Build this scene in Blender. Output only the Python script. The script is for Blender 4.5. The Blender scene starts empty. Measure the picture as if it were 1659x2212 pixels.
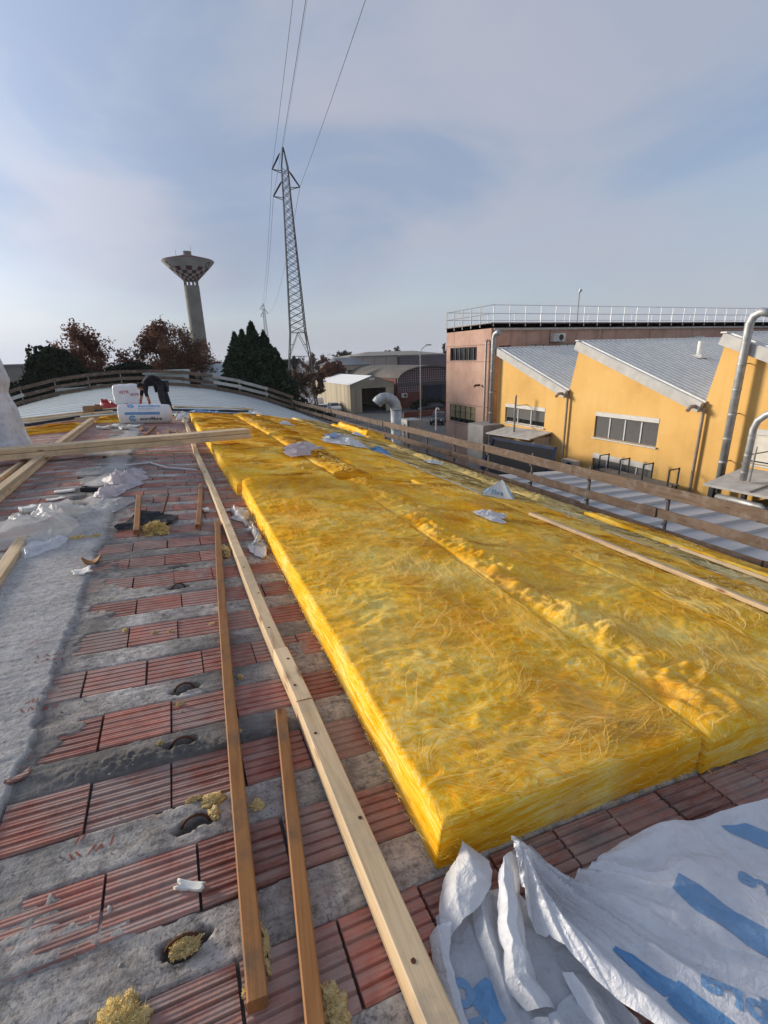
import bpy, bmesh, math, random
import numpy as np
from mathutils import Vector, Matrix

# ---------------------------------------------------------------- camera, sky, sun, exposure
SC = bpy.context.scene
COL = SC.collection
YAW, PITCH, ROLL = math.radians(23.112), math.radians(18.0), math.radians(1.8)
cam_d = bpy.data.cameras.new('camera')
cam_d.sensor_fit = 'VERTICAL'; cam_d.sensor_height = 24.0; cam_d.lens = 24.0 * 1030.0 / 2212.0
cam_d.clip_start = 0.05; cam_d.clip_end = 3000
cam = bpy.data.objects.new('camera', cam_d); COL.objects.link(cam)
_f = Vector((math.sin(YAW) * math.cos(PITCH), math.cos(YAW) * math.cos(PITCH), -math.sin(PITCH)))
_r0 = Vector((math.cos(YAW), -math.sin(YAW), 0)); _u0 = _r0.cross(_f)
_r = _r0 * math.cos(ROLL) - _u0 * math.sin(ROLL); _u = _r0 * math.sin(ROLL) + _u0 * math.cos(ROLL)
_m = Matrix((_r, _u, -_f)).transposed().to_4x4(); _m.translation = Vector((0, 0, 1.5))
cam.matrix_world = _m
SC.camera = cam

SUN_AZ, SUN_EL = math.radians(-47.5), math.radians(13.0)   # azimuth measured from +Y towards +X
SKY_OFF = (7.1, 2.2, 0.0)
SUN_V = Vector((math.sin(SUN_AZ) * math.cos(SUN_EL), math.cos(SUN_AZ) * math.cos(SUN_EL), math.sin(SUN_EL)))
world = bpy.data.worlds.new('World'); SC.world = world; world.use_nodes = True
wn, wl = world.node_tree.nodes, world.node_tree.links
wn.clear()
w_out = wn.new('ShaderNodeOutputWorld'); w_bg = wn.new('ShaderNodeBackground')
w_sky = wn.new('ShaderNodeTexSky'); w_sky.sky_type = 'NISHITA'; w_sky.sun_disc = False
w_sky.sun_elevation = SUN_EL; w_sky.sun_rotation = SUN_AZ
w_sky.air_density = 1.0; w_sky.dust_density = 1.0; w_sky.ozone_density = 2.5
w_bg.inputs['Strength'].default_value = 0.11
# thin veil of cloud over the clear sky: one noise field over the whole dome
w_tc = wn.new('ShaderNodeTexCoord'); w_map = wn.new('ShaderNodeMapping'); w_map.inputs['Scale'].default_value = (1.0, 1.0, 2.2)
w_n1 = wn.new('ShaderNodeTexNoise'); w_n1.inputs['Scale'].default_value = 1.5; w_n1.inputs['Detail'].default_value = 4; w_n1.inputs['Roughness'].default_value = 0.45
w_n1.inputs['Distortion'].default_value = 0.5
w_r1 = wn.new('ShaderNodeMapRange'); w_r1.inputs['From Min'].default_value = 0.36; w_r1.inputs['From Max'].default_value = 0.66
w_r1.inputs['To Min'].default_value = 0.62; w_r1.inputs['To Max'].default_value = 0.97
w_n2 = wn.new('ShaderNodeTexNoise'); w_n2.inputs['Scale'].default_value = 1.7; w_n2.inputs['Detail'].default_value = 6; w_n2.inputs['Roughness'].default_value = .52; w_n2.inputs['Distortion'].default_value = .8
w_rc = wn.new('ShaderNodeMapRange'); w_rc.inputs['From Min'].default_value = .38; w_rc.inputs['From Max'].default_value = .60; w_rc.interpolation_type = 'SMOOTHSTEP'
w_ramp = wn.new('ShaderNodeMix'); w_ramp.data_type = 'RGBA'
w_ramp.inputs[6].default_value = (1.48, 1.84, 2.55, 1); w_ramp.inputs[7].default_value = (2.18, 2.28, 2.70, 1)
w_mix = wn.new('ShaderNodeMix'); w_mix.data_type = 'RGBA'
wl.new(w_tc.outputs['Generated'], w_map.inputs['Vector'])
w_map2 = wn.new('ShaderNodeMapping'); w_map2.inputs['Location'].default_value = SKY_OFF; w_map2.inputs['Scale'].default_value = (1, 1, 1.9); wl.new(w_tc.outputs['Generated'], w_map2.inputs['Vector'])
wl.new(w_map.outputs['Vector'], w_n1.inputs['Vector']); wl.new(w_map2.outputs['Vector'], w_n2.inputs['Vector'])
# the low haze is thicker along the slant path to the horizon, and brighter towards the veiled sun
w_sep = wn.new('ShaderNodeSeparateXYZ'); wl.new(w_tc.outputs['Generated'], w_sep.inputs[0])
w_hz = wn.new('ShaderNodeMapRange'); w_hz.inputs['From Min'].default_value = 0.0; w_hz.inputs['From Max'].default_value = 0.28; w_hz.inputs['To Min'].default_value = 1.0; w_hz.inputs['To Max'].default_value = 0.0; w_hz.interpolation_type = 'SMOOTHSTEP'
wl.new(w_sep.outputs['Z'], w_hz.inputs['Value'])
w_mx = wn.new('ShaderNodeMath'); w_mx.operation = 'MAXIMUM'; wl.new(w_n1.outputs['Fac'], w_r1.inputs['Value']); wl.new(w_r1.outputs['Result'], w_mx.inputs[0]); wl.new(w_hz.outputs['Result'], w_mx.inputs[1])
wl.new(w_mx.outputs[0], w_mix.inputs[0])
wl.new(w_n2.outputs['Fac'], w_rc.inputs['Value']); wl.new(w_rc.outputs['Result'], w_ramp.inputs[0])
w_hc = wn.new('ShaderNodeMix'); w_hc.data_type = 'RGBA'; w_hc.inputs[7].default_value = (2.20, 2.34, 2.70, 1); wl.new(w_hz.outputs['Result'], w_hc.inputs[0]); wl.new(w_ramp.outputs[2], w_hc.inputs[6])
w_dot = wn.new('ShaderNodeVectorMath'); w_dot.operation = 'DOT_PRODUCT'; w_dot.inputs[1].default_value = SUN_V; wl.new(w_tc.outputs['Generated'], w_dot.inputs[0])
w_au = wn.new('ShaderNodeMapRange'); w_au.inputs['From Min'].default_value = .55; w_au.inputs['From Max'].default_value = 1.0; w_au.inputs['To Min'].default_value = 1.0; w_au.inputs['To Max'].default_value = 1.75; w_au.interpolation_type = 'SMOOTHSTEP'
wl.new(w_dot.outputs['Value'], w_au.inputs['Value'])
w_sc = wn.new('ShaderNodeVectorMath'); w_sc.operation = 'SCALE'; wl.new(w_hc.outputs[2], w_sc.inputs[0]); wl.new(w_au.outputs['Result'], w_sc.inputs[3])
wl.new(w_sky.outputs['Color'], w_mix.inputs[6]); wl.new(w_sc.outputs[0], w_mix.inputs[7])
wl.new(w_mix.outputs[2], w_bg.inputs['Color']); wl.new(w_bg.outputs['Background'], w_out.inputs['Surface'])

sun_d = bpy.data.lights.new('sun', 'SUN'); sun_d.energy = 2.3; sun_d.angle = math.radians(12.0); sun_d.color = (1.0, 0.90, 0.76)
sun = bpy.data.objects.new('sun', sun_d); COL.objects.link(sun)
sun.rotation_euler = SUN_V.to_track_quat('Z', 'Y').to_euler(); sun.location = (-20, 20, 30)

SC.view_settings.view_transform = 'Standard'; SC.view_settings.look = 'None'
SC.view_settings.exposure = 0.96; SC.view_settings.gamma = 1.0; SC.view_settings.use_curve_mapping = False
SC.render.engine = 'CYCLES'
SC.cycles.use_denoising = True
SC.cycles.max_bounces = 6; SC.cycles.diffuse_bounces = 3; SC.cycles.glossy_bounces = 2
SC.cycles.transmission_bounces = 4; SC.cycles.transparent_max_bounces = 12

# ---------------------------------------------------------------- helpers
rng = np.random.default_rng(7)
random.seed(7)
OFF = {}

def _hash(ix, iy, iz, seed):
    h = (ix.astype(np.int64) * 374761393 + iy.astype(np.int64) * 668265263 + iz.astype(np.int64) * 2147483647 + seed * 974634777) & 0xFFFFFFFF
    h = ((h ^ (h >> 13)) * 1274126177) & 0xFFFFFFFF
    h = ((h ^ (h >> 16)) * 2246822519) & 0xFFFFFFFF
    return ((h ^ (h >> 15)) & 0xFFFFFF) / float(0xFFFFFF)

def vn(x, y, z=0.0, seed=0):
    """smooth value noise, -1..1"""
    x, y, z = np.broadcast_arrays(np.asarray(x, float), np.asarray(y, float), np.asarray(z, float))
    ix, iy, iz = np.floor(x), np.floor(y), np.floor(z)
    fx, fy, fz = x - ix, y - iy, z - iz
    fx, fy, fz = [t * t * t * (t * (t * 6 - 15) + 10) for t in (fx, fy, fz)]
    r = 0
    for dx in (0, 1):
        for dy in (0, 1):
            for dz in (0, 1):
                w = (fx if dx else 1 - fx) * (fy if dy else 1 - fy) * (fz if dz else 1 - fz)
                r = r + w * _hash(ix + dx, iy + dy, iz + dz, seed)
    return r * 2 - 1

def fbm(x, y, z=0.0, seed=0, o=4, g=0.5):
    a, s, t = 1.0, 0.0, 0.0
    for i in range(o):
        s = s + a * vn(np.asarray(x) * 2 ** i, np.asarray(y) * 2 ** i, np.asarray(z) * 2 ** i, seed + i * 17)
        t += a; a *= g
    return s / t

def mesh(name, V, F, smooth=False):
    m = bpy.data.meshes.new(name)
    V = np.asarray(V, float)
    if isinstance(F, np.ndarray):
        n, k = F.shape
        m.vertices.add(len(V)); m.vertices.foreach_set('co', V.astype(np.float32).ravel())
        m.loops.add(n * k); m.loops.foreach_set('vertex_index', F.astype(np.int32).ravel())
        m.polygons.add(n); m.polygons.foreach_set('loop_start', np.arange(0, n * k, k, dtype=np.int32))
        m.update(calc_edges=True); m.validate()
    else:
        m.from_pydata(V.tolist(), [], F); m.update()
    if smooth:
        m.polygons.foreach_set('use_smooth', np.ones(len(m.polygons), bool))
    return m

def link(o, parent=None):
    COL.objects.link(o)
    if parent is not None:
        o.parent = parent
        o.matrix_parent_inverse = Matrix.Translation(-OFF.get(parent.name, Vector((0, 0, 0))))
    return o

def tag(o, label, cat, group=None, kind=None):
    o['label'] = label
    if cat: o['category'] = cat
    if group: o['group'] = group
    if kind: o['kind'] = kind
    return o

def thing(name, label, cat, loc=(0, 0, 0), group=None):
    o = bpy.data.objects.new(name, None); o.empty_display_size = 0.2
    COL.objects.link(o); o.location = loc; OFF[o.name] = Vector(loc)
    return tag(o, label, cat, group)

def part(name, V, F, mat, parent=None, smooth=False, fm=None):
    """a mesh object given in world coordinates; fm = material index per face when mat is a list.
    top-level ones get their origin at the base"""
    V = np.asarray(V, float)
    if parent is None:
        c = np.array([(V[:, 0].min() + V[:, 0].max()) / 2, (V[:, 1].min() + V[:, 1].max()) / 2, V[:, 2].min()])
        V = V - c
    m = mesh(name, V, F, smooth)
    for mm in (mat if isinstance(mat, (list, tuple)) else [mat]): m.materials.append(mm)
    if fm is not None: m.polygons.foreach_set('material_index', np.asarray(fm, np.int32))
    o = bpy.data.objects.new(name, m)
    link(o, parent)
    if parent is None: o.location = c; OFF[o.name] = Vector(c)
    return o

class MB:
    """collects simple shapes into one mesh"""
    def __init__(s): s.V = []; s.F = []; s.M = []; s.mi = 0
    def add(s, V, F):
        b = len(s.V); s.V += [tuple(map(float, v)) for v in V]; s.F += [tuple(int(i) + b for i in f) for f in F]; s.M += [s.mi] * len(F)
        return s
    def box(s, a, b):
        (x0, y0, z0), (x1, y1, z1) = a, b
        return s.add([(x0, y0, z0), (x1, y0, z0), (x1, y1, z0), (x0, y1, z0), (x0, y0, z1), (x1, y0, z1), (x1, y1, z1), (x0, y1, z1)],
                     [(3, 2, 1, 0), (4, 5, 6, 7), (0, 1, 5, 4), (1, 2, 6, 5), (2, 3, 7, 6), (3, 0, 4, 7)])
    def bar(s, p, q, w, h=None, up=(0, 0, 1)):
        p, q = Vector(p), Vector(q); h = h or w; d = (q - p).normalized(); u = Vector(up)
        if abs(d.dot(u)) > .98: u = Vector((1, 0, 0))
        r = d.cross(u).normalized(); u = r.cross(d).normalized()
        r *= w / 2; u *= h / 2
        return s.add([p - r - u, p + r - u, p + r + u, p - r + u, q - r - u, q + r - u, q + r + u, q - r + u],
                     [(0, 1, 2, 3), (7, 6, 5, 4), (1, 0, 4, 5), (2, 1, 5, 6), (3, 2, 6, 7), (0, 3, 7, 4)])
    def tube(s, pts, r, n=10, cap=True):
        pts = [Vector(p) for p in pts]; rs = r if isinstance(r, (list, tuple)) else [r] * len(pts); rings = []
        prev = None; b = len(s.V); V = []; F = []
        for i, p in enumerate(pts):
            d = (pts[min(i + 1, len(pts) - 1)] - pts[max(i - 1, 0)]).normalized()
            if prev is None:
                a = Vector((0, 0, 1)) if abs(d.z) < .9 else Vector((1, 0, 0)); x = d.cross(a).normalized()
            else:
                x = (prev - d * prev.dot(d)).normalized()
            prev = x; y = d.cross(x)
            V += [p + (x * math.cos(2 * math.pi * k / n) + y * math.sin(2 * math.pi * k / n)) * rs[i] for k in range(n)]
        for i in range(len(pts) - 1):
            for k in range(n):
                F.append((i * n + k, i * n + (k + 1) % n, (i + 1) * n + (k + 1) % n, (i + 1) * n + k))
        if cap: F.append(tuple(range(n - 1, -1, -1))); F.append(tuple((len(pts) - 1) * n + k for k in range(n)))
        return s.add(V, F)
    def lathe(s, prof, c=(0, 0, 0), n=24):
        V = []; F = []
        for (r, z) in prof:
            V += [(c[0] + r * math.cos(2 * math.pi * k / n), c[1] + r * math.sin(2 * math.pi * k / n), c[2] + z) for k in range(n)]
        for i in range(len(prof) - 1):
            for k in range(n): F.append((i * n + k, i * n + (k + 1) % n, (i + 1) * n + (k + 1) % n, (i + 1) * n + k))
        return s.add(V, F)
    def poly(s, pts): return s.add(pts, [tuple(range(len(pts)))])
    def build(s, name, mat, parent=None, smooth=False): return part(name, s.V, s.F, mat, parent, smooth, s.M if isinstance(mat, (list, tuple)) else None)

def copy_tree(o, parent=None):
    c = o.copy(); COL.objects.link(c); c.parent = parent
    for ch in list(o.children): copy_tree(ch, c)
    return c

# ---------------------------------------------------------------- materials
MATS = {}
def nodes(name):
    m = bpy.data.materials.new(name); m.use_nodes = True; n, l = m.node_tree.nodes, m.node_tree.links; n.clear()
    out = n.new('ShaderNodeOutputMaterial'); b = n.new('ShaderNodeBsdfPrincipled'); l.new(b.outputs[0], out.inputs['Surface'])
    MATS[name] = m
    return m, n, l, b, out
def noise(n, l, vec, scale, detail=4, rough=.55, dist=0.0):
    t = n.new('ShaderNodeTexNoise'); t.inputs['Scale'].default_value = scale; t.inputs['Detail'].default_value = detail
    t.inputs['Roughness'].default_value = rough; t.inputs['Distortion'].default_value = dist
    if vec is not None: l.new(vec, t.inputs['Vector'])
    return t
def ramp(n, l, fac, stops):
    r = n.new('ShaderNodeValToRGB'); e = r.color_ramp.elements
    while len(e) > 1: e.remove(e[-1])
    e[0].position = stops[0][0]; e[0].color = tuple(stops[0][1]) + (1,) if len(stops[0][1]) == 3 else stops[0][1]
    for p, c in stops[1:]:
        x = e.new(p); x.color = tuple(c) + (1,) if len(c) == 3 else c
    l.new(fac, r.inputs[0]); return r
def mixc(n, l, fac, a, b, mode='MIX'):
    m = n.new('ShaderNodeMix'); m.data_type = 'RGBA'; m.blend_type = mode
    for s, v in ((0, fac), (6, a), (7, b)):
        if hasattr(v, 'links'): l.new(v, m.inputs[s])
        elif s == 0: m.inputs[0].default_value = v
        else: m.inputs[s].default_value = tuple(v) + (1,) if len(v) == 3 else v
    return m.outputs[2]
def bump(n, l, b, h, strength=.3, dist=.02):
    t = n.new('ShaderNodeBump'); t.inputs['Strength'].default_value = strength; t.inputs['Distance'].default_value = dist
    l.new(h, t.inputs['Height']); l.new(t.outputs['Normal'], b.inputs['Normal']); return t
def coord(n, l, which='Object', scale=None, geo=False):
    if geo: o = n.new('ShaderNodeNewGeometry').outputs['Position']
    else: o = n.new('ShaderNodeTexCoord').outputs[which]
    if scale:
        mp = n.new('ShaderNodeMapping'); mp.inputs['Scale'].default_value = scale; l.new(o, mp.inputs['Vector']); o = mp.outputs[0]
    return o
def sv(m, s):   # material value helper
    return m
def simple(name, col, rough=.7, metal=0.0, var=.18, scale=3.0, bumps=0.0, bscale=40, geo=True, spec=.3, streak=None):
    """plain paint, metal or stone with mottled tone, fine relief and a little wear"""
    if name in MATS: return MATS[name]
    m, n, l, b, o = nodes(name)
    v = coord(n, l, geo=geo, scale=streak)
    a = noise(n, l, v, scale, 5, .6)
    d = tuple(c * (1 - var) for c in col); e = tuple(min(1, c * (1 + var)) for c in col)
    r = ramp(n, l, a.outputs['Fac'], [(.3, d), (.5, col), (.72, e)])
    l.new(r.outputs[0], b.inputs['Base Color'])
    b.inputs['Roughness'].default_value = rough; b.inputs['Metallic'].default_value = metal; b.inputs['Specular IOR Level'].default_value = spec
    if bumps: bump(n, l, b, noise(n, l, coord(n, l, geo=geo), bscale, 4, .6).outputs['Fac'], bumps, .01)
    return m

def wood(name, c0, c1, knot, rough=.65, wear=None):
    """sawn timber, grain along the board's own X"""
    m, n, l, b, o = nodes(name)
    tc = n.new('ShaderNodeTexCoord'); oi = n.new('ShaderNodeObjectInfo')
    ad = n.new('ShaderNodeVectorMath'); ad.operation = 'ADD'; l.new(tc.outputs['Object'], ad.inputs[0])
    ml = n.new('ShaderNodeMath'); ml.operation = 'MULTIPLY'; ml.inputs[1].default_value = 37.0; l.new(oi.outputs['Random'], ml.inputs[0])
    l.new(ml.outputs[0], ad.inputs[1])
    mp = n.new('ShaderNodeMapping'); mp.inputs['Scale'].default_value = (1.2, 26, 26); l.new(ad.outputs[0], mp.inputs['Vector'])
    g = noise(n, l, mp.outputs[0], 1.0, 6, .6, 1.4)
    mp2 = n.new('ShaderNodeMapping'); mp2.inputs['Scale'].default_value = (2.6, 9, 9); l.new(ad.outputs[0], mp2.inputs['Vector'])
    k = n.new('ShaderNodeTexVoronoi'); k.inputs['Scale'].default_value = 1.0; l.new(mp2.outputs[0], k.inputs['Vector'])
    kr = ramp(n, l, k.outputs['Distance'], [(.05, (1, 1, 1)), (.16, (0, 0, 0))])
    r = ramp(n, l, g.outputs['Fac'], [(.3, c0), (.55, c1), (.75, tuple((a + e) / 2 for a, e in zip(c0, c1)))])
    c = mixc(n, l, kr.outputs[0], r.outputs[0], knot)
    big = noise(n, l, ad.outputs[0], 1.3, 3)
    c = mixc(n, l, .5, c, ramp(n, l, big.outputs['Fac'], [(.3, (.55, .55, .55)), (.7, (1.2, 1.2, 1.2))]).outputs[0], 'MULTIPLY')
    tone = n.new('ShaderNodeMapRange'); tone.inputs['To Min'].default_value = .78; tone.inputs['To Max'].default_value = 1.1
    l.new(oi.outputs['Random'], tone.inputs['Value'])
    c = mixc(n, l, 1.0, c, tone.outputs[0], 'MULTIPLY')
    if wear:
        wn_ = noise(n, l, ad.outputs[0], 5.0, 5, .7)
        c = mixc(n, l, ramp(n, l, wn_.outputs['Fac'], [(.5, (0, 0, 0)), (.68, (1, 1, 1))]).outputs[0], c, wear)
    l.new(c, b.inputs['Base Color']); b.inputs['Roughness'].default_value = rough; b.inputs['Specular IOR Level'].default_value = .25
    bump(n, l, b, g.outputs['Fac'], .35, .004)
    return m

pale_wood = wood('pale_wood', (.58, .38, .19), (.78, .58, .35), (.26, .12, .05), wear=(.50, .38, .25))
brown_wood = wood('brown_wood', (.27, .105, .03), (.40, .18, .06), (.09, .035, .015), wear=(.18, .10, .05))
old_wood = wood('old_wood', (.10, .066, .046), (.19, .13, .092), (.04, .028, .02), .85, wear=(.22, .18, .15))

def board(name, p, q, w, h, mat, parent=None, up=(0, 0, 1), bev=.004, twist=0.0, sag=0.0, n=1):
    """a sawn board from p to q (centre line), its length along local X, edges slightly eased"""
    p, q = Vector(p), Vector(q); d = q - p; L = d.length; d.normalize(); u = Vector(up)
    if abs(d.dot(u)) > .98: u = Vector((0, 1, 0))
    r = u.cross(d).normalized(); u = d.cross(r).normalized()
    M = Matrix((d, r, u)).transposed().to_4x4(); M.translation = (p + q) / 2
    b_ = min(bev, w / 3, h / 3); bow = L * .0035 * math.sin(p.x * 37 + q.y * 11)
    sec = [(-w / 2 + b_, -h / 2), (w / 2 - b_, -h / 2), (w / 2, -h / 2 + b_), (w / 2, h / 2 - b_), (w / 2 - b_, h / 2), (-w / 2 + b_, h / 2), (-w / 2, h / 2 - b_), (-w / 2, -h / 2 + b_)]
    V = []; F = []
    for i in range(n + 1):
        t = i / n; dz = -sag * 4 * t * (1 - t); a = twist * (t - .5)
        bw_ = bow * math.sin(math.pi * t) if n > 1 else 0
        V += [(-L / 2 + L * t, bw_ + y * math.cos(a) - z * math.sin(a), y * math.sin(a) + z * math.cos(a) + dz) for y, z in sec]
    for i in range(n):
        F += [(i * 8 + k, i * 8 + (k + 1) % 8, (i + 1) * 8 + (k + 1) % 8, (i + 1) * 8 + k) for k in range(8)]
    F += [tuple(range(7, -1, -1)), tuple(n * 8 + k for k in range(8))]
    m = mesh(name, V, F); m.materials.append(mat)
    o = bpy.data.objects.new(name, m); link(o, parent); o.matrix_basis = M
    if parent is None: OFF[o.name] = M.translation.copy()
    return o

def sheetgrid(nx, ny):
    i, j = np.meshgrid(np.arange(nx - 1), np.arange(ny - 1)); a = (j * nx + i).ravel()
    return np.stack([a, a + 1, a + nx + 1, a + nx], 1)

# the barrel vault we stand on
RV, XC, ZC = 26.0, -2.2, 0.093
def zr(x): return np.sqrt(RV * RV - (np.asarray(x, float) - XC) ** 2) - RV + ZC
def on(x, y, h=0.0):
    """a point h above the vault"""
    a = math.asin((x - XC) / RV)
    return Vector((x + math.sin(a) * h, y, float(zr(x)) + math.cos(a) * h))
GZ = -7.0
# ---------------------------------------------------------------- ground
def ground_mat():
    m, n, l, b, o = nodes('asphalt')
    v = coord(n, l, geo=True)
    a = noise(n, l, v, .15, 5, .6); c = noise(n, l, v, 3.0, 6, .7)
    r = ramp(n, l, a.outputs['Fac'], [(.3, (.055, .055, .058)), (.7, (.10, .098, .095))])
    cc = mixc(n, l, .35, r.outputs[0], ramp(n, l, c.outputs['Fac'], [(.35, (.03, .03, .03)), (.7, (.16, .155, .15))]).outputs[0])
    l.new(cc, b.inputs['Base Color']); b.inputs['Roughness'].default_value = .85
    return m
asphalt = ground_mat()
V = [(-1500, -600, GZ), (1500, -600, GZ), (1500, 2400, GZ), (-1500, 2400, GZ)]
g = part('ground', V, [(0, 1, 2, 3)], asphalt); tag(g, 'dark asphalt yards and flat land around the works', None, kind='structure')

# ---------------------------------------------------------------- the vaulted building with its stripped roof
def concrete_mat():
    m, n, l, b, o = nodes('rough_concrete')
    v = coord(n, l, geo=True)
    at = n.new('ShaderNodeAttribute'); at.attribute_name = 'grime_shade'
    a = noise(n, l, v, 2.2, 6, .62); f = noise(n, l, v, 26, 6, .72); g2 = noise(n, l, v, 95, 3, .6); pk = noise(n, l, v, 5.5, 4, .6)
    base = ramp(n, l, a.outputs['Fac'], [(.28, (.27, .235, .205)), (.5, (.44, .40, .36)), (.72, (.62, .585, .545))]).outputs[0]
    fine = ramp(n, l, f.outputs['Fac'], [(.30, (.30, .29, .28)), (.46, (.95, .95, .95)), (.72, (1.45, 1.43, 1.4))]).outputs[0]
    c = mixc(n, l, 1.0, base, fine, 'MULTIPLY')
    grit = ramp(n, l, g2.outputs['Fac'], [(.34, (.25, .24, .23)), (.46, (1, 1, 1))]).outputs[0]
    c = mixc(n, l, .55, c, grit, 'MULTIPLY')
    sk_ = noise(n, l, coord(n, l, geo=True, scale=(5, 42, 42)), 1.0, 5, .7)
    c = mixc(n, l, .6, c, ramp(n, l, sk_.outputs['Fac'], [(.34, (.42, .41, .40)), (.5, (1, 1, 1)), (.68, (1.18, 1.17, 1.15))]).outputs[0], 'MULTIPLY')
    vo = n.new('ShaderNodeTexVoronoi'); vo.feature = 'DISTANCE_TO_EDGE'; vo.inputs['Scale'].default_value = 1.3; wv = noise(n, l, v, 4, 4, .6); av = n.new('ShaderNodeVectorMath'); av.operation = 'ADD'; l.new(v, av.inputs[0]); l.new(wv.outputs['Color'], av.inputs[1]); l.new(av.outputs[0], vo.inputs['Vector'])
    c = mixc(n, l, ramp(n, l, vo.outputs['Distance'], [(.002, (.55, .55, .55)), (.007, (0, 0, 0))]).outputs[0], c, (.09, .08, .072))
    st2 = noise(n, l, v, 1.1, 6, .7, .6); c = mixc(n, l, ramp(n, l, st2.outputs['Fac'], [(.46, (0, 0, 0)), (.62, (.72, .72, .72))]).outputs[0], c, (.135, .115, .10))
    pink = ramp(n, l, pk.outputs['Fac'], [(.56, (0, 0, 0)), (.72, (.45, .45, .45))]).outputs[0]
    c = mixc(n, l, pink, c, (.34, .19, .15))
    sa = n.new('ShaderNodeAttribute'); sa.attribute_name = 'screed'; sp = noise(n, l, v, 42, 5, .7)
    pale = ramp(n, l, sp.outputs['Fac'], [(.30, (.17, .16, .15)), (.45, (.42, .405, .39)), (.70, (.62, .60, .585))]).outputs[0]
    sm = n.new('ShaderNodeMath'); sm.operation = 'MULTIPLY'; sm.inputs[1].default_value = .55; l.new(sa.outputs['Fac'], sm.inputs[0])
    c = mixc(n, l, sm.outputs[0], c, pale)
    c = mixc(n, l, at.outputs['Fac'], c, (.12, .11, .10))
    l.new(c, b.inputs['Base Color']); b.inputs['Roughness'].default_value = .92; b.inputs['Specular IOR Level'].default_value = .15
    hh = n.new('ShaderNodeMath'); hh.operation = 'ADD'; l.new(f.outputs['Fac'], hh.inputs[0]); l.new(g2.outputs['Fac'], hh.inputs[1])
    bump(n, l, b, hh.outputs[0], .6, .005)
    return m
def clay_mat():
    m, n, l, b, o = nodes('red_clay')
    tc = n.new('ShaderNodeTexCoord'); oi = n.new('ShaderNodeObjectInfo'); v = coord(n, l, geo=True)
    a = noise(n, l, v, 9, 5, .6); f = noise(n, l, v, 60, 4, .6)
    base = ramp(n, l, a.outputs['Fac'], [(.3, (.27, .100, .074)), (.5, (.40, .155, .115)), (.72, (.50, .225, .17))]).outputs[0]
    tone = n.new('ShaderNodeMapRange'); tone.inputs['To Min'].default_value = .66; tone.inputs['To Max'].default_value = 1.22; l.new(oi.outputs['Random'], tone.inputs['Value'])
    base = mixc(n, l, 1.0, base, tone.outputs[0], 'MULTIPLY')
    # cement film and dirt left in streaks along the ribs
    sm = noise(n, l, coord(n, l, geo=True, scale=(3.5, 38, 38)), 1.0, 5, .65)
    film = ramp(n, l, sm.outputs['Fac'], [(.44, (0, 0, 0)), (.64, (.75, .75, .75))]).outputs[0]
    c = mixc(n, l, film, base, (.36, .265, .225))
    dr = n.new('ShaderNodeMath'); dr.operation = 'FRACT'; dm_ = n.new('ShaderNodeMath'); dm_.operation = 'MULTIPLY'; dm_.inputs[1].default_value = 13.7; l.new(oi.outputs['Random'], dm_.inputs[0]); l.new(dm_.outputs[0], dr.inputs[0])
    dn = noise(n, l, v, 7.0, 5, .7); da = n.new('ShaderNodeMath'); da.operation = 'MULTIPLY_ADD'; da.inputs[1].default_value = .30; l.new(dr.outputs[0], da.inputs[0]); l.new(dn.outputs['Fac'], da.inputs[2])
    c = mixc(n, l, ramp(n, l, da.outputs[0], [(.58, (0, 0, 0)), (.84, (.6, .6, .6))]).outputs[0], c, (.37, .31, .275))
    d2 = noise(n, l, v, 3.2, 5, .65)
    c = mixc(n, l, ramp(n, l, d2.outputs['Fac'], [(.55, (0, 0, 0)), (.74, (.8, .8, .8))]).outputs[0], c, (.13, .115, .105))
    l.new(c, b.inputs['Base Color']); b.inputs['Roughness'].default_value = .85; b.inputs['Specular IOR Level'].default_value = .2
    w = n.new('ShaderNodeTexWave'); w.bands_direction = 'Y'; w.inputs['Scale'].default_value = 26; w.inputs['Distortion'].default_value = .4
    l.new(v, w.inputs['Vector'])
    hh = n.new('ShaderNodeMath'); hh.operation = 'ADD'; l.new(w.outputs['Fac'], hh.inputs[0]); l.new(f.outputs['Fac'], hh.inputs[1])
    bump(n, l, b, hh.outputs[0], .5, .004)
    return m
concrete, clay = concrete_mat(), clay_mat()
PITCH_Y, CLAY_W, ROW0 = .387, .222, 1.097 - .387 * 3
HOLES = [(-.19, 1.05 - .03), (-.14, 1.39), (-.15, 2.16), (-.17, 1.79), (-.15, 3.35), (-.13, 3.73), (-.2, 4.90), (-.25, 6.06), (-1.9, 6.85), (-2.0, 8.0), (-.3, 7.62)]
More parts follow.
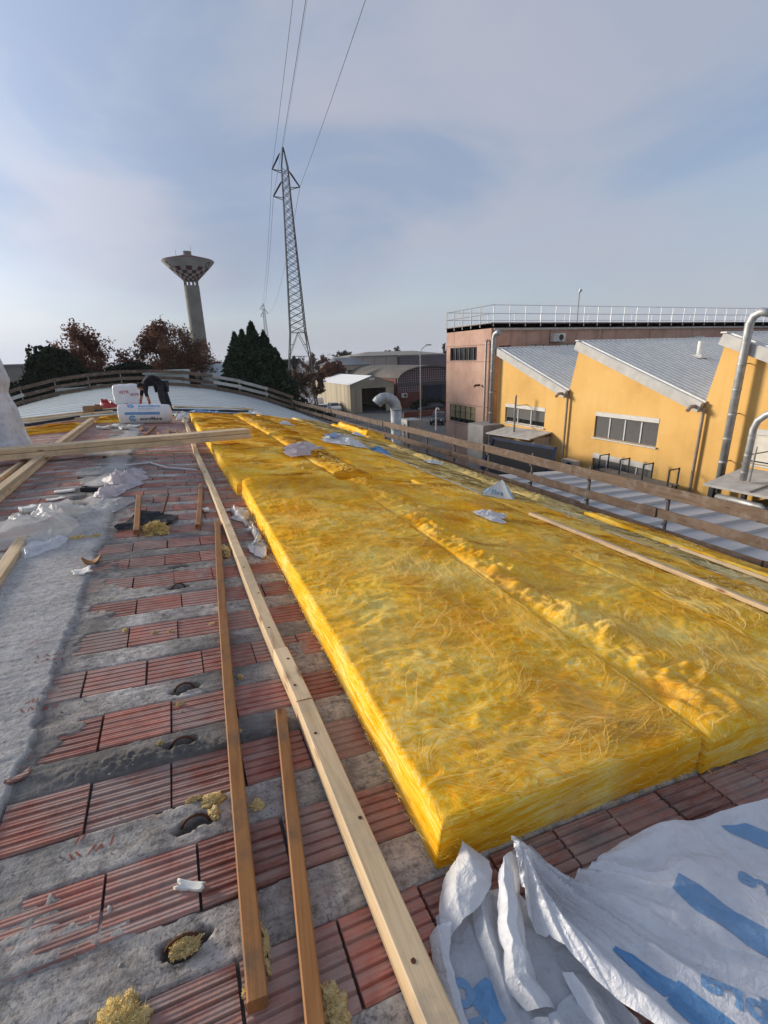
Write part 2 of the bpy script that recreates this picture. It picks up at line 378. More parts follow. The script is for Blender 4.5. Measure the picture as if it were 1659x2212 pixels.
def deck_h(x, y):
    """relief of the poured concrete around the clay blocks, and how far grime and the painted shade of the pockets darken it"""
    yw = y + .007 * fbm(x * 9, y * 9, 0, 3, 4, .65) + .008 * vn(x * .7, y * .7, 0, 5)
    t = (((yw - ROW0) / PITCH_Y) % 1.0) * PITCH_Y
    s = lambda e0, e1, v: np.clip((v - e0) / (e1 - e0), 0, 1)
    inclay = s(-.004, .012, t) * (1 - s(CLAY_W - .012, CLAY_W + .004, t))
    n1 = fbm(x * 2.2, y * 2.8, 0, 11, 5, .55)
    cover = s(.50, .56, n1 + .14 * fbm(x * 16, y * 16, 0, 14, 3, .6) + .70 * s(-.45, -.74, x) * s(-1.5, -1.25, x) + .04 * s(-.9, -1.4, x))
    strip = s(-.735, -.75, x + .02 * vn(x, y * 5, 0, 8) + .012 * vn(x, y * 17, 0, 9)) * s(-1.42, -1.3, x + .12 * fbm(x, y * 1.1, 0, 21, 3))
    strip = np.maximum(strip, s(4.6, 3.9, y) * s(-.735, -.75, x)) * np.where(y > 5, s(-1.12, -1.02, x + .1 * fbm(x, y * 1.3, 0, 25, 3)), 1.0)
    cover = np.maximum(cover, strip) * np.where((x > .5) & (y < 1.0), .0, 1.0)
    rough = .003 * fbm(x * 5, y * 7, 0, 30, 3, .6) + .0024 * fbm(x * 28, y * 34, 0, 40, 3, .65) + .0012 * vn(x * 3, y * 60, 0, 44)
    lump = np.exp(-((y - (1.735 - .10 * (x + .2))) / .055) ** 2) * s(-.75, -.4, x) * s(1.0, .3, x)
    rib = .0015 + rough + .006 * lump + lump * (.030 * np.abs(fbm(x * 18 + 3 * vn(x * 9, y * 9, 0, 57), y * 20, 0, 51, 4, .8)) + .010 * np.abs(vn(x * 55, y * 55, 0, 55)))
    cov = .0055 + rough * 1.1 + .012 * strip
    low = -.022 + rough * .3
    h = rib * (1 - inclay) + (low * (1 - cover) + cov * cover) * inclay
    h = np.maximum(h, cov * strip - .05 * (1 - strip))
    grime_shade = .75 * s(.12, .55, fbm(x * 1.3, y * 1.7, 0, 61, 4) + .50 * s(-.95, -.70, x) * s(-.28, -.62, x)) * (1 - .85 * strip) + .45 * lump * (.4 + .6 * np.abs(vn(x * 25, y * 25, 0, 58)))
    grime_shade = np.maximum(grime_shade, .85 * (inclay * (1 - cover)))  # bare floor between and below the blocks darkened
    hole = np.zeros_like(h)
    for hx, hy in HOLES:
        q = ((x - hx) / .066) ** 2 + ((y - hy - .010 * np.sin(x * 40)) / .024) ** 2
        hole = np.maximum(hole, s(1.25, .8, q + .35 * vn(x * 40, y * 40, 0, 71)))
    h = h - .035 * hole; grime_shade = np.maximum(grime_shade, hole)  # pockets sunk, and their shade painted into the colour as well
    return h, np.clip(grime_shade, 0, 1), np.clip(strip, 0, 1)
def deck_sheet(name, x0, x1, y0, y1, d, parent):
    nx, ny = int((x1 - x0) / d) + 1, int((y1 - y0) / d) + 1
    X, Y = np.meshgrid(np.linspace(x0, x1, nx), np.linspace(y0, y1, ny)); X, Y = X.ravel(), Y.ravel()
    h, gr, sc_ = deck_h(X, Y)
    a = np.arcsin((X - XC) / RV)
    o = part(name, np.stack([X + np.sin(a) * h, Y, zr(X) + np.cos(a) * h], 1), sheetgrid(nx, ny), concrete, parent, True)
    at = o.data.attributes.new('grime_shade', 'FLOAT', 'POINT'); at.data.foreach_set('value', gr.astype(np.float32))
    at = o.data.attributes.new('screed', 'FLOAT', 'POINT'); at.data.foreach_set('value', sc_.astype(np.float32))
    return o
hall = thing('vaulted_building', 'barrel-vaulted industrial building whose roof is stripped to clay blocks and concrete ribs', 'building', (0, 18, GZ))
deck = deck_sheet('roof_deck', -1.2, 1.6, .25, 2.6, .008, hall)
deck_sheet('roof_deck', 1.6, 2.5, -.3, 2.6, .02, hall); deck_sheet('roof_deck', -1.7, -1.2, -.3, 2.6, .02, hall); deck_sheet('roof_deck', -1.2, 1.6, -.3, .25, .03, hall); deck_sheet('roof_deck', -1.7, 2.5, 2.6, 4.2, .0125, hall)
deck_sheet('roof_deck', -5.2, 2.5, 4.2, 16.0, .04, hall)
# plain shell of the vault under and beyond the detailed deck
Xs = np.linspace(-12.8, 8.42, 60); Ys = np.array([-14., -.3, 4, 10, 16, 24, 31, 37.6])
X, Y = np.meshgrid(Xs, Ys); X, Y = X.ravel(), Y.ravel()
part('roof_shell', np.stack([X, Y, zr(X) - .07], 1), sheetgrid(len(Xs), len(Ys)), concrete, hall, True)
brickwork = simple('dull_render', (.32, .27, .23), .9, var=.2, scale=.8, bumps=.2)
mb = MB()
for xs in (-12.8, 8.42):
    mb.box((xs - .12, -14, GZ), (xs + .12, 37.6, float(zr(xs)) - .08))
mb.build('side_wall', brickwork, hall)
mb = MB(); prof = [(x, 37.5, float(zr(x)) - .09) for x in Xs]
mb.poly([(x, y, z) for x, y, z in prof] + [(8.42, 37.5, GZ), (-12.8, 37.5, GZ)]); mb.build('end_wall', brickwork, hall)
zinc = simple('gutter_zinc', (.24, .245, .25), .45, .8, .15, 2)
mb = MB(); mb.box((8.42, -14, float(zr(8.42)) - .22), (8.80, 37.6, float(zr(8.42)) - .18)); mb.box((8.78, -14, float(zr(8.42)) - .18), (8.80, 37.6, float(zr(8.42)) - .02)); mb.build('gutter', zinc, hall)
# pale new sheathing over the far half
def membrane_mat():
    m, n, l, b, o = nodes('pale_membrane')
    v = coord(n, l, geo=True)
    a = noise(n, l, v, .45, 5, .6); f = noise(n, l, v, 2.5, 5, .65)
    c = ramp(n, l, a.outputs['Fac'], [(.3, (.44, .50, .50)), (.7, (.58, .63, .62))]).outputs[0]
    c = mixc(n, l, .25, c, ramp(n, l, f.outputs['Fac'], [(.35, (.25, .27, .27)), (.65, (.6, .62, .6))]).outputs[0])
    l.new(c, b.inputs['Base Color']); b.inputs['Roughness'].default_value = .55
    return m
memb = membrane_mat()
Xm = np.linspace(-12.8, 8.4, 90); k = 0
for y0 in np.arange(15.9, 37.4, 1.06):
    y1 = min(y0 + 1.055, 37.55); Ym = np.linspace(y0, y1, 6)
    X, Y = np.meshgrid(Xm, Ym); X, Y = X.ravel(), Y.ravel()
    tt = (Y - y0) / (y1 - y0)
    h = .022 + .010 * (1 - tt) + .004 * fbm(X * .8, Y * .8, 0, 5, 3) + (k % 2) * .001
    part('membrane_strip', np.stack([X, Y, zr(X) + h], 1), sheetgrid(len(Xm), 6), memb, hall, True); k += 1
# clay blocks: one object per block for the 300 nearest in view, the rest joined
def block_tpl(L, seed):
    r = random.Random(seed); pr = [(0, -.03), (0, -.002)]; n = 6; bw = (CLAY_W - .006) / n
    for i in range(n):
        a = i * bw + .003; hgt = r.uniform(-.0008, .0008)
        pr += [(a + .0035, .0035 + hgt), (a + bw - .0075, .0035 + hgt), (a + bw - .004, -.0035), (a + bw - .001, -.0035)]
    pr += [(CLAY_W - .004, -.002), (CLAY_W - .004, -.03)]
    V = [(0, y, z) for y, z in pr] + [(L, y, z) for y, z in pr]; k = len(pr)
    F = [(i, i + k, i + k + 1, i + 1) for i in range(k - 1)] + [tuple(range(k)), tuple(range(2 * k - 1, k - 1, -1))]
    return V, F
TPL = [(L, *block_tpl(L, i)) for i, L in enumerate((.255, .262, .249, .258))]
TPM = []
for L, Vb, Fb in TPL:
    m_ = mesh('clay_block', Vb, Fb); m_.materials.append(clay); TPM.append(m_)
cand = []
for kx in range(42):
    yb = ROW0 + kx * PITCH_Y; r = random.Random(kx); x = -5.1 - r.random() * .26
    while x < (2.4 if yb < .8 else .75):
        t = r.randrange(4); L = TPL[t][0]; xc = x + L / 2
        vis = (xc > -.80 or xc < -1.25) and not (yb < 4.3 and xc < -1.0) and xc > -.62 * (yb + .3) - .6 and yb > -.2 and yb < 15.7
        if vis and not (yb > 1.0 and xc > .95):
            cand.append((math.hypot(xc, yb), x, yb + r.uniform(-.004, .004), r.uniform(-.003, .003), r.uniform(-.012, .012), t))
        x += L + r.uniform(.004, .011)
cand.sort()
rest = MB()
for i, (d_, x, y, dz, rz, t) in enumerate(cand):
    L = TPL[t][0]; xc = x + L / 2; slope = math.asin((xc - XC) / RV)
    M = Matrix.Translation((x, y, float(zr(x)) + dz)) @ Matrix.Rotation(slope, 4, 'Y') @ Matrix.Rotation(rz, 4, 'Z')
    if i < 300:
        o = bpy.data.objects.new('clay_block', TPM[t]); link(o, deck); o.matrix_basis = M
    else:
        rest.add([M @ Vector(v) for v in TPL[t][1]], TPL[t][2])
if rest.V: ro = rest.build('clay_blocks', clay, deck); ro['kind'] = 'stuff'
# bent iron hoops left in the knocked-out pockets
rust = simple('rusty_iron', (.10, .045, .025), .9, .2, .3, 30)
for hx, hy in HOLES[:5]:
    mb = MB(); mb.tube([on(hx + .045 * math.cos(a), hy + .006, .045 * math.sin(a) - .018) for a in np.linspace(.1, 3.0, 9)], .005, 6); mb.build('iron_hoop', rust, deck)

# faded red stamp marks printed on the screed, too worn to read
red_stamp = simple('faded_red_stamp', (.26, .075, .06), .9, 0, .3, 60)
rs_ = random.Random(9)
for cx, cy, cnt in ((-.83, 2.62, 11), (-.80, 2.22, 9), (-.50, 1.40, 8)):
    mb = MB()
    for k in range(cnt):
        x = cx + (k % 6) * .022 + rs_.uniform(-.005, .005); y = cy + (k // 6) * .05 + rs_.uniform(-.006, .006); L, a_ = rs_.uniform(.018, .04), rs_.uniform(.5, 2.2)
        P2 = [(x + t * L * math.cos(a_) + sg * .0028 * math.sin(a_), y + t * L * math.sin(a_) - sg * .0028 * math.cos(a_)) for t, sg in ((0, -1), (1, -1), (1, 1), (0, 1))]
        hs_ = deck_h(np.array([p[0] for p in P2]), np.array([p[1] for p in P2]))[0]; hm = float(np.max(hs_)) + .002
        mb.poly([tuple(on(p[0], p[1], hm)) for p in P2])
    mb.build('stamp_mark', red_stamp, deck)

# ---------------------------------------------------------------- glass wool
def wool_mat(name, cols, grey=0.0):
    """matted glass fibre: two combed directions swirling into each other, layered on the cut sides"""
    m, n, l, b, o = nodes(name)
    v = coord(n, l, geo=True)
    at = n.new('ShaderNodeAttribute'); at.attribute_name = 'binder'
    def combed(seed, wscale, wamt, sc):
        of = n.new('ShaderNodeVectorMath'); of.operation = 'ADD'; of.inputs[1].default_value = (seed, seed * 1.7, 0); l.new(v, of.inputs[0])
        w = noise(n, l, of.outputs[0], wscale, 3, .5); s_ = n.new('ShaderNodeVectorMath'); s_.operation = 'SCALE'; s_.inputs[3].default_value = wamt; l.new(w.outputs['Color'], s_.inputs[0])
        ad = n.new('ShaderNodeVectorMath'); ad.operation = 'ADD'; l.new(of.outputs[0], ad.inputs[0]); l.new(s_.outputs[0], ad.inputs[1])
        mp = n.new('ShaderNodeMapping'); mp.inputs['Scale'].default_value = sc; l.new(ad.outputs[0], mp.inputs['Vector'])
        return noise(n, l, mp.outputs[0], 1.0, 9, .70, .3).outputs['Fac']
    f1 = combed(0.0, 2.6, .55, (9, 46, 95)); f2 = combed(7.3, 3.8, .50, (38, 12, 95))
    mk = noise(n, l, v, 3.1, 4, .6, .8)
    fm = n.new('ShaderNodeMix'); fm.data_type = 'FLOAT'; l.new(ramp(n, l, mk.outputs['Fac'], [(.48, (0, 0, 0)), (.60, (1, 1, 1))]).outputs[0], fm.inputs[0]); l.new(f1, fm.inputs[2]); l.new(f2, fm.inputs[3])
    big = noise(n, l, v, 1.7, 5, .62)
    ge = n.new('ShaderNodeNewGeometry'); gs = n.new('ShaderNodeSeparateXYZ'); l.new(ge.outputs['True Normal'], gs.inputs[0]); ga = n.new('ShaderNodeMath'); ga.operation = 'ABSOLUTE'; l.new(gs.outputs['Z'], ga.inputs[0])
    gm = ramp(n, l, ga.outputs[0], [(.35, (0, 0, 0)), (.6, (1, 1, 1))]).outputs[0]; lay = noise(n, l, coord(n, l, geo=True, scale=(5, 5, 75)), 1.0, 8, .68, .5)
    f0 = fm; fm = n.new('ShaderNodeMix'); fm.data_type = 'FLOAT'; l.new(gm, fm.inputs[0]); l.new(lay.outputs['Fac'], fm.inputs[2]); l.new(f0.outputs[0], fm.inputs[3])
    sh = n.new('ShaderNodeMath'); sh.operation = 'MULTIPLY_ADD'; sh.inputs[1].default_value = .55; l.new(big.outputs['Fac'], sh.inputs[0]); l.new(fm.outputs[0], sh.inputs[2])
    su = n.new('ShaderNodeMath'); su.operation = 'SUBTRACT'; su.inputs[1].default_value = .275; l.new(sh.outputs[0], su.inputs[0])
    c = ramp(n, l, su.outputs[0], list(zip((.22, .325, .42, .505, .62), cols))).outputs[0]
    c = mixc(n, l, at.outputs['Fac'], c, (.84, .34, .010) if not grey else (.62, .44, .13))
    l.new(c, b.inputs['Base Color']); b.inputs['Roughness'].default_value = .95; b.inputs['Specular IOR Level'].default_value = .03
    fine = noise(n, l, v, 150, 4, .7)
    hh = n.new('ShaderNodeMath'); hh.operation = 'MULTIPLY_ADD'; hh.inputs[1].default_value = .30; l.new(fine.outputs['Fac'], hh.inputs[0]); l.new(fm.outputs[0], hh.inputs[2])
    bump(n, l, b, hh.outputs[0], .6, .010)
    return m
def strand_mat(name, cols):
    m, n, l, b, o = nodes(name)
    at = n.new('ShaderNodeAttribute'); at.attribute_name = 'tint'
    c = ramp(n, l, at.outputs['Fac'], list(zip(np.linspace(0, 1, len(cols)).tolist(), cols))).outputs[0]
    l.new(c, b.inputs['Base Color']); b.inputs['Roughness'].default_value = .8; b.inputs['Specular IOR Level'].default_value = .15
    return m
wool = wool_mat('glass_wool', [(.66, .21, .003), (.94, .355, .008), (.98, .46, .018), (.98, .585, .05), (.98, .76, .25)])
wool_pale = wool_mat('aged_wool', [(.40, .22, .04), (.64, .40, .09), (.76, .51, .15), (.84, .61, .23), (.88, .71, .38)], 1.0)
strand = strand_mat('wool_fibre', [(.86, .38, .015), (.94, .50, .04), (.97, .64, .10), (.98, .79, .34)])
strand_pale = strand_mat('aged_fibre', [(.52, .37, .12), (.68, .52, .20), (.76, .62, .29), (.82, .70, .42)])
lerp = lambda a, b, t: a + (b - a) * t
sstep = lambda e0, e1, v: (lambda t: t * t * (3 - 2 * t))(np.clip((v - e0) / (e1 - e0), 0, 1))

class Batt:
    def __init__(s, xl, xr, y0, y1, T, seed, amp=1.0, shag=0.0, curl=0.0, nose=0.0, base=0.0, round_=.014):
        s.__dict__.update(locals())
    def xedge(s, y):
        t = np.clip((y - s.y0) / (s.y1 - s.y0), 0, 1)
        return lerp(s.xl[0], s.xl[1], t), lerp(s.xr[0], s.xr[1], t)
    def top(s, x, y):
        xl, xr = s.xedge(y); a = x - xl; c = xr - x; f = y - s.y0; k = s.y1 - y
        n = .020 * fbm(x * 1.7, y * 1.7, 0, s.seed, 3) + .005 * fbm(x * 7, y * 9, 0, s.seed + 3, 4, .6)
        wx, wy = x + .10 * vn(x * 3, y * 3, 1.5, s.seed), y + .10 * vn(x * 3, y * 3, 4.5, s.seed)
        n = n + .005 * (1 - np.abs(fbm(wx * 5, wy * 11, 0, s.seed + 7, 2, .6)) * 2.4) - .002 + .005 * (1 - np.abs(fbm(wx * 12, wy * 26, 0, s.seed + 8, 2, .6)) * 2.2) - .003
        n = n * s.amp
        if s.shag:
            jag = .07 * vn(y * 2, 0, 0, s.seed) + .09 * fbm(x * 5, y * 9, 0, s.seed + 11, 3, .65)
            band = np.exp(-(np.abs(a - .24 - jag) / .20) ** 2.6)
            n = n + s.shag * band * (.45 + .9 * np.abs(fbm(x * 7, y * 9, 0, s.seed + 9, 3, .55)) + .3 * vn(x * 2.2, y * 2.2, 0, s.seed + 2))
        if s.curl:
            n = n + s.curl * np.exp(-((k - .10) / .16) ** 2) * (.7 + .5 * vn(x * 3.3, y, 0, s.seed + 5))
        if s.nose: n = n - s.nose * np.exp(-(f / .35) ** 2)
        e = np.minimum(np.minimum(np.maximum(a, 0), np.maximum(c, 0)), np.minimum(np.maximum(f, 0), np.maximum(k, 0)))
        r = s.round_; q = np.clip(e / r, 0, 1)
        return s.base + s.T + n * (.5 + .5 * np.clip(e / .08, 0, 1)) - r * (1 - np.sqrt(np.clip(1 - (1 - q) ** 2, 0, 1)))
    def shell(s, d):
        W = ((s.xr[0] - s.xl[0]) + (s.xr[1] - s.xl[1])) / 2; L = s.y1 - s.y0
        nx, ny, nz = max(6, int(W / d)), max(6, int(L / (d * 1.15))), max(5, int(s.T / (d * 1.3)))
        idx = {}
        I = np.arange(nx + 1); J = np.arange(ny + 1); K = np.arange(nz + 1)
        quads = []
        def face(A, B, fn, flip):
            a, b = np.meshgrid(np.arange(len(A) - 1), np.arange(len(B) - 1), indexing='ij'); a, b = a.ravel(), b.ravel()
            q = [fn(A[a], B[b]), fn(A[a + 1], B[b]), fn(A[a + 1], B[b + 1]), fn(A[a], B[b + 1])]
            if flip: q = q[::-1]
            quads.append(np.stack(q, 1))
        code = lambda i, j, k_: (i * (ny + 1) + j) * (nz + 1) + k_
        face(I, J, lambda i, j: code(i, j, np.full_like(i, nz)), False)
        face(J, K, lambda j, k_: code(np.zeros_like(j), j, k_), True)
        face(J, K, lambda j, k_: code(np.full_like(j, nx), j, k_), False)
        face(I, K, lambda i, k_: code(i, np.zeros_like(i), k_), False)
        face(I, K, lambda i, k_: code(i, np.full_like(i, ny), k_), True)
        Q = np.concatenate(quads); u, inv = np.unique(Q, return_inverse=True); Q = inv.reshape(Q.shape)
        k_ = u % (nz + 1); j = (u // (nz + 1)) % (ny + 1); i = u // ((nz + 1) * (ny + 1))
        y = lerp(s.y0, s.y1, j / ny); xl, xr = s.xedge(y); x = lerp(xl, xr, i / nx); c = k_ / nz
        ht = s.top(x, y); h = s.base * 0 + ht * c
        # layered, slightly ragged sides
        sx = np.where(i == 0, -1.0, np.where(i == nx, 1.0, 0)); sy = np.where(j == 0, -1.0, np.where(j == ny, 1.0, 0))
        lam = .007 * fbm(x * 5, y * 5, h * 70, s.seed + 20, 4, .65) + .007 * fbm(x * 3, y * 3, h * 9, s.seed + 21, 3) + .004 * np.sin(np.pi * c)
        x2 = x + sx * lam; y2 = y + sy * lam
        an = np.arcsin((x2 - XC) / RV)
        P = np.stack([x2 + np.sin(an) * h, y2, zr(x2) + np.cos(an) * h], 1)
        a = np.minimum(x - xl, 9)
        bind = np.clip(.6 * np.exp(-(a / .14) ** 2) * (sx == 0) * (.5 + fbm(x * 4, y * 4, 0, s.seed + 31, 3)) + .55 * sstep(.25, .6, fbm(x * 1.6, y * 1.9, 0, s.seed + 33, 4)) + (.5 if s.shag else 0) * np.exp(-((a - .22) / .2) ** 2) * sstep(-.1, .4, fbm(x * 3, y * 3, 0, s.seed + 34, 3)), 0, .8)
        return P, Q, bind
    def build(s, label, d, mat, smat, nstr, lw=(.0015, .004), ln=(.08, .28), group='rolls of yellow glass wool laid on the roof', fuzz=0, name='insulation_batt', kink=.55):
        P, Q, bind = s.shell(d)
        o = part(name, P, Q, mat, None, True); tag(o, label, 'insulation', group)
        at = o.data.attributes.new('binder', 'FLOAT', 'POINT'); at.data.foreach_set('value', bind.astype(np.float32))
        if nstr: strands(s, o, smat, nstr, lw, ln, fuzz, kink)
        return o
def strands(s, parent, smat, N, lw, ln, fuzz, kink):
    """loose fibres combed over the top, plus short fuzz on the near sides"""
    r = np.random.default_rng(s.seed); K = 7
    y = r.uniform(s.y0 + .01, s.y1 - .01, N); xl, xr = s.xedge(y); x = lerp(xl + .01, xr - .01, r.random(N))
    nc = max(8, N // 9); ci = r.integers(0, nc, N); lk = r.random(N) < .65; sc_ = .005 + .012 * r.random(N)
    x = np.where(lk, x[ci] + r.normal(0, 1, N) * sc_ * .7, x); y = np.where(lk, np.clip(y[ci] + r.normal(0, 1, N) * sc_ * .5, s.y0 + .01, s.y1 - .01), y); xl, xr = s.xedge(y); x = np.clip(x, xl + .01, xr - .01)
    dens = fbm(x * 2.3, y * 3.1, 0, s.seed + 50, 3); keep = r.random(N) < np.clip(.35 + 1.1 * dens + .3, .08, 1); x, y = x[keep], y[keep]; M0 = len(x)
    L = r.uniform(*ln, M0) * (1 + .9 * lk[keep]); wdt = r.uniform(*lw, M0); lift = r.uniform(.001, .010, M0) * (.4 + r.random(M0))
    px, py = x.copy(), y.copy(); pts = []
    a0 = np.where(lk, r.normal(0, .5, N)[ci] + r.normal(0, .10, N), r.normal(0, .35, N))[keep]; curv = (np.where(lk, r.normal(0, .28, N)[ci], r.normal(0, .22, N)) * kink)[keep]; N = len(x)
    ang = None
    for k in range(K):
        fl = 1.5 * fbm(px * 1.1, py * 1.5, 0, s.seed + 60, 2) + .9 * vn(px * 4, py * 4, 0, s.seed + 61)
        ang = a0 + fl + curv * (k - K / 2)
        pts.append((px.copy(), py.copy(), ang.copy()))
        px = px + np.cos(ang) * L / (K - 1); py = py + np.sin(ang) * L / (K - 1)
    V = []; tint0 = np.clip(.50 + .22 * lk[keep] + .3 * fbm(x * 3, y * 3, 0, s.seed + 62, 3) + r.normal(0, .2, N), 0, 1)
    rows = []
    for k, (qx, qy, an) in enumerate(pts):
        xl, xr = s.xedge(qy); qx = np.clip(qx, xl + .002, xr - .002); qy = np.clip(qy, s.y0 + .002, s.y1 - .002)
        t = k / (K - 1); h = s.top(qx, qy) + .0015 + lift * np.sin(np.pi * t) + .002 * r.random(N)
        sl = np.arcsin((qx - XC) / RV); w = wdt * (1 - .75 * abs(2 * t - 1) ** 2) * .5
        cx, cy, cz = qx + np.sin(sl) * h, qy, zr(qx) + np.cos(sl) * h
        rows.append((np.stack([cx - np.sin(an) * w, cy + np.cos(an) * w, cz], 1), np.stack([cx + np.sin(an) * w, cy - np.cos(an) * w, cz + w * .6], 1)))
    P = np.stack([q for p in rows for q in p], 1).reshape(-1, 3)          # N x 2K
    b0 = (np.arange(N) * 2 * K)[:, None]; kk = np.arange(K - 1)[None, :] * 2
    F = np.stack([b0 + kk, b0 + kk + 1, b0 + kk + 3, b0 + kk + 2], 2).reshape(-1, 4)
    T = np.repeat(tint0, 2 * K)
    if fuzz:
        M_ = fuzz; side = r.random(M_) < .6
        yy = np.where(side, r.uniform(s.y0, s.y1, M_) ** 1.0, s.y0); xl, xr = s.xedge(yy); xx = np.where(side, xl, lerp(xl, xr, r.random(M_)))
        c = r.random(M_); hh = s.top(np.clip(xx, xl + .02, xr - .02), np.clip(yy, s.y0 + .02, s.y1)) * c
        nx_, ny_ = np.where(side, -1.0, 0.0), np.where(side, 0.0, -1.0); ll = r.uniform(.010, .035, M_); w = r.uniform(.0008, .0016, M_)
        tx, ty, tz = -ny_, nx_, r.normal(0, .14, M_); sg = r.choice([-1, 1], M_); along = r.uniform(.3, 1.5, M_) * sg
        base = np.stack([xx - nx_ * .002, yy - ny_ * .002, zr(xx) + hh], 1); an = np.stack([nx_ * r.uniform(.05, .4, M_) + tx * along, ny_ * r.uniform(.05, .4, M_) + ty * along, tz], 1) * ll[:, None]
        lam = np.stack([nx_, ny_, 0 * nx_], 1) * (.012 + .012 * np.sin(np.pi * c))[:, None]
        p0, p2 = base + lam, base + lam + an; p1 = base + lam * 1.0 + an * .5 + np.stack([nx_, ny_, 0 * nx_], 1) * (.006)
        z_ = np.stack([0 * w, 0 * w, w], 1)
        P2 = np.stack([p0 - z_, p0 + z_, p1 - z_, p1 + z_, p2 - z_ * .3, p2 + z_ * .3], 1).reshape(-1, 3)
        bb = (np.arange(M_) * 6)[:, None] + len(P); F2 = np.concatenate([np.stack([bb[:, 0], bb[:, 0] + 1, bb[:, 0] + 3, bb[:, 0] + 2], 1), np.stack([bb[:, 0] + 2, bb[:, 0] + 3, bb[:, 0] + 5, bb[:, 0] + 4], 1)])
        P = np.concatenate([P, P2]); F = np.concatenate([F, F2]); T = np.concatenate([T, np.repeat(np.clip(r.normal(.6, .25, M_), 0, 1), 6)])
    o = part('loose_fibres', P, F, smat, parent, False); o['kind'] = 'stuff'
    at = o.data.attributes.new('tint', 'FLOAT', 'POINT'); at.data.foreach_set('value', T.astype(np.float32))
Batt((.55, .61), (1.79, 1.97), .95, 5.78, .185, 101, 1.0, curl=.085).build('thick golden glass wool batt with a clean-cut near corner beside the long pale batten', .0125, wool, strand, 15000, (.0006, .0015), fuzz=900)
Batt((.56, .50), (1.95, 1.84), 5.84, 10.2, .15, 141, 1.1).build('flatter golden glass wool batt beyond the curled-up end of the first one', .024, wool, strand, 5000, (.002, .005), fuzz=900)
Batt((.46, .40), (1.80, 1.62), 10.22, 15.3, .165, 181, 1.1, nose=-.02).build('golden glass wool batt reaching the pale membrane, under a crumpled bag', .035, wool, strand, 5000, (.004, .01), (.1, .3))
Batt((1.815, 2.0), (3.10, 3.15), .93, 6.05, .175, 221, 1.1, shag=.065).build('golden glass wool batt with a torn shaggy ridge along the seam', .014, wool, strand, 14000, (.0007, .0016), fuzz=600)
Batt((1.97, 1.86), (2.55, 2.5), 6.5, 10.6, .165, 261, 1.3, shag=.05).build('narrow golden glass wool strip with a cut brown end facing the torn ridge', .028, wool, strand, 5000, (.003, .008))
Batt((1.83, 1.65), (2.7, 2.5), 10.7, 15.4, .19, 301, 1.3, shag=.06).build('golden glass wool strip with a folded edge beside the printed bag', .035, wool, strand, 4500, (.004, .01))
Batt((3.12, 3.17), (3.98, 3.9), 1.05, 6.4, .17, 341, 1.15).build('golden glass wool batt with a scrap of white film lying on it', .018, wool, strand, 6000, (.0014, .0035))
Batt((2.57, 2.55), (3.95, 3.9), 6.45, 11.2, .165, 381, 1.3).build('golden glass wool batt under the blue and white printed bag', .026, wool, strand, 4500, (.002, .005))
Batt((2.72, 2.5), (3.95, 3.9), 11.25, 16.4, .165, 421, 1.3).build('golden glass wool batt with a ragged far end at the membrane edge', .035, wool, strand, 5000, (.004, .01))
Batt((4.0, 4.0), (4.85, 4.9), 1.3, 5.6, .165, 461, 1.1).build('golden glass wool strip between the pale batten and the white tape', .02, wool, strand, 4500, (.002, .005))
Batt((3.97, 3.95), (5.3, 5.3), 5.65, 11.6, .15, 501, 1.1).build('aged straw-coloured glass wool batt beneath the blue and white flag of film', .03, wool_pale, strand_pale, 7000, (.003, .009))
Batt((3.97, 3.95), (5.3, 5.3), 11.65, 17.6, .15, 541, 1.1).build('aged straw-coloured glass wool batt running up to the far membrane', .04, wool_pale, strand_pale, 4000, (.005, .012))
Batt((4.92, 4.92), (6.3, 6.3), 1.7, 6.0, .13, 581, 1.0).build('aged straw-coloured glass wool batt along the grey seam near the guard rail', .03, wool_pale, strand_pale, 5000, (.003, .009))
Batt((5.35, 5.35), (6.9, 6.9), 6.05, 12.3, .15, 621, 1.4, shag=.09).build('aged glass wool batt with lumpy torn edge below the guard rail', .035, wool_pale, strand_pale, 5000, (.004, .012))
Batt((5.35, 5.35), (6.8, 6.8), 12.4, 17.2, .13, 661, 1.2).build('aged glass wool batt behind the folded pile of wool', .045, wool_pale, strand_pale, 3000, (.005, .012))
Batt((5.9, 5.95), (7.4, 7.4), 2.2, 5.6, .20, 701, 1.3).build('yellow glass wool batt set highest on the slope beside the guard rail', .03, wool, strand, 5000, (.003, .008))
Batt((5.55, 5.6), (6.5, 6.5), 14.2, 18.3, .20, 741, 2.4, base=0, round_=.06).build('folded glass wool batt lying lowest of a pile beside the guard rail', .04, wool, strand, 2500, (.005, .012), group='wool pile near the far guard rail')
Batt((5.62, 5.65), (6.25, 6.3), 14.6, 17.6, .13, 781, 2.4, base=.21, round_=.05).build('folded glass wool batt lying on top of a pile beside the guard rail', .04, wool, strand, 2500, (.005, .012), group='wool pile near the far guard rail')
Batt((-3.3, -3.2), (-2.02, -2.05), 12.9, 13.6, .14, 821, 2.0, round_=.08).build('crumpled strip of golden wool left of the doubled beam', .03, wool, strand, 2500, (.004, .01), group='offcuts of yellow wool')
Batt((-1.85, -1.8), (-1.25, -1.25), 14.3, 14.75, .15, 861, 2.0, round_=.08).build('crumpled strip of golden wool behind the printed roll', .03, wool, strand, 1500, (.004, .01), group='offcuts of yellow wool')
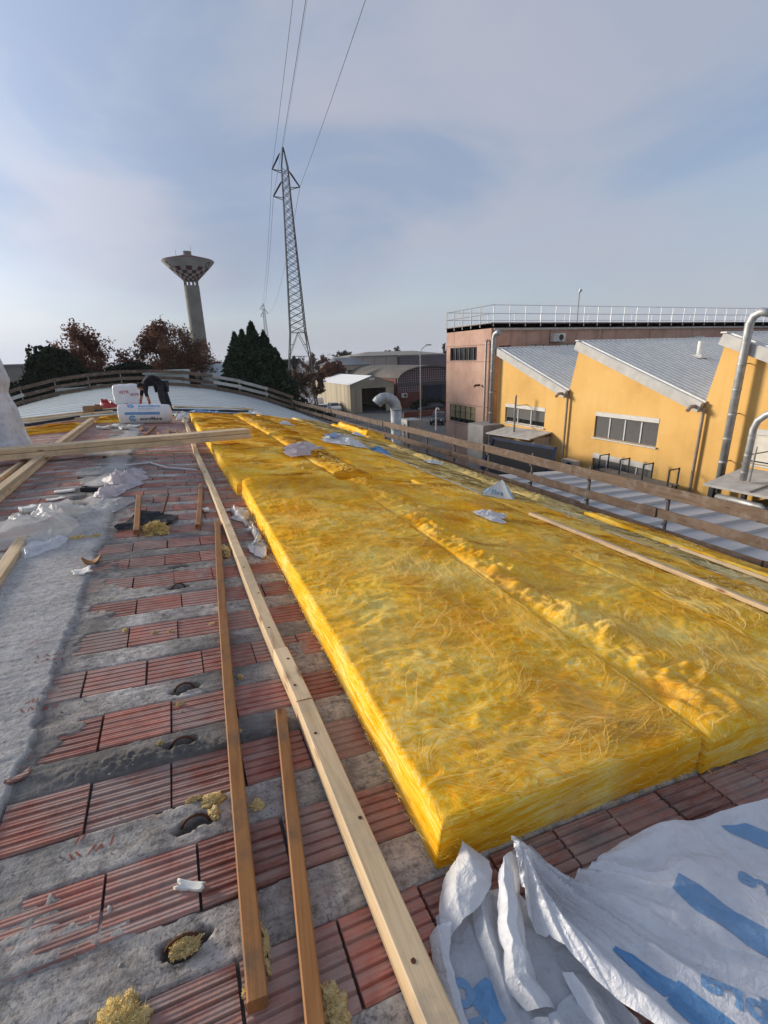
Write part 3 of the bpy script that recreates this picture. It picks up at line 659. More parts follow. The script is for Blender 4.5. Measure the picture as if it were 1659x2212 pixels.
# ---------------------------------------------------------------- plastic film
def film_mat(name, col, alpha=1.0, rough=.38, transl=.35):
    m, n, l, b, o = nodes(name)
    v = coord(n, l, geo=True); a = noise(n, l, v, 8, 4)
    l.new(ramp(n, l, a.outputs['Fac'], [(.3, tuple(c * .88 for c in col)), (.7, col)]).outputs[0], b.inputs['Base Color'])
    b.inputs['Roughness'].default_value = rough; b.inputs['Specular IOR Level'].default_value = .45; b.inputs['Alpha'].default_value = alpha
    f = noise(n, l, v, 38, 5, .62, 2.2); vo = n.new('ShaderNodeTexVoronoi'); vo.feature = 'DISTANCE_TO_EDGE'; vo.inputs['Scale'].default_value = 13; wd = noise(n, l, v, 7, 3, .5); sd_ = n.new('ShaderNodeVectorMath'); sd_.operation = 'SCALE'; sd_.inputs[3].default_value = .18; l.new(wd.outputs['Color'], sd_.inputs[0]); a2 = n.new('ShaderNodeVectorMath'); a2.operation = 'ADD'; l.new(v, a2.inputs[0]); l.new(sd_.outputs[0], a2.inputs[1]); l.new(a2.outputs[0], vo.inputs['Vector'])
    hs = n.new('ShaderNodeMath'); hs.operation = 'MULTIPLY_ADD'; hs.inputs[1].default_value = 2.2; l.new(vo.outputs['Distance'], hs.inputs[0]); l.new(f.outputs['Fac'], hs.inputs[2]); bump(n, l, b, hs.outputs[0], .55, .012)
    t = n.new('ShaderNodeBsdfTranslucent'); t.inputs[0].default_value = tuple(col) + (1,)
    mx = n.new('ShaderNodeMixShader'); mx.inputs[0].default_value = transl
    l.new(b.outputs[0], mx.inputs[1]); l.new(t.outputs[0], mx.inputs[2])
    if alpha < 1:
        tr = n.new('ShaderNodeBsdfTransparent'); m2 = n.new('ShaderNodeMixShader'); m2.inputs[0].default_value = alpha; b.inputs['Alpha'].default_value = 1
        l.new(tr.outputs[0], m2.inputs[1]); l.new(mx.outputs[0], m2.inputs[2]); l.new(m2.outputs[0], o.inputs['Surface'])
    else: l.new(mx.outputs[0], o.inputs['Surface'])
    return m
film_white = film_mat('white_film', (.88, .88, .89), 1, .28, .25)
film_sack = film_mat('sack_film', (.90, .90, .92), 1, .26, .2)
film_clear = film_mat('clear_film', (.80, .79, .76), .62, .25, .3)
film_pink = film_mat('pinkish_film', (.78, .70, .72), .9, .35, .3)
film_blue = film_mat('blue_print', (.17, .38, .66), 1, .32, .15)
film_bluegrey = film_mat('print_seen_through', (.24, .42, .66), 1, .36, .15)
film_under = film_mat('shade_toned_film', (.68, .70, .74), 1, .4, .3)  # greyer sack film: the shade of the lower layers is in its colour
ink_grey = film_mat('grey_print', (.28, .33, .42), 1, .45, .2)
red_film = film_mat('red_tarpaulin', (.45, .015, .02), 1, .4, .1)
black_felt = simple('black_felt', (.022, .023, .026), .85, 0, .4, 9, .3, 60)

def crease(x, y, seed, sc=1.0, o=3):
    """sharp-ridged folds"""
    r, a, t = 0, 1.0, 0
    for i in range(o):
        f = sc * 1.9 ** i
        wx = x * f + .6 * vn(x * f * .6, y * f * .6, 2.2, seed + 5 + i); wy = y * f + .6 * vn(x * f * .6, y * f * .6, 7.7, seed + 9 + i)
        r = r + a * (1 - np.abs(vn(wx, wy, 0, seed + i)) * 2); t += a; a *= .5
    return r / t

def rect_sheet(name, mat, far, near, hfun, nu, nv, parent=None, base=zr, smooth=True):
    """sheet strung between two edge polylines, lying hfun above the surface"""
    def along(pl, u):
        pl = np.asarray(pl, float); d = np.r_[0, np.cumsum(np.linalg.norm(np.diff(pl, axis=0), axis=1))]; d /= d[-1]
        return np.stack([np.interp(u, d, pl[:, i]) for i in range(pl.shape[1])], 1)
    u = np.linspace(0, 1, nu); Fp, Np = along(far, u), along(near, u); v = np.linspace(0, 1, nv)
    P = Fp[None] * (1 - v)[:, None, None] + Np[None] * v[:, None, None]
    x, y = P[..., 0].ravel(), P[..., 1].ravel(); U, Vv = np.tile(u, nv), np.repeat(v, nu)
    h = hfun(x, y, U, Vv)
    if P.shape[2] > 2: h = h + P[..., 2].ravel()
    return part(name, np.stack([x, y, base(x) + h], 1), sheetgrid(nu, nv), mat, parent, smooth)

def crumple(name, label, cat, mat, pts, lift, seed, group=None, base_h=0.0, sc=6.0, n=46, top=None):
    """a rumpled piece of film; pts = outline in plan, seen from above"""
    pts = np.asarray(pts, float); c = pts.mean(0); m = len(pts)
    th = np.linspace(0, 2 * np.pi, 4 * m * 5, endpoint=False); idx = th / (2 * np.pi) * m
    i0 = idx.astype(int) % m; f = (idx % 1)[:, None]; f = f * f * (3 - 2 * f) * .5 + f * .5
    ring = pts[i0] * (1 - f) + pts[(i0 + 1) % m] * f
    ring = ring + .03 * np.linalg.norm(pts - c, axis=1).mean() * np.stack([vn(th * 9, 0, 0, seed), vn(th * 9, 5, 0, seed)], 1)
    nr = n // 2; rr = np.linspace(0, 1, nr) ** .85; P = c + (ring[None] - c) * rr[:, None, None]
    x, y = P[..., 0].ravel(), P[..., 1].ravel(); R = np.repeat(rr, len(th))
    cr = crease(x, y, seed, sc); bulk = .5 + .5 * fbm(x * sc * .5, y * sc * .5, 0, seed + 3, 3)
    h = base_h + .006 + lift * np.clip(.85 * np.clip(cr + .1, 0, 1) ** 1.3 + .45 * bulk * (.4 + np.abs(vn(x * sc * 2, y * sc * 2, 3, seed))), 0, 1.3) * (1 - .85 * R ** 2.5) + .004 * np.abs(vn(x * 40, y * 40, 0, seed))
    x2 = x + lift * .5 * vn(x * sc * 1.5, y * sc * 1.5, 9, seed); y2 = y + lift * .5 * vn(x * sc * 1.5, y * sc * 1.5, 14, seed)
    N = len(th); a, b = np.meshgrid(np.arange(nr - 1), np.arange(N), indexing='ij'); a, b = a.ravel(), b.ravel(); b1 = (b + 1) % N
    F = np.stack([a * N + b, a * N + b1, (a + 1) * N + b1, (a + 1) * N + b], 1)
    V = np.stack([x2, y2, zr(x2) + h], 1)
    o = part(name, V, F, mat, None, True); tag(o, label, cat, group); return o

# lettering: outlines of the built-in font, cut small so that it can be laid over curved things
_txt = {}
def glyphs(s, size, bold=.0, cuts=3):
    k = (s, size, bold, cuts)
    if k in _txt: return _txt[k]
    cu = bpy.data.curves.new('lettering', 'FONT'); cu.body = s; cu.size = size; cu.offset = bold; cu.resolution_u = 3; cu.align_x = 'LEFT'
    o = bpy.data.objects.new('lettering', cu); COL.objects.link(o)
    bpy.context.view_layer.update(); me = o.evaluated_get(bpy.context.evaluated_depsgraph_get()).to_mesh()
    bm = bmesh.new(); bm.from_mesh(me); bmesh.ops.triangulate(bm, faces=bm.faces)
    for _ in range(cuts):
        ed = [e for e in bm.edges if e.calc_length() > size * .09]
        if ed: bmesh.ops.subdivide_edges(bm, edges=ed, cuts=1); bmesh.ops.triangulate(bm, faces=bm.faces)
    V = [tuple(v.co) for v in bm.verts]; bm.verts.index_update(); F = [tuple(v.index for v in f.verts) for f in bm.faces]
    bm.free(); o.evaluated_get(bpy.context.evaluated_depsgraph_get()).to_mesh_clear(); bpy.data.objects.remove(o); bpy.data.curves.remove(cu)
    _txt[k] = (V, F); return V, F
def lay_text(s, size, origin, d, up, hfun, mat, parent, bold=0.0, name='print', lift=.002):
    V, F = glyphs(s, size, bold); V = np.array(V)[:, :2]
    X = np.array(origin)[None] + V[:, :1] * np.array(d)[None] + V[:, 1:2] * np.array(up)[None]
    return part(name, np.stack([X[:, 0], X[:, 1], zr(X[:, 0]) + hfun(X[:, 0], X[:, 1]) + lift], 1), F, mat, parent)
def lay_poly(pts, hfun, mat, parent, name='print', d=.02, lift=.002):
    """a printed patch: quad corner points, finely gridded"""
    a, b, c, e = [np.array(p, float) for p in pts]; n = 50; u, v = np.meshgrid(np.linspace(0, 1, n), np.linspace(0, 1, n)); u, v = u.ravel()[:, None], v.ravel()[:, None]
    X = (a * (1 - u) + b * u) * (1 - v) + (e * (1 - u) + c * u) * v
    return part(name, np.stack([X[:, 0], X[:, 1], zr(X[:, 0]) + hfun(X[:, 0], X[:, 1]) + lift], 1), sheetgrid(n, n), mat, parent, True)

# the big emptied sack in the foreground
sack = thing('plastic_sack', 'large emptied white plastic sack with blue mirrored print, spread beside the wool corner', 'sack', (1.1, .5, float(zr(1.1))))
G = np.array([.76, .83])
def sack_h(x, y, U=None, Vv=None):
    dx, dy = x - G[0], y - G[1]; r = np.hypot(dx, dy) + 1e-6; th = np.arctan2(dy, dx) + .05 * vn(x * 6, y * 6, 0, 2)
    pleat = (.050 * (1 - np.abs(vn(th * 5.5 + .5 * vn(r * 3, th * 2, 0, 3), r * .8, 0, 12)) * 2) + .022 * (1 - np.abs(vn(th * 14, r * 1.2, 0, 13)) * 2)) * np.exp(-r / .55) * np.clip(r / .10, 0, 1)
    pleat = pleat + .007 * (1 - np.abs(vn(th * 34, r * 2, 0, 15)) * 2) * np.exp(-r / .35) * np.clip(r / .12, 0, 1)
    peak = .10 * np.exp(-(r / .09) ** 2)
    ridge = .05 * np.exp(-((x - (.745 + .30 * np.clip(.73 - y, 0, 1))) / .045) ** 2)
    cr = .012 * crease(x, y, 23, 3.0, 2) + .005 * crease(x, y, 29, 8.0, 2); bl = .03 * fbm(x * 2.4, y * 2.4, 0, 31, 3)
    hem = .02 * np.exp(-((y - (.755 - .04 * np.clip(x - 1.2, 0, 2))) / .03) ** 2) * np.clip((x - .95) / .1, 0, 1)
    return .036 + np.maximum(pleat, -.025) + peak + ridge + cr + hem + bl * np.clip(r / .2, 0, 1)
far = [(.745, .845), (.80, .80), (.885, .742), (.985, .748), (1.055, .775), (1.17, .785), (1.35, .775), (1.6, .752), (1.9, .715), (2.3, .62)]
near = [(.70, .70), (.735, .592), (.761, .502), (.79, .43), (.84, .34), (.95, .22), (1.2, .10), (1.5, .02), (1.9, -.02), (2.25, .02)]
rect_sheet('upper_film', film_sack, far, near, sack_h, 260, 130, sack)
def under_h(x, y, U=None, Vv=None):
    return .012 + .014 * (crease(x, y, 77, 7.0, 3) + .3) + .02 * np.clip(fbm(x * 6, y * 6, 0, 78, 3), 0, 1)
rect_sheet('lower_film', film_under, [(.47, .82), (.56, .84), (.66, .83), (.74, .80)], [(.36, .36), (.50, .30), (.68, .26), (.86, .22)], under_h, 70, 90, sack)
# standing flaps torn open at the neck
def flap(cols, rows_, seed, amp, mat, nm='flap'):
    """cols: list of rows of 3D points (x, y, h) -> smooth crumpled patch"""
    A = np.array(rows_, float); nu, nv = 44, 44
    def rs(a, n):
        t = np.linspace(0, a.shape[0] - 1, n); i = np.minimum(t.astype(int), a.shape[0] - 2); f = (t - i); f = (f * f * (3 - 2 * f) * .4 + .6 * f).reshape((-1,) + (1,) * (a.ndim - 1))
        return a[i] * (1 - f) + a[i + 1] * f
    B = rs(A, nv); B = rs(B.transpose(1, 0, 2), nu).transpose(1, 0, 2)
    x, y, h = [B[..., i].ravel() for i in range(3)]
    h = h * .72; k = amp * crease(x + h, y - h, seed, 9, 3) + .18 * amp * crease(x - h, y + h, seed + 40, 22, 3); x = x + k * .7; y = y - k; h = np.maximum(h + k * .6, .006)
    part(nm, np.stack([x, y, zr(x) + h], 1), sheetgrid(nu, nv), mat, sack, True)
flap(0, [[(.475, .755, .03), (.52, .765, .085), (.575, .775, .095), (.63, .80, .11)], [(.468, .80, .04), (.53, .815, .11), (.60, .82, .135), (.665, .83, .13)], [(.50, .85, .045), (.56, .865, .125), (.615, .87, .15), (.68, .86, .12)], [(.53, .89, .04), (.585, .91, .10), (.625, .925, .165), (.675, .89, .11)]], 5, .010, film_white)
flap(0, [[(.43, .785, .02), (.455, .785, .06), (.49, .775, .075)], [(.40, .70, .012), (.43, .70, .045), (.455, .71, .04)], [(.385, .58, .012), (.41, .585, .03), (.43, .60, .02)], [(.375, .46, .012), (.40, .46, .02), (.42, .47, .012)]], 6, .008, film_white)
flap(0, [[(.675, .80, .165), (.705, .825, .195), (.735, .835, .19), (.755, .82, .15)], [(.625, .735, .10), (.655, .735, .15), (.685, .735, .145), (.705, .735, .09)], [(.575, .665, .06), (.605, .665, .12), (.635, .66, .115), (.66, .655, .05)], [(.535, .62, .045), (.57, .61, .09), (.60, .60, .095), (.63, .59, .04)], [(.565, .55, .04), (.59, .535, .07), (.615, .53, .06), (.64, .53, .03)]], 7, .012, film_white)
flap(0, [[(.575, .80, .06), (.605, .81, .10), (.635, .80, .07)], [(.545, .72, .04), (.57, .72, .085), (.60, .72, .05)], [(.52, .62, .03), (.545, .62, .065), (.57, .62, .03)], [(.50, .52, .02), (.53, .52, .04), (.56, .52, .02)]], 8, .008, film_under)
flap(0, [[(.765, .885, .03), (.82, .91, .03), (.875, .905, .02)], [(.79, .84, .04), (.85, .845, .035), (.90, .79, .015)], [(.80, .79, .045), (.84, .77, .04), (.875, .745, .02)]], 9, .008, film_under)
flap(0, [[(.705, .575, .05), (.73, .555, .07), (.745, .55, .05)], [(.70, .50, .03), (.735, .50, .07), (.768, .495, .04)], [(.70, .44, .02), (.725, .43, .05), (.76, .44, .02)]], 10, .006, film_white)
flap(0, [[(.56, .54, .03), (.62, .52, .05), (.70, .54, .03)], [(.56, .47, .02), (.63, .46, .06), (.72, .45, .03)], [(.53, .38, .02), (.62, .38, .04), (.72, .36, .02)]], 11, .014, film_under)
dm, um = (-.52, .855), (.855, .52)      # reading direction of the mirrored print, and its upward side
lay_text('eurofibre', .105, (1.21, .07), dm, um, sack_h, film_bluegrey, sack, .0035)
lay_text('eurofibre', .105, (1.62, .215), dm, um, sack_h, film_bluegrey, sack, .0035)
lay_text('LANA MINERALE', .040, (1.525, .155), dm, um, sack_h, ink_grey, sack, -.0004)
lay_poly([(1.226, .626), (1.151, .594), (1.245, .40), (1.33, .44)], sack_h, film_bluegrey, sack)
lay_poly([(1.245, .40), (1.33, .44), (1.40, .20), (1.30, .17)], sack_h, film_bluegrey, sack)
lay_poly([(.872, .560), (.886, .563), (.966, .424), (.905, .433)], sack_h, film_blue, sack)
lay_poly([(.902, .425), (.966, .440), (1.04, .25), (.975, .23)], sack_h, film_blue, sack)
lay_poly([(1.60, .715), (1.70, .69), (1.77, .60), (1.665, .58)], sack_h, film_bluegrey, sack)
lay_text('euro', .11, (.435, .46), (.20, .98), (-.98, .20), under_h, film_bluegrey, sack, .004)
lay_poly([(.455, .64), (.52, .645), (.545, .56), (.47, .545)], under_h, film_blue, sack)
lay_poly([(.50, .42), (.60, .43), (.62, .34), (.51, .32)], under_h, film_blue, sack)

# other film and bags lying about
FG = 'scraps of plastic film on the roof'
crumple('plastic_film', 'big clear plastic sheet billowing over the bare concrete strip', 'plastic film', film_clear, [(-1.75, 4.85), (-1.45, 5.45), (-1.2, 5.95), (-1.02, 5.7), (-.98, 5.2), (-1.02, 4.75), (-1.35, 4.6), (-1.7, 4.5)], .22, 201, FG, 0, 3.2, 60)
crumple('plastic_film', 'cream-coloured crumpled end of film in front of the clear sheet', 'plastic film', film_white, [(-1.33, 4.72), (-1.12, 4.78), (-1.0, 4.66), (-1.03, 4.42), (-1.12, 4.32), (-1.22, 4.27), (-1.27, 4.45)], .10, 202, FG, 0, 7, 48)
crumple('plastic_film', 'thin clear plastic tail stretched between the clear sheet and the pinkish bag', 'plastic film', film_clear, [(-1.06, 5.75), (-.9, 5.98), (-.58, 6.05), (-.52, 5.85), (-.72, 5.45), (-.98, 5.2)], .045, 203, FG, 0, 5, 48)
crumple('plastic_bag', 'crumpled pinkish white bag beside a black glove', 'bag', film_pink, [(-.93, 6.85), (-.88, 7.5), (-.6, 7.75), (-.50, 7.2), (-.52, 6.6), (-.68, 6.15), (-.9, 5.85), (-.95, 6.1), (-.74, 6.5)], .17, 204, FG, 0, 5, 54)
crumple('plastic_bag', 'crumpled white bag squeezed between batten and golden wool, upper piece', 'bag', film_white, [(.40, 4.75), (.38, 5.15), (.45, 5.3), (.53, 5.2), (.54, 4.8), (.47, 4.6)], .12, 205, FG, 0, 8, 46)
crumple('plastic_bag', 'crumpled white bag between batten and golden wool, lower piece', 'bag', film_white, [(.47, 4.55), (.50, 4.75), (.56, 4.7), (.565, 4.1), (.52, 3.72), (.45, 3.86), (.50, 4.1)], .11, 206, FG, 0, 9, 46)
crumple('plastic_bag', 'grey translucent bag lying in the seam between golden batts', 'bag', film_pink, [(1.6, 7.7), (1.68, 8.5), (2.1, 9.3), (2.5, 9.5), (2.62, 9.0), (2.2, 8.3), (1.9, 7.8)], .14, 207, FG, .17, 3.5, 46)
pb = crumple('plastic_sack', 'white and blue printed sack lying across the golden wool', 'sack', film_white, [(2.95, 10.1), (3.05, 10.9), (3.5, 11.7), (3.9, 11.8), (4.0, 11.2), (3.95, 10.0), (3.7, 9.7), (3.3, 9.9)], .16, 208, FG, .18, 3.2, 54)
for q, (cx, cy, w_) in enumerate([(3.25, 10.55, .16), (3.45, 10.85, .12)]):
    lay_poly([(cx - w_, cy - .12), (cx + w_, cy - .05), (cx + w_, cy + .30), (cx - w_, cy + .2)], lambda x, y: .30 + .02 * vn(x * 8, y * 8, 0, 5), film_blue, pb)
lay_poly([(3.55, 11.3), (3.6, 11.6), (4.02, 10.9), (3.95, 10.75)], lambda x, y: .31 + 0 * x, film_blue, pb)
crumple('plastic_film', 'blue and white scrap of film at the end of the white tape', 'plastic film', film_blue, [(3.95, 9.55), (4.0, 10.1), (4.25, 10.2), (4.35, 9.6), (4.2, 9.3)], .13, 209, FG, .16, 5, 36)
crumple('plastic_film', 'torn white tatter of film on the golden batt', 'plastic film', film_white, [(2.95, 4.02), (2.98, 4.4), (3.2, 4.5), (3.42, 4.38), (3.35, 4.2), (3.2, 4.15), (3.12, 3.95)], .07, 210, FG, .19, 9, 40)
crumple('plastic_film', 'white tatter of film on the aged wool by the guard rail', 'plastic film', film_white, [(4.95, 9.0), (5.0, 9.4), (5.4, 9.6), (5.6, 9.4), (5.3, 9.1)], .08, 211, FG, .17, 6, 36)
crumple('plastic_film', 'pale bundle of film tied round the far end of the long batten', 'plastic film', film_white, [(.1, 14.6), (.05, 15.9), (.35, 16.2), (.55, 15.6), (.5, 14.5), (.3, 13.9)], .22, 212, FG, 0, 4, 40)
crumple('plastic_film', 'blue and white strip of film behind the far golden batts', 'plastic film', film_bluegrey, [(.45, 16.6), (.5, 17.1), (1.0, 17.4), (1.6, 17.3), (1.5, 16.9)], .12, 213, FG, .03, 4, 36)
for q, (x, y, lb) in enumerate([(2.55, 16.2, 'white scrap of film at the far corner of the wool'), (2.9, 13.6, 'white scrap of film on the far golden strip'), (5.2, 14.0, 'white scrap of film near the folded pile of wool')]):
    crumple('plastic_film', lb, 'plastic film', film_white, [(x - .2, y - .2), (x - .15, y + .25), (x + .2, y + .2), (x + .22, y - .15)], .12, 220 + q, FG, .17, 6, 33)
# upright folded flag of film
def tent_piece(name, label, p0, p1, ap, mats, seed):
    t = thing(name, label, 'plastic film', on(*p0, .15), FG)
    a, b, c = on(*p0, .16), on(*p1, .14), on(ap[0], ap[1], ap[2])
    d = Vector((.28, .40, -.05)); n_ = 14
    def tri(A, B, C, m, nm):
        V = []; F = []
        for i in range(n_ + 1):
            for j in range(n_ + 1):
                u, v = i / n_, j / n_; p = (A * (1 - u) + B * u) * (1 - v) + C * v
                k = .03 * float(crease(np.array(p.x + p.z), np.array(p.y), seed, 6)) * (1 - v * .6)
                V.append((p.x + k, p.y - k, p.z))
        for i in range(n_):
            for j in range(n_): q = i * (n_ + 1) + j; F.append((q, q + n_ + 1, q + n_ + 2, q + 1))
        part(nm, V, F, m, t, True)
    tri(a, b, c, mats[0], 'front_panel'); tri(b, b + d, c, mats[1], 'side_panel'); tri(a - Vector((.05, .02, 0)), a + d * .4, c + Vector((-.02, 0, .01)), mats[1], 'side_panel')
    return t, a, b, c
fl, fa, fb, fc = tent_piece('plastic_film', 'blue-edged white film standing up like a small tent on the wool', (4.04, 5.75), (4.54, 5.64), (4.36, 5.82, .42), (film_white, film_blue), 31)
V, F = glyphs('fibre', .115, .003, 1)
ux = (fb - fa).normalized(); uz = Vector((0, -.12, .99)); nrm = ux.cross(uz)
part('print', [tuple(fa + ux * (.12 + x * .95) + uz * (.06 + y * .9) + nrm * (.04)) for x, y, z in V], F, film_blue, fl)

# ---------------------------------------------------------------- timber
BG = 'pale sawn battens'
def batten(lb, p, q, w, h, mat=pale_wood, lift=0.0, grp=BG, cat='batten', name='timber_batten', n=6, sag=0, nails=0, **k):
    a = on(p[0], p[1], h / 2 + lift + .008); b = on(q[0], q[1], h / 2 + lift + .008); mid = (Vector(p) + Vector(q)) / 2
    u = on(mid[0], mid[1], 1) - on(mid[0], mid[1], 0)
    o = board(name, a, b, w, h, mat, None, u, .004, .01, sag, n); tag(o, lb, cat, grp)
    L = (b - a).length
    for i in range(nails):
        mb = MB(); x = -L / 2 + L * (i + .5) / nails; mb.lathe([(0, .0015), (.0065, .0015), (.007, 0), (.007, -.004)], (x, (-1) ** i * w * .17, h / 2), 10)
        m = mesh('nail', mb.V, mb.F); m.materials.append(rust); no = bpy.data.objects.new('nail', m); COL.objects.link(no); no.parent = o
    return o
batten('pale planed batten in the foreground, its end lapped by a short swirl-grained piece', (.365, -.35), (.335, 1.775), .075, .078, nails=5)
batten('short whitish splice piece with swirling grain joining two pale battens', (.336, 1.782), (.322, 2.225), .074, .080, nails=2)
batten('pale batten next to the brown lath, between splice piece and white bag', (.320, 2.232), (.308, 3.62), .070, .074, nails=3)
batten('long pale batten running under the cross planks beside the golden wool', (.306, 3.628), (.255, 8.6), .066, .07, nails=2)
batten('far pale batten ending in a bundle of film near the printed roll', (.253, 8.61), (.22, 15.6), .07, .07)
batten('short pale lath fixed under the splice of the long batten', (.372, -.3), (.375, 2.0), .02, .03, brown_wood, 0, 'brown laths')
LG = 'brown laths'
batten('long brown lath with a slanted cut end beside the foreground batten', (.23, 4.70), (-.03, .80), .05, .045, brown_wood, 0, LG, 'lath', 'timber_lath')
batten('brown lath lying between the long brown lath and the pale batten', (.235, 1.80), (.035, .35), .045, .042, brown_wood, 0, LG, 'lath', 'timber_lath')
batten('short brown lath lying across the black felt', (-.50, 5.88), (-.46, 4.53), .05, .05, brown_wood, .02, LG, 'lath', 'timber_lath')
batten('short brown lath beside the white bag and the pale batten', (.18, 6.37), (.05, 4.62), .045, .045, brown_wood, 0, LG, 'lath', 'timber_lath')
off = [((-.77, 13.1), (-.70, 12.2), .06), ((-.45, 13.06), (-.62, 11.3), .05), ((-.37, 11.73), (-.30, 10.5), .06), ((-.14, 12.17), (-.25, 9.97), .05), ((.0, 12.05), (.10, 10.2), .06), ((-.73, 9.71), (-.38, 10.94), .06)]
for (p, q, w) in off:
    batten('short brown offcut strewn on the blocks in front of the printed roll', p, q, w, .04, brown_wood, 0, 'brown offcuts by the printed roll', 'offcut', 'timber_offcut', 1)
# doubled beam to the left, cross planks resting on it
batten('lower piece of a doubled pale beam lying along the roof left of the film', (-1.93, 5.2), (-1.97, 14.6), .11, .065, pale_wood, 0, 'doubled beam')
batten('upper piece of a doubled pale beam lying along the roof left of the film', (-1.925, 5.25), (-1.965, 14.6), .105, .055, pale_wood, .066, 'doubled beam')
batten('thin pale batten left of the doubled beam, its end under the cross planks', (-2.2, 6.0), (-2.24, 9.2), .06, .05, pale_wood)
batten('pale batten poking out from under the cream crumpled film', (-1.28, 2.9), (-1.34, 4.75), .085, .05, pale_wood)
PG = 'cross planks'
for q, (dy, h0, w, h) in enumerate([(-.075, 0, .15, .085), (.085, 0, .15, .085), (-.065, .087, .15, .075), (.095, .087, .14, .07)]):
    a, b = on(-3.2, 8.80 + dy, 0), on(1.22, 9.19 + dy, 0)
    z0 = .245 + h0
    o = board('timber_plank', Vector((a.x, a.y, z0)), Vector((b.x + (.02, -.01, .0, -.03)[q], b.y, z0 - .055)), w, h, pale_wood, None, (0, 0, 1), .004, .0, 0, 4)
    tag(o, ['near lower plank of the stack across the beam and batts', 'rear lower plank of the stack across the beam and batts', 'near upper plank of the stack across the beam and batts', 'rear upper plank of the stack across the beam and batts'][q], 'plank', PG)
XB = [((-4.1, 17.0), (-1.5, 18.2), .09, .06, pale_wood, 'pale plank lying on the membrane edge left of the cardboard box'), ((-3.5, 15.2), (-1.35, 15.8), .10, .06, pale_wood, 'pale plank just behind the crumpled golden strip'), ((-3.9, 16.1), (-1.7, 17.0), .09, .06, pale_wood, 'pale plank between the membrane edge and the printed roll'),
      ((.0, 18.6), (3.0, 20.4), .14, .05, pale_wood, 'pale plank behind the worker lying on the membrane'), ((.1, 16.2), (2.9, 17.5), .10, .06, old_wood, 'weathered plank at the far end of the golden wool')]
for p, q, w, h, m_, lb in XB: batten(lb, p, q, w, h, m_, .04, 'planks at the membrane edge', 'plank', 'timber_plank')
steel = simple('dark_steel', (.045, .05, .058), .5, .7, .2, 6)
for (p, q, lb) in [((-.05, 17.0), (2.5, 18.35), 'dark steel profile behind the far golden wool'), ((-3.4, 14.5), (-2.4, 15.6), 'dark steel profile left of the doubled beam'), ((-2.2, 17.2), (-.9, 17.5), 'dark steel profile behind the printed roll')]:
    o = board('steel_profile', on(*p, .09), on(*q, .09), .10, .07, steel); tag(o, lb, 'steel profile', 'steel profiles at the membrane edge')
o = batten('long pale batten pressed into the wool slope', (4.02, .6), (3.93, 4.55), .085, .04, pale_wood, .165, BG, n=8)
o = batten('pale batten lowest on the wool slope near the guard rail', (5.75, 1.9), (5.75, 3.9), .05, .04, pale_wood, .14, BG)
tp = rect_sheet('plastic_tape', film_white, [(4.0, 5.6), (3.98, 9.6)], [(4.045, 5.6), (4.03, 9.6)], lambda x, y, u, v: .185 + .01 * vn(x, y * 4, 0, 3), 40, 3); tag(tp, 'thin white tape between golden and aged wool', 'tape', 'tapes in the wool')
tp = rect_sheet('plastic_tape', film_white, [(4.86, 2.0), (4.88, 5.0)], [(4.93, 2.0), (4.95, 5.0)], lambda x, y, u, v: .165 + .012 * vn(x * 3, y * 5, 0, 4), 40, 4); tag(tp, 'crinkled white tape along the grey seam of the slope', 'tape', 'tapes in the wool')

# ---------------------------------------------------------------- wool tufts and rubble
def tuft(lb, x, y, r, h, seed, mat=None, n=1200, group='loose tufts of old wool'):
    u, v = np.meshgrid(np.linspace(0, 2 * np.pi, 64, endpoint=False), np.linspace(0, np.pi / 2, 24)); u, v = u.ravel(), v.ravel()
    px, py, pz = np.cos(u) * np.sin(v), np.sin(u) * np.sin(v), np.cos(v)
    k = 1 + .75 * fbm(px * 2.2 + seed, py * 2.2, pz * 2.2, seed, 4, .65) + .35 * (1 - 2 * np.abs(fbm(px * 5, py * 5, pz * 5, seed + 4, 3, .6)))
    X, Y, H = x + px * r[0] * k, y + py * r[1] * k, pz * h * k
    N, M = 64, 24; a, b = np.meshgrid(np.arange(M - 1), np.arange(N), indexing='ij'); a, b = a.ravel(), b.ravel(); b1 = (b + 1) % N
    F = np.stack([a * N + b, (a + 1) * N + b, (a + 1) * N + b1, a * N + b1], 1)
    o = part('wool_tuft', np.stack([X, Y, zr(X) + H], 1), F, mat or tuft_m, None, True); tag(o, lb, 'insulation tuft', group)
    at = o.data.attributes.new('binder', 'FLOAT', 'POINT'); at.data.foreach_set('value', np.clip(vn(X * 20, Y * 20, 0, seed), 0, .4).astype(np.float32))
    rr = np.random.default_rng(seed); i = rr.integers(0, len(X), n); p0 = np.stack([X[i], Y[i], zr(X[i]) + H[i]], 1)
    d = np.stack([px[i], py[i], pz[i]], 1) * .35 + rr.normal(0, 1, (n, 3)); d /= np.linalg.norm(d, axis=1)[:, None]; L = rr.uniform(.08, .32, n)[:, None] * min(r)
    p1 = p0 + d * L * .5 + np.array([0, 0, .15]) * L; p2 = p0 + d * L; w = np.cross(d, rr.normal(0, 1, (n, 3))); w /= np.linalg.norm(w, axis=1)[:, None]; w *= rr.uniform(.0003, .0008, n)[:, None]
    P = np.stack([p0 - w, p0 + w, p1 - w, p1 + w, p2 - w * .3, p2 + w * .3], 1).reshape(-1, 3); b0 = np.arange(n) * 6
    F = np.concatenate([np.stack([b0, b0 + 1, b0 + 3, b0 + 2], 1), np.stack([b0 + 2, b0 + 3, b0 + 5, b0 + 4], 1)])
    s_ = part('loose_fibres', P, F, strand_pale, o); s_['kind'] = 'stuff'
    at = s_.data.attributes.new('tint', 'FLOAT', 'POINT'); at.data.foreach_set('value', np.repeat(rr.random(n), 6).astype(np.float32))
    return o
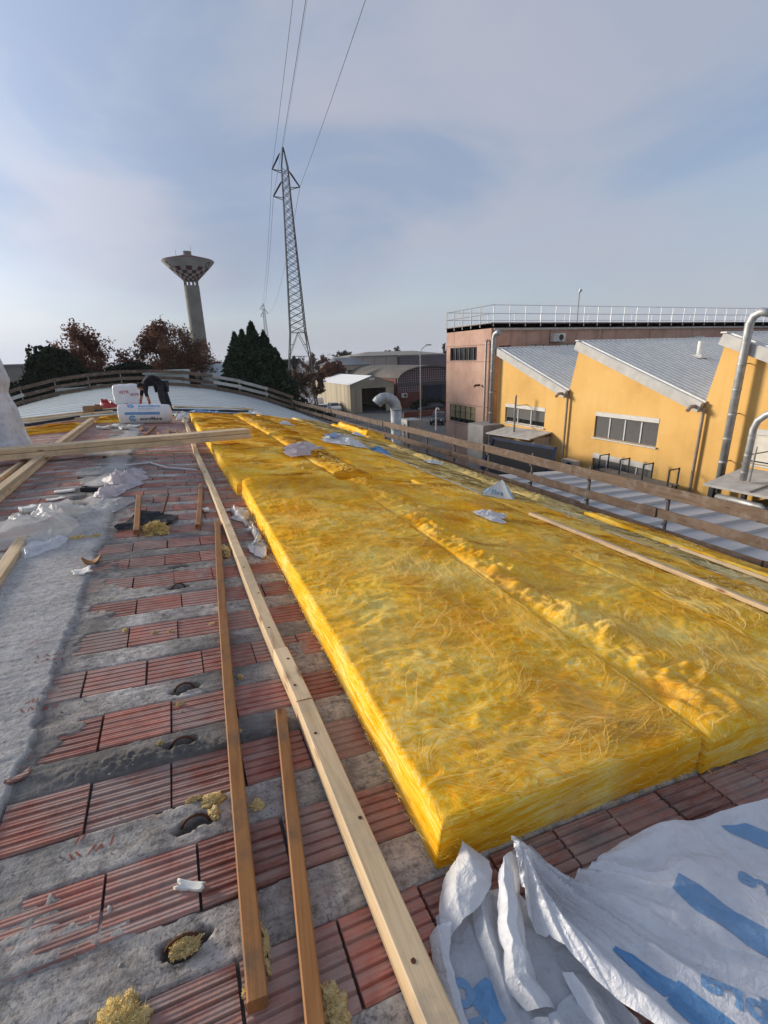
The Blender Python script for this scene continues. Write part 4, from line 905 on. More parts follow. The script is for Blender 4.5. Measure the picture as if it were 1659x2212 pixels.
tuft_m = wool_mat('old_wool', [(.16, .09, .03), (.34, .21, .07), (.48, .32, .12), (.60, .44, .20), (.70, .56, .32)], 1.0)
tuft('large straw-coloured wool tuft at the bottom of the bare blocks', -.33, .89, (.045, .050), .028, 301, n=2600)
tuft('straw-coloured wool tuft caught beside the foreground batten', .135, .74, (.030, .045), .025, 302, n=1600)
tuft('straw-coloured wool tuft stuffed into a pocket in the concrete rib', -.185, 1.01, (.032, .022), .018, 303, n=1200)
tuft('flat wool tuft next to the open pocket by the brown lath', -.08, 1.46, (.034, .022), .010, 304, n=900)
tuft('golden-brown wool tuft in front of the black felt', -.31, 4.66, (.085, .10), .07, 305, n=1500)
tuft('brown wool tuft between brown lath and pale batten', .22, 3.93, (.035, .10), .04, 306, n=800)
tuft('olive wool tuft beside the cream crumpled film', -.93, 4.66, (.06, .045), .025, 307, n=700)
tuft('olive wool tuft between film and black felt', -.79, 4.66, (.045, .04), .02, 308, n=600)
tuft('dark wool shred hung on a hooked wire beside the brown laths', -.0, .93, (.018, .05), .02, 309, n=500)
rg = np.random.default_rng(5)
for q in range(12):
    x, y = rg.uniform(-.5, .15), rg.uniform(.85, 3.2)
    tuft('thumb-sized crumb of old wool lying on the bare clay blocks', x, y, (rg.uniform(.008, .024), rg.uniform(.008, .024)), rg.uniform(.005, .014), 320 + q, n=90, group='crumbs of wool on the blocks')
# pebbles of mortar: countless crumbs, one piece of stuff
N_ = 900; py_ = .7 + 7 * rg.random(N_) ** 1.8; px_ = np.where(py_ > .9, rg.uniform(-.9 - .2 * py_, .56), rg.uniform(-.9, 1.0, N_)); ps_ = rg.uniform(.0012, .004, N_) * (1 + 1.5 * (rg.random(N_) > .93))
ph_ = np.maximum(deck_h(px_, py_)[0], 0) + ps_ * .3; J_ = rg.uniform(.6, 1.25, (N_, 6)) * ps_[:, None]; o_ = np.zeros(N_)
pc_ = np.stack([px_, py_, zr(px_) + ph_], 1)
Vp = np.stack([pc_ + np.stack(t, 1) for t in ((-J_[:, 0], o_, o_), (o_, -J_[:, 1], o_), (J_[:, 2], o_, o_), (o_, J_[:, 3], o_), (J_[:, 4] * .2, o_, J_[:, 5]), (o_, o_, -ps_ * .5))], 1).reshape(-1, 3)
Fp = (np.arange(N_)[:, None, None] * 6 + np.array([(0, 1, 4), (1, 2, 4), (2, 3, 4), (3, 0, 4), (1, 0, 5), (2, 1, 5), (3, 2, 5), (0, 3, 5)])[None]).reshape(-1, 3)
pebble = simple('mortar_crumb', (.34, .31, .28), .95, 0, .5, 40)
go = part('mortar_crumbs', Vp, Fp, pebble); tag(go, 'crumbs of mortar and grit scattered over the bare roof', 'rubble', kind='stuff')
# odd bits
pale_scrap = simple('pale_scrap', (.72, .69, .62), .8, 0, .2, 30)
def chip(lb, cat, name, x, y, sx, sy, rz, mat, curl=.2, th=.004, hh=.004, seed=1):
    n_ = 9; V = []; F = []
    for k in (0, 1):
        for i in range(n_):
            for j in range(n_):
                u, v = i / (n_ - 1) - .5, j / (n_ - 1) - .5; e = 1 + .25 * float(vn(np.array(u * 4.), np.array(v * 4.), 0, seed))
                px, py = u * sx * e, v * sy * e; h = hh + curl * sx * (u * 2) ** 2 * .25 + k * th
                p = on(x + px * math.cos(rz) - py * math.sin(rz), y + px * math.sin(rz) + py * math.cos(rz), h); V.append(tuple(p))
    q = n_ * n_
    for i in range(n_ - 1):
        for j in range(n_ - 1): a = i * n_ + j; F += [(a, a + 1, a + n_ + 1, a + n_), (q + a, q + a + n_, q + a + n_ + 1, q + a + 1)]
    for i in range(n_ - 1):
        for a, b in ((i * n_, (i + 1) * n_), ((i + 1) * n_ + n_ - 1, i * n_ + n_ - 1), (i + 1, i), ((n_ - 1) * n_ + i, (n_ - 1) * n_ + i + 1)): F.append((a, b, q + b, q + a))
    o = part(name, V, F, mat, None, True); tag(o, lb, cat); return o
chip('long knobbly sliver of white foam on the clay blocks', 'foam scrap', 'foam_scrap', -.165, 1.165, .075, .022, -.5, pale_scrap, .3, .012, seed=3)
chip('curled fragment of white sheet on the concrete strip', 'scrap', 'sheet_scrap', -.785, 3.80, .11, .10, .3, pale_scrap, .5, .006, .02, 4)
chip('curled brown shard of clay pipe above the white fragment', 'shard', 'clay_shard', -.745, 4.0, .12, .08, .2, brown_wood, 1.4, .008, .01, 5)
chip('red clay splinter at the edge of the concrete strip', 'shard', 'clay_shard', -.725, 1.815, .075, .022, .5, clay, .5, .01, .006, 6)
chip('pale lump of foam left of the clear sheet', 'foam scrap', 'foam_scrap', -1.50, 5.72, .12, .10, .6, pale_scrap, .4, .06, .01, 7)
chip('flat pale flake behind the clear sheet', 'scrap', 'sheet_scrap', -1.36, 6.2, .16, .08, .4, pale_scrap, .2, .01, .01, 8)
chip('white rectangle of board near the doubled beam', 'scrap', 'sheet_scrap', -1.32, 6.55, .20, .10, .1, pale_scrap, .05, .02, .01, 9)
chip('black work glove lying beside the pinkish bag', 'glove', 'work_glove', -.98, 6.45, .26, .10, .05, black_felt, .3, .05, .01, 10)
chip('small white block of foam beside the brown lath', 'foam scrap', 'foam_scrap', .16, 5.2, .06, .08, .3, pale_scrap, .1, .03, .01, 11)
for q, (x, y) in enumerate([(-1.55, 12.9), (-1.35, 13.1), (-1.1, 12.6), (-.9, 12.9)]):
    chip('pale scrap of foam lying left of the printed roll', 'foam scrap', 'foam_scrap', x, y, .22, .16, q, pale_scrap, .5, .05, .01, 12 + q)['group'] = 'foam scraps by the roll'
for q, (x, y) in enumerate([(-.74, 3.0), (-.80, 2.2), (-.66, 2.5)]):
    pass
felt = rect_sheet('roofing_felt', black_felt, [(-.66, 4.80), (-.44, 5.3), (-.10, 5.05)], [(-.62, 4.72), (-.40, 4.80), (-.20, 4.78)], lambda x, y, u, v: .015 + .035 * np.clip(crease(x, y, 55, 5) + .4, 0, 1.2), 30, 16); tag(felt, 'rumpled piece of black roofing felt under the short lath', 'felt')
mb = MB(); mb.tube([on(-.20, 5.96, .03), on(-.25, 4.95, .09)], .012, 8); o = mb.build('iron_rod', rust); tag(o, 'dark iron rod leaning over the black felt', 'rod')
mb = MB(); mb.tube([on(-.01, 1.0, .01), on(-.012, .985, .035), on(.0, .965, .04), on(.008, .95, .02), on(.012, .90, .01)], .0022, 6); o = mb.build('hooked_wire', rust); tag(o, 'thin hooked wire sticking up beside the brown lath', 'wire')
mb = MB(); mb.tube([on(-.8, 8.0, .02), on(-.44, 8.07, .03), on(-.22, 7.63, .03), on(.19, 7.41, .02)], .012, 6); o = mb.build('plastic_strap', film_white); tag(o, 'white strap snaking from the pinkish bag to the long batten', 'strap')

# ---------------------------------------------------------------- roll, wrapped stack, box, tarpaulin, chimney
roll = thing('insulation_roll', 'white wrapped roll of insulation with blue lettering lying before the worker', 'insulation roll', (-.65, 13.95, float(zr(-.65))))
RC, RR = Vector((0, 13.95, .262)), .235
def on_roll(xx, ang, dr=0.0):
    a_ = on(xx, 13.95, 0); return (xx, 13.95 - math.cos(ang) * (RR + dr), a_.z + RR + .012 + math.sin(ang) * (RR + dr))
V = []; F = []; nA, nL = 40, 30
for i in range(nL + 1):
    x = -1.27 + 1.22 * i / nL
    for k in range(nA):
        a = 2 * math.pi * k / nA; e = .006 * float(vn(np.array(x * 8.), np.array(math.cos(a) * 2.5), np.array(math.sin(a) * 2.5), 3)) - .03 * max(0, abs(i / nL - .5) * 2 - .93) / .07
        V.append(on_roll(x, a, e))
for i in range(nL):
    for k in range(nA): F.append((i * nA + k, i * nA + (k + 1) % nA, (i + 1) * nA + (k + 1) % nA, (i + 1) * nA + k))
part('wrapper', V, F, film_white, roll, True)
for xe, sg in ((-1.268, -1), (-.052, 1)):
    V = [on_roll(xe, 0, -RR)]; F = []; K = 36; rings = [.3, .55, .8, .97]
    for j, r_ in enumerate(rings):
        for k in range(K): V.append(tuple(Vector(on_roll(xe + sg * (.02 - .012 * j) + .008 * math.sin(k * 2.3), 2 * math.pi * k / K, -RR * (1 - r_) - .006))))
    for k in range(K): F.append((0, 1 + k, 1 + (k + 1) % K))
    for j in range(len(rings) - 1):
        for k in range(K): F.append((1 + j * K + k, 1 + (j + 1) * K + k, 1 + (j + 1) * K + (k + 1) % K, 1 + j * K + (k + 1) % K))
    part('end_face', V, F, wool_pale if sg > 0 else film_white, roll, True)
def roll_text(s, size, x0, a0, mat, bold=0.0, nm='print'):
    V, F = glyphs(s, size, bold, 2); return part(nm, [on_roll(x0 + x, a0 + y / RR, .004) for x, y, z in V], F, mat, roll)
def roll_patch(x0, x1, a0, a1, mat, nm='print'):
    V = []; F = []; K = 10
    for i in range(2):
        for k in range(K + 1): V.append(on_roll((x0, x1)[i], a0 + (a1 - a0) * k / K, .004))
    for k in range(K): F.append((k, k + 1, K + 2 + k, K + 1 + k))
    return part(nm, V, F, mat, roll)
def roll_ring(xc, ac, r0, r1, a_from, a_to, mat):
    V = []; F = []; K = 20
    for k in range(K + 1):
        t = a_from + (a_to - a_from) * k / K
        for r_ in (r0, r1): V.append(on_roll(xc + r_ * math.cos(t), ac + r_ * math.sin(t) / RR, .004))
    for k in range(K): F.append((2 * k, 2 * k + 1, 2 * k + 3, 2 * k + 2))
    return part('emblem', V, F, mat, roll)
ink_dark = simple('navy_print', (.012, .016, .05), .5)
for ac, tm in ((1.08, film_blue), (-.45, ink_dark)):
    roll_ring(-.96, ac, .045, .085, .5, 6.0, film_blue); roll_ring(-.96, ac, .0, .03, 0, 6.28, film_blue)
    roll_text('eurofibre', .135, -.80, ac - .22, ink_dark if tm is not film_blue else film_blue, .003)
roll_text('LANA MINERALE', .05, -.80, .60, film_bluegrey); roll_text('isolante termico', .042, -.80, .44, film_bluegrey)
roll_patch(-1.12, -.32, -.02, .26, film_blue)

# shrink-wrapped stack
def rbox(name, c, s, mat, parent, seed, n=12, amp=.012, tilt=0.0):
    """box with wrinkled film skin"""
    bm = bmesh.new(); bmesh.ops.create_cube(bm, size=1); bmesh.ops.subdivide_edges(bm, edges=bm.edges, cuts=n, use_grid_fill=True)
    V = np.array([v.co for v in bm.verts]); bm.verts.index_update(); F = [tuple(v.index for v in f.verts) for f in bm.faces]; bm.free()
    r_ = np.abs(V).max(1, keepdims=True); L = (np.abs(V) ** 8).sum(1, keepdims=True) ** (1 / 8); V = V / L * r_
    P = V * np.array(s) + np.array(c); k = amp * crease(P[:, 0] + P[:, 2], P[:, 1] + P[:, 2] * .7, seed, 4, 3); nn = V / np.linalg.norm(V, axis=1)[:, None]
    P = P + nn * k[:, None]; P[:, 0] += tilt * (P[:, 2] - c[2])
    return part(name, P, F, mat, parent, True)
st = thing('wrapped_stack', 'white shrink-wrapped stack with faded red print behind the worker', 'wrapped stack', (-1.5, 20.5, float(zr(-1.5))))
rbox('wrapper', (-1.5, 20.55, .45), (.82, .7, .74), film_white, st, 3, 18, .03)
red_print = film_mat('red_print', (.45, .06, .09), 1, .5, .1)
for (s_, x, z, sz) in (('VETR', -1.70, .52, .14), ('VETR', -1.36, .42, .13)):
    V, F = glyphs(s_, sz, .003, 1); part('print', [(x + a, 20.5 - .372, z + b) for a, b, c in V], F, red_print, st)
V, F = glyphs('VETR', .13, .003, 1)
cardboard = simple('cardboard', (.30, .17, .085), .85, 0, .2, 8)
bx = thing('cardboard_box', 'open brown cardboard box left of the worker', 'box', (-2.25, 17.5, .09))
mb = MB(); x0, y0, z0 = -2.52, 17.3, .125
mb.box((x0, y0, z0), (x0 + .5, y0 + .35, z0 + .012)); mb.box((x0, y0, z0 + .012), (x0 + .012, y0 + .35, z0 + .2)); mb.box((x0 + .488, y0, z0 + .012), (x0 + .5, y0 + .35, z0 + .2)); mb.box((x0 + .012, y0, z0 + .012), (x0 + .488, y0 + .012, z0 + .2)); mb.box((x0 + .012, y0 + .338, z0 + .012), (x0 + .488, y0 + .35, z0 + .2)); mb.build('carton', cardboard, bx)
for sx_ in (x0 - .06, x0 + .50): mb = MB(); mb.add([(sx_, y0, z0 + .2), (sx_ + .06, y0, z0 + .215), (sx_ + .06, y0 + .35, z0 + .215), (sx_, y0 + .35, z0 + .2)], [(0, 1, 2, 3)]); mb.build('flap', cardboard, bx)
crumple('tarpaulin', 'crumpled red tarpaulin beside the white wrapped stack', 'tarpaulin', red_film, [(-2.45, 18.9), (-2.4, 19.5), (-1.9, 19.7), (-1.4, 19.4), (-1.35, 18.9), (-1.9, 18.7)], .32, 401, None, .03, 2.6, 48)
crumple('tarpaulin', 'low red cloth at the worker\'s hands', 'tarpaulin', red_film, [(-1.1, 18.2), (-1.05, 18.6), (-.6, 18.7), (-.3, 18.5), (-.35, 18.2)], .12, 402, None, .03, 4, 36)
# chimney swathed in film
def chimney_mat():
    m, n, l, b, o = nodes('quilted_film')
    v = coord(n, l, geo=True); tcn = coord(n, l, geo=True, scale=(1, 1, .75))
    vo = n.new('ShaderNodeTexVoronoi'); vo.inputs['Scale'].default_value = 11; vo.inputs['Randomness'].default_value = .5; l.new(tcn, vo.inputs['Vector'])
    a = noise(n, l, v, 3, 5, .6)
    c = ramp(n, l, a.outputs['Fac'], [(.3, (.50, .50, .52)), (.7, (.74, .74, .74))]).outputs[0]
    c = mixc(n, l, ramp(n, l, vo.outputs['Distance'], [(.12, (.5, .5, .5)), (.4, (0, 0, 0))]).outputs[0], c, (.36, .33, .34))
    l.new(c, b.inputs['Base Color']); b.inputs['Roughness'].default_value = .4; bump(n, l, b, vo.outputs['Distance'], .5, .03)
    return m
ch = thing('chimney', 'chimney swathed in dimpled white plastic film beside the cross planks', 'chimney', (-2.98, 9.95, .08))
nA, nH = 72, 60; th = np.linspace(0, 2 * np.pi, nA, endpoint=False); zz = np.linspace(0, 1.72, nH)
T, Z = np.meshgrid(th, zz); T, Z = T.ravel(), Z.ravel()
r_ = np.interp(Z, [0, .08, .35, .8, 1.05, 1.25, 1.5, 1.72], [.70, .66, .60, .55, .50, .56, .52, .46]) + .03 * (1 - np.abs(vn(T * 2.2, Z * .8, 0, 5)) * 2) + .018 * fbm(np.cos(T) * 4, np.sin(T) * 4, Z * 5, 6, 3)
F = np.array([(j * nA + i, j * nA + (i + 1) % nA, (j + 1) * nA + (i + 1) % nA, (j + 1) * nA + i) for j in range(nH - 1) for i in range(nA)])
part('film_wrap', np.stack([-2.98 + r_ * np.cos(T), 9.95 + r_ * np.sin(T), .08 + Z], 1), F, chimney_mat(), ch, True)
mb = MB(); mb.lathe([(0, 1.92), (.2, 1.88), (.40, 1.80), (.40, 1.74)], (-2.98, 9.95, .08), 32); mb.build('cap', film_white, ch, True)

# ---------------------------------------------------------------- guard rails
galv = simple('galvanised_steel', (.30, .30, .30), .5, .75, .2, 5)
post_m = simple('weathered_steel', (.12, .105, .095), .7, .4, .3, 5)
rail = thing('guard_rail', 'long weathered board guard rail along the eave above the yard', 'guard rail', (8.3, 20, float(zr(8.3))), 'guard rails')
gx = lambda y: 8.28 + .35 * (y - 4.7) / 33
gz = lambda y: -.95 - .50 * (y - 4.7) / 33
ys = [1.9 + 1.93 * i for i in range(19)]
for i, y in enumerate(ys):
    mb = MB(); x = gx(y); top = gz(y) + .05
    mb.box((x - .022, y - .022, float(zr(min(x, 8.4))) - .05), (x + .022, y + .022, top)); mb.box((x - .07, y - .03, top - .32), (x - .022, y + .03, top - .28)); mb.box((x - .07, y - .03, top - .80), (x - .022, y + .03, top - .76))
    mb.build('post', post_m, rail)
rb = random.Random(3)
for row, (dz, hb) in enumerate(((-.11, .22), (-.555, .19), (-.91, .20))):
    i = 0; y0 = -2.0
    ends = [-2.0] + [ys[k] + .35 for k in range(1 + row % 2, 19, 2)] + [37.0]
    if row == 2: ends[0] = 4.1
    for a, b in zip(ends[:-1], ends[1:]):
        if b <= a: continue
        a2, b2 = a - .18, b + .15; xx = -.045 - .028 * (i % 2)
        board('board', (gx(a2) + xx, a2, gz(a2) + dz + rb.uniform(-.015, .015)), (gx(b2) + xx, b2, gz(b2) + dz + rb.uniform(-.02, .02)), .026, hb, old_wood, rail, (0, 0, 1), .003, 0, rb.uniform(0, .015), 4); i += 1
end = thing('guard_rail', 'curved board guard rail following the far arched end of the roof', 'guard rail', (-2.2, 37.2, .09), 'guard rails')
old_white = wood('whitened_wood', (.42, .40, .36), (.55, .53, .48), (.3, .28, .25), .85)
xs = np.linspace(-12.3, 8.5, 12)
for x in xs:
    mb = MB(); z = float(zr(min(x, 8.4))); mb.box((x - .022, 37.2, z - .05), (x + .022, 37.245, z + 1.1)); mb.build('post', galv, end)
for row, dz in enumerate((1.0, .58, .20)):
    for i in range(len(xs) - 1):
        x0, x1 = xs[i] - .12, xs[i + 1] + .12; m_ = old_white if (i in (8, 9) and row < 2) or (i == 1 and row == 1) else old_wood
        z0, z1 = float(zr(x0)), float(zr(min(x1, 8.6)))
        board('board', (x0, 37.17 - .03 * (i % 2), z0 + dz + rb.uniform(-.03, .03)), (x1, 37.17 - .03 * (i % 2), z1 + dz + rb.uniform(-.03, .03)), .026, .21, m_, end, (0, 0, 1), .003)
# ---------------------------------------------------------------- the worker
def skin_fig(name, joints, edges, radii, mat, parent, root, sub=2):
    m = bpy.data.meshes.new(name); m.from_pydata([tuple(j) for j in joints], edges, []); m.update()
    o = bpy.data.objects.new(name, m); COL.objects.link(o)
    sk = o.modifiers.new('skin', 'SKIN'); sk.use_smooth_shade = True
    for i, r in enumerate(radii):
        sv_ = m.skin_vertices[0].data[i]; sv_.radius = (r, r) if not isinstance(r, tuple) else r; sv_.use_root = (i == root)
    sb = o.modifiers.new('sub', 'SUBSURF'); sb.levels = sub; sb.render_levels = sub
    bpy.context.view_layer.update(); dg = bpy.context.evaluated_depsgraph_get(); me = bpy.data.meshes.new_from_object(o.evaluated_get(dg)); bpy.data.objects.remove(o)
    me.polygons.foreach_set('use_smooth', np.ones(len(me.polygons), bool)); me.materials.clear(); me.materials.append(mat)
    q = bpy.data.objects.new(name, me); link(q, parent); return q
cloth_black = simple('black_clothes', (.012, .012, .015), .9, 0, .4, 6)
skin_m = simple('skin', (.42, .22, .15), .6, 0, .08, 10)
hair_m = simple('dark_hair', (.012, .009, .008), .7, 0, .3, 60)
glove_m = simple('red_gloves', (.38, .03, .025), .8, 0, .2, 20)
man = thing('person', 'person in black clothes and red gloves bending over behind the printed roll', 'person', (-.38, 16.9, float(zr(-.38))))
z0 = float(zr(-.38)) + .03
J = [(-.22, 16.95, .86), (-.34, 16.93, .95), (-.50, 16.90, .98), (-.64, 16.86, .92), (-.71, 16.84, .86),          # pelvis .. neck
     (-.24, 16.84, .80), (-.27, 16.80, .44), (-.20, 16.80, .09), (-.33, 16.72, .035),                              # right leg, foot
     (-.20, 17.06, .80), (-.14, 17.10, .44), (-.06, 17.12, .09), (-.19, 17.06, .035),                              # left leg
     (-.62, 16.70, .90), (-.68, 16.64, .62), (-.63, 16.58, .40),                                                   # right arm
     (-.64, 17.02, .90), (-.80, 17.02, .64), (-.86, 16.96, .42)]                                                   # left arm
J = [(x, y, z + z0) for x, y, z in J]
E_ = [(0, 1), (1, 2), (2, 3), (3, 4), (0, 5), (5, 6), (6, 7), (7, 8), (0, 9), (9, 10), (10, 11), (11, 12), (3, 13), (13, 14), (14, 15), (3, 16), (16, 17), (17, 18)]
Rr = [.185, .18, .20, .175, .08, .115, .088, .066, .05, .115, .088, .066, .05, .08, .062, .045, .08, .062, .045]
skin_fig('body', J, E_, Rr, cloth_black, man, 0)
# head, bowed and turned towards the hands
def head():
    u, v = np.meshgrid(np.linspace(0, 2 * np.pi, 28, endpoint=False), np.linspace(0, np.pi, 20)); u, v = u.ravel(), v.ravel()
    x, y, z = np.sin(v) * np.cos(u), np.sin(v) * np.sin(u), np.cos(v)      # face towards -x, crown +z
    X, Y, Z = x * .095, y * .076, z * .118
    jaw = np.clip(-z, 0, 1); X = X - .012 * jaw * (x < 0); Y = Y * (1 - .25 * jaw)
    nose = np.exp(-((y / .16) ** 2 + ((z + .12) / .2) ** 2)) * (x < 0); X = X - .024 * nose
    brow = np.exp(-(((z - .22) / .12) ** 2)) * (x < -.5); X = X - .005 * brow
    eye = np.exp(-(((np.abs(y) - .38) / .14) ** 2 + ((z - .06) / .1) ** 2)) * (x < 0); X = X + .010 * eye
    mouth = np.exp(-((y / .3) ** 2 + ((z + .48) / .05) ** 2)) * (x < 0); X = X + .006 * mouth
    return X, Y, Z
hc = Vector((-.79, 16.80, .80 + z0)); HM = Matrix.Translation(hc) @ Matrix.Rotation(math.radians(35), 4, 'Z') @ Matrix.Rotation(math.radians(-58), 4, 'Y')
N, M = 28, 20; F = [(j * N + i, (j + 1) * N + i, (j + 1) * N + (i + 1) % N, j * N + (i + 1) % N) for j in range(M - 1) for i in range(N)]
X, Y, Z = head(); hd = part('head', [tuple(HM @ Vector(p)) for p in zip(X, Y, Z)], F, skin_m, man, True)
keep = [(X[i] > -.045) or (Z[i] > .062) for i in range(len(X))]
Fh = [f for f in F if all(keep[i] for i in f) and all(Z[i] > -.055 or X[i] > .03 for i in f)]
part('hair', [tuple(HM @ Vector((a * 1.10, b * 1.10, c * 1.08))) for a, b, c in zip(X, Y, Z)], Fh, hair_m, hd, True)
for sgn in (-1, 1):
    mb = MB(); mb.tube([HM @ Vector((.005, sgn * .074, -.03)), HM @ Vector((.012, sgn * .086, 0)), HM @ Vector((.004, sgn * .082, .03))], [.008, .012, .008], 8); mb.build('ear', skin_m, hd, True)
def hand(w, tip, side, parent):
    """gloved hand: palm, four fingers of unequal length and a thumb off the side, loosely curled"""
    w, tip = Vector(w), Vector(tip); d = (tip - w).normalized(); s = d.cross(Vector((0, 0, 1))).normalized() * side; n = s.cross(d)
    joints = [w, w + d * .05]; edges = [(0, 1)]; rad = [.036, .034]
    for k, (o_, L) in enumerate(((-.030, .062), (-.010, .075), (.012, .070), (.031, .054))):
        b = len(joints); p = w + d * .085 + s * o_
        joints += [p, p + d * L * .5 - n * .012, p + d * L * .85 - n * .036]; edges += [(1, b), (b, b + 1), (b + 1, b + 2)]; rad += [.013, .0105, .009]
    b = len(joints); joints += [w + d * .04 - s * .042, w + d * .075 - s * .058 - n * .015]; edges += [(1, b), (b, b + 1)]; rad += [.014, .010]
    return skin_fig('hand', joints, edges, rad, glove_m, parent, 1, 1)
hand(J[15], (J[15][0] + .02, J[15][1] - .02, J[15][2] - .2), 1, man); hand(J[18], (J[18][0] - .02, J[18][1] - .02, J[18][2] - .2), -1, man)
for a, b in ((14, 15), (17, 18)):
    p, q = Vector(J[a]), Vector(J[b]); mb = MB(); mb.tube([p.lerp(q, .55), p.lerp(q, 1.05)], [.050, .042], 12); mb.build('forearm', skin_m, man, True)
trousers_m = simple('slate_trousers', (.030, .033, .040), .9, 0, .3, 8)
def leg_tubes(idx):
    jj = [J[0]] + [J[i] for i in idx]; jj[-1] = tuple(Vector(jj[-1]))
    return jj
skin_fig('trousers', [J[0], J[5], J[6], J[7], J[9], J[10], J[11]], [(0, 1), (1, 2), (2, 3), (0, 4), (4, 5), (5, 6)], [.192, .125, .098, .078, .125, .098, .078], trousers_m, man, 0)
for a, b in ((7, 8), (11, 12)):
    p, q = Vector(J[a]), Vector(J[b]); mb = MB(); mb.tube([p + Vector((.05, .02, -.05)), p + Vector((0, 0, -.04)), q, q + (q - p).normalized() * .05 - Vector((0, 0, .0))], [.05, .062, .056, .03], 12); mb.build('boot', simple('brown_boot', (.05, .035, .025), .7), man, True)
# ---------------------------------------------------------------- wall with real openings
def facade(name, P0, sd, nr, s0, s1, zb, roof, ops, mat, parent, depth=.16, extra=()):
    """vertical wall in the plane through P0, running along sd, facing nr; roof = [(s, z)...]; ops = (s0, s1, z0, z1)"""
    P0, sd, nr = Vector(P0), Vector(sd), Vector(nr); rs = sorted(roof); zt = lambda s: float(np.interp(s, [a for a, _ in rs], [b for _, b in rs]))
    cuts = sorted(set([s0, s1] + [o[k] for o in ops for k in (0, 1)] + [a for a, _ in rs if s0 < a < s1] + list(extra)))
    mb = MB(); at = lambda s, z, d=0: tuple(P0 + sd * s + Vector((0, 0, z)) - nr * d)
    fl = sd.cross(Vector((0, 0, 1))).dot(nr) < 0
    def quad(*p): mb.poly(p[::-1] if fl else p)
    for a, b in zip(cuts[:-1], cuts[1:]):
        m = (a + b) / 2; hs = sorted([o for o in ops if o[0] - 1e-6 < m < o[1] + 1e-6], key=lambda o: o[2]); z = zb
        for o in hs:
            quad(at(a, z), at(b, z), at(b, o[2]), at(a, o[2])); z = o[3]
        quad(at(a, z), at(b, z), at(b, zt(b - 1e-6)), at(a, zt(a + 1e-6)))
    for a, b, z0, z1 in ops:
        for p, q in (((a, z0), (b, z0)), ((b, z0), (b, z1)), ((b, z1), (a, z1)), ((a, z1), (a, z0))):
            quad(at(*p), at(*q), at(*q, depth), at(*p, depth))
    return mb.build(name, mat, parent), at
def obox(mb, at, a, b, z0, z1, d0, d1):
    """box on a facade: s a..b, z z0..z1, depth d0..d1 (positive = into the wall)"""
    p = [at(s, z, d) for d in (d0, d1) for s, z in ((a, z0), (b, z0), (b, z1), (a, z1))]
    mb.add(p, [(0, 1, 2, 3), (7, 6, 5, 4), (0, 4, 5, 1), (1, 5, 6, 2), (2, 6, 7, 3), (3, 7, 4, 0)])

glass_dark = simple('dark_glass', (.018, .020, .022), .12, 0, .3, 1.5, spec=.6)
frame_light = simple('pale_frame', (.50, .50, .49), .5, .1, .1, 4)
frame_dark = simple('dark_frame', (.05, .045, .04), .5, .2, .1, 4)
blind_m = simple('grey_blind', (.062, .058, .056), .55, .1, .15, 5)
blind_w = simple('cream_blind', (.62, .58, .50), .6, 0, .1, 5)
alu = simple('shutter_box', (.50, .485, .46), .55, .2, .1, 3)
def window(at, op, parent, panes=4, blind=None, box=0.0, slat=.085, frame=frame_light, sill=True, depth=.16, blind_to=0.0):
    a, b, z0, z1 = op; w = MB(); t = .05; zt = z1 - box
    for s_ in (a, b - t): obox(w, at, s_, s_ + t, z0, zt, depth - .06, depth - .002)
    obox(w, at, a + t, b - t, z0, z0 + t, depth - .06, depth - .002); obox(w, at, a + t, b - t, zt - t, zt, depth - .06, depth - .002)
    for k in range(1, panes):
        c = a + (b - a) * k / panes; obox(w, at, c - t * .7, c + t * .7, z0 + t, zt - t, depth - (.125 if blind else .055), depth - .002)
    f = w.build('window', frame, parent)
    for k in range(panes):
        c0, c1 = a + (b - a) * k / panes, a + (b - a) * (k + 1) / panes
        g = MB(); g.poly([at(c0, z0, depth + .004), at(c1, z0, depth + .004), at(c1, zt, depth + .004), at(c0, zt, depth + .004)]); g.build('pane', glass_dark, f)
    if box: m = MB(); obox(m, at, a, b, zt + .003, z1 - .003, -.02, depth - .002); m.build('shutter_box', alu, f)
    if sill: m = MB(); obox(m, at, a - .06, b + .06, z0 - .07, z0 - .004, -.10, depth - .01); m.build('sill', alu, f)
    if blind:
        m = MB(); z = zt - .01
        while z > z0 + blind_to + slat:
            m.add([at(a + .03, z, depth - .075), at(b - .03, z, depth - .075), at(b - .03, z - slat * .96, depth - .105), at(a + .03, z - slat * .96, depth - .105)], [(0, 1, 2, 3)]); z -= slat
        m.build('blind', blind, f)
    return f

# ---------------------------------------------------------------- yellow sawtooth works
def render_mat():
    m, n, l, b, o = nodes('yellow_render'); v = coord(n, l, geo=True); a = noise(n, l, v, .35, 6, .62)
    c = ramp(n, l, a.outputs['Fac'], [(.3, (.62, .365, .115)), (.5, (.73, .44, .145)), (.7, (.78, .49, .175))]).outputs[0]
    st = noise(n, l, coord(n, l, geo=True, scale=(2.2, 2.2, .10)), 1.0, 6, .65); c = mixc(n, l, ramp(n, l, st.outputs['Fac'], [(.52, (0, 0, 0)), (.74, (.28, .28, .28))]).outputs[0], c, (.50, .30, .10))
    pt = noise(n, l, v, 1.6, 5, .7, .5); c = mixc(n, l, ramp(n, l, pt.outputs['Fac'], [(.58, (0, 0, 0)), (.70, (.35, .35, .35))]).outputs[0], c, (.80, .56, .27))
    l.new(c, b.inputs['Base Color']); b.inputs['Roughness'].default_value = .9; b.inputs['Specular IOR Level'].default_value = .15; bump(n, l, b, noise(n, l, v, 30, 4, .6).outputs['Fac'], .3, .01); return m
yellow = render_mat()
roof_metal = simple('ribbed_roof_sheet', (.70, .67, .62), .8, 0, .14, 1.2, spec=.1)
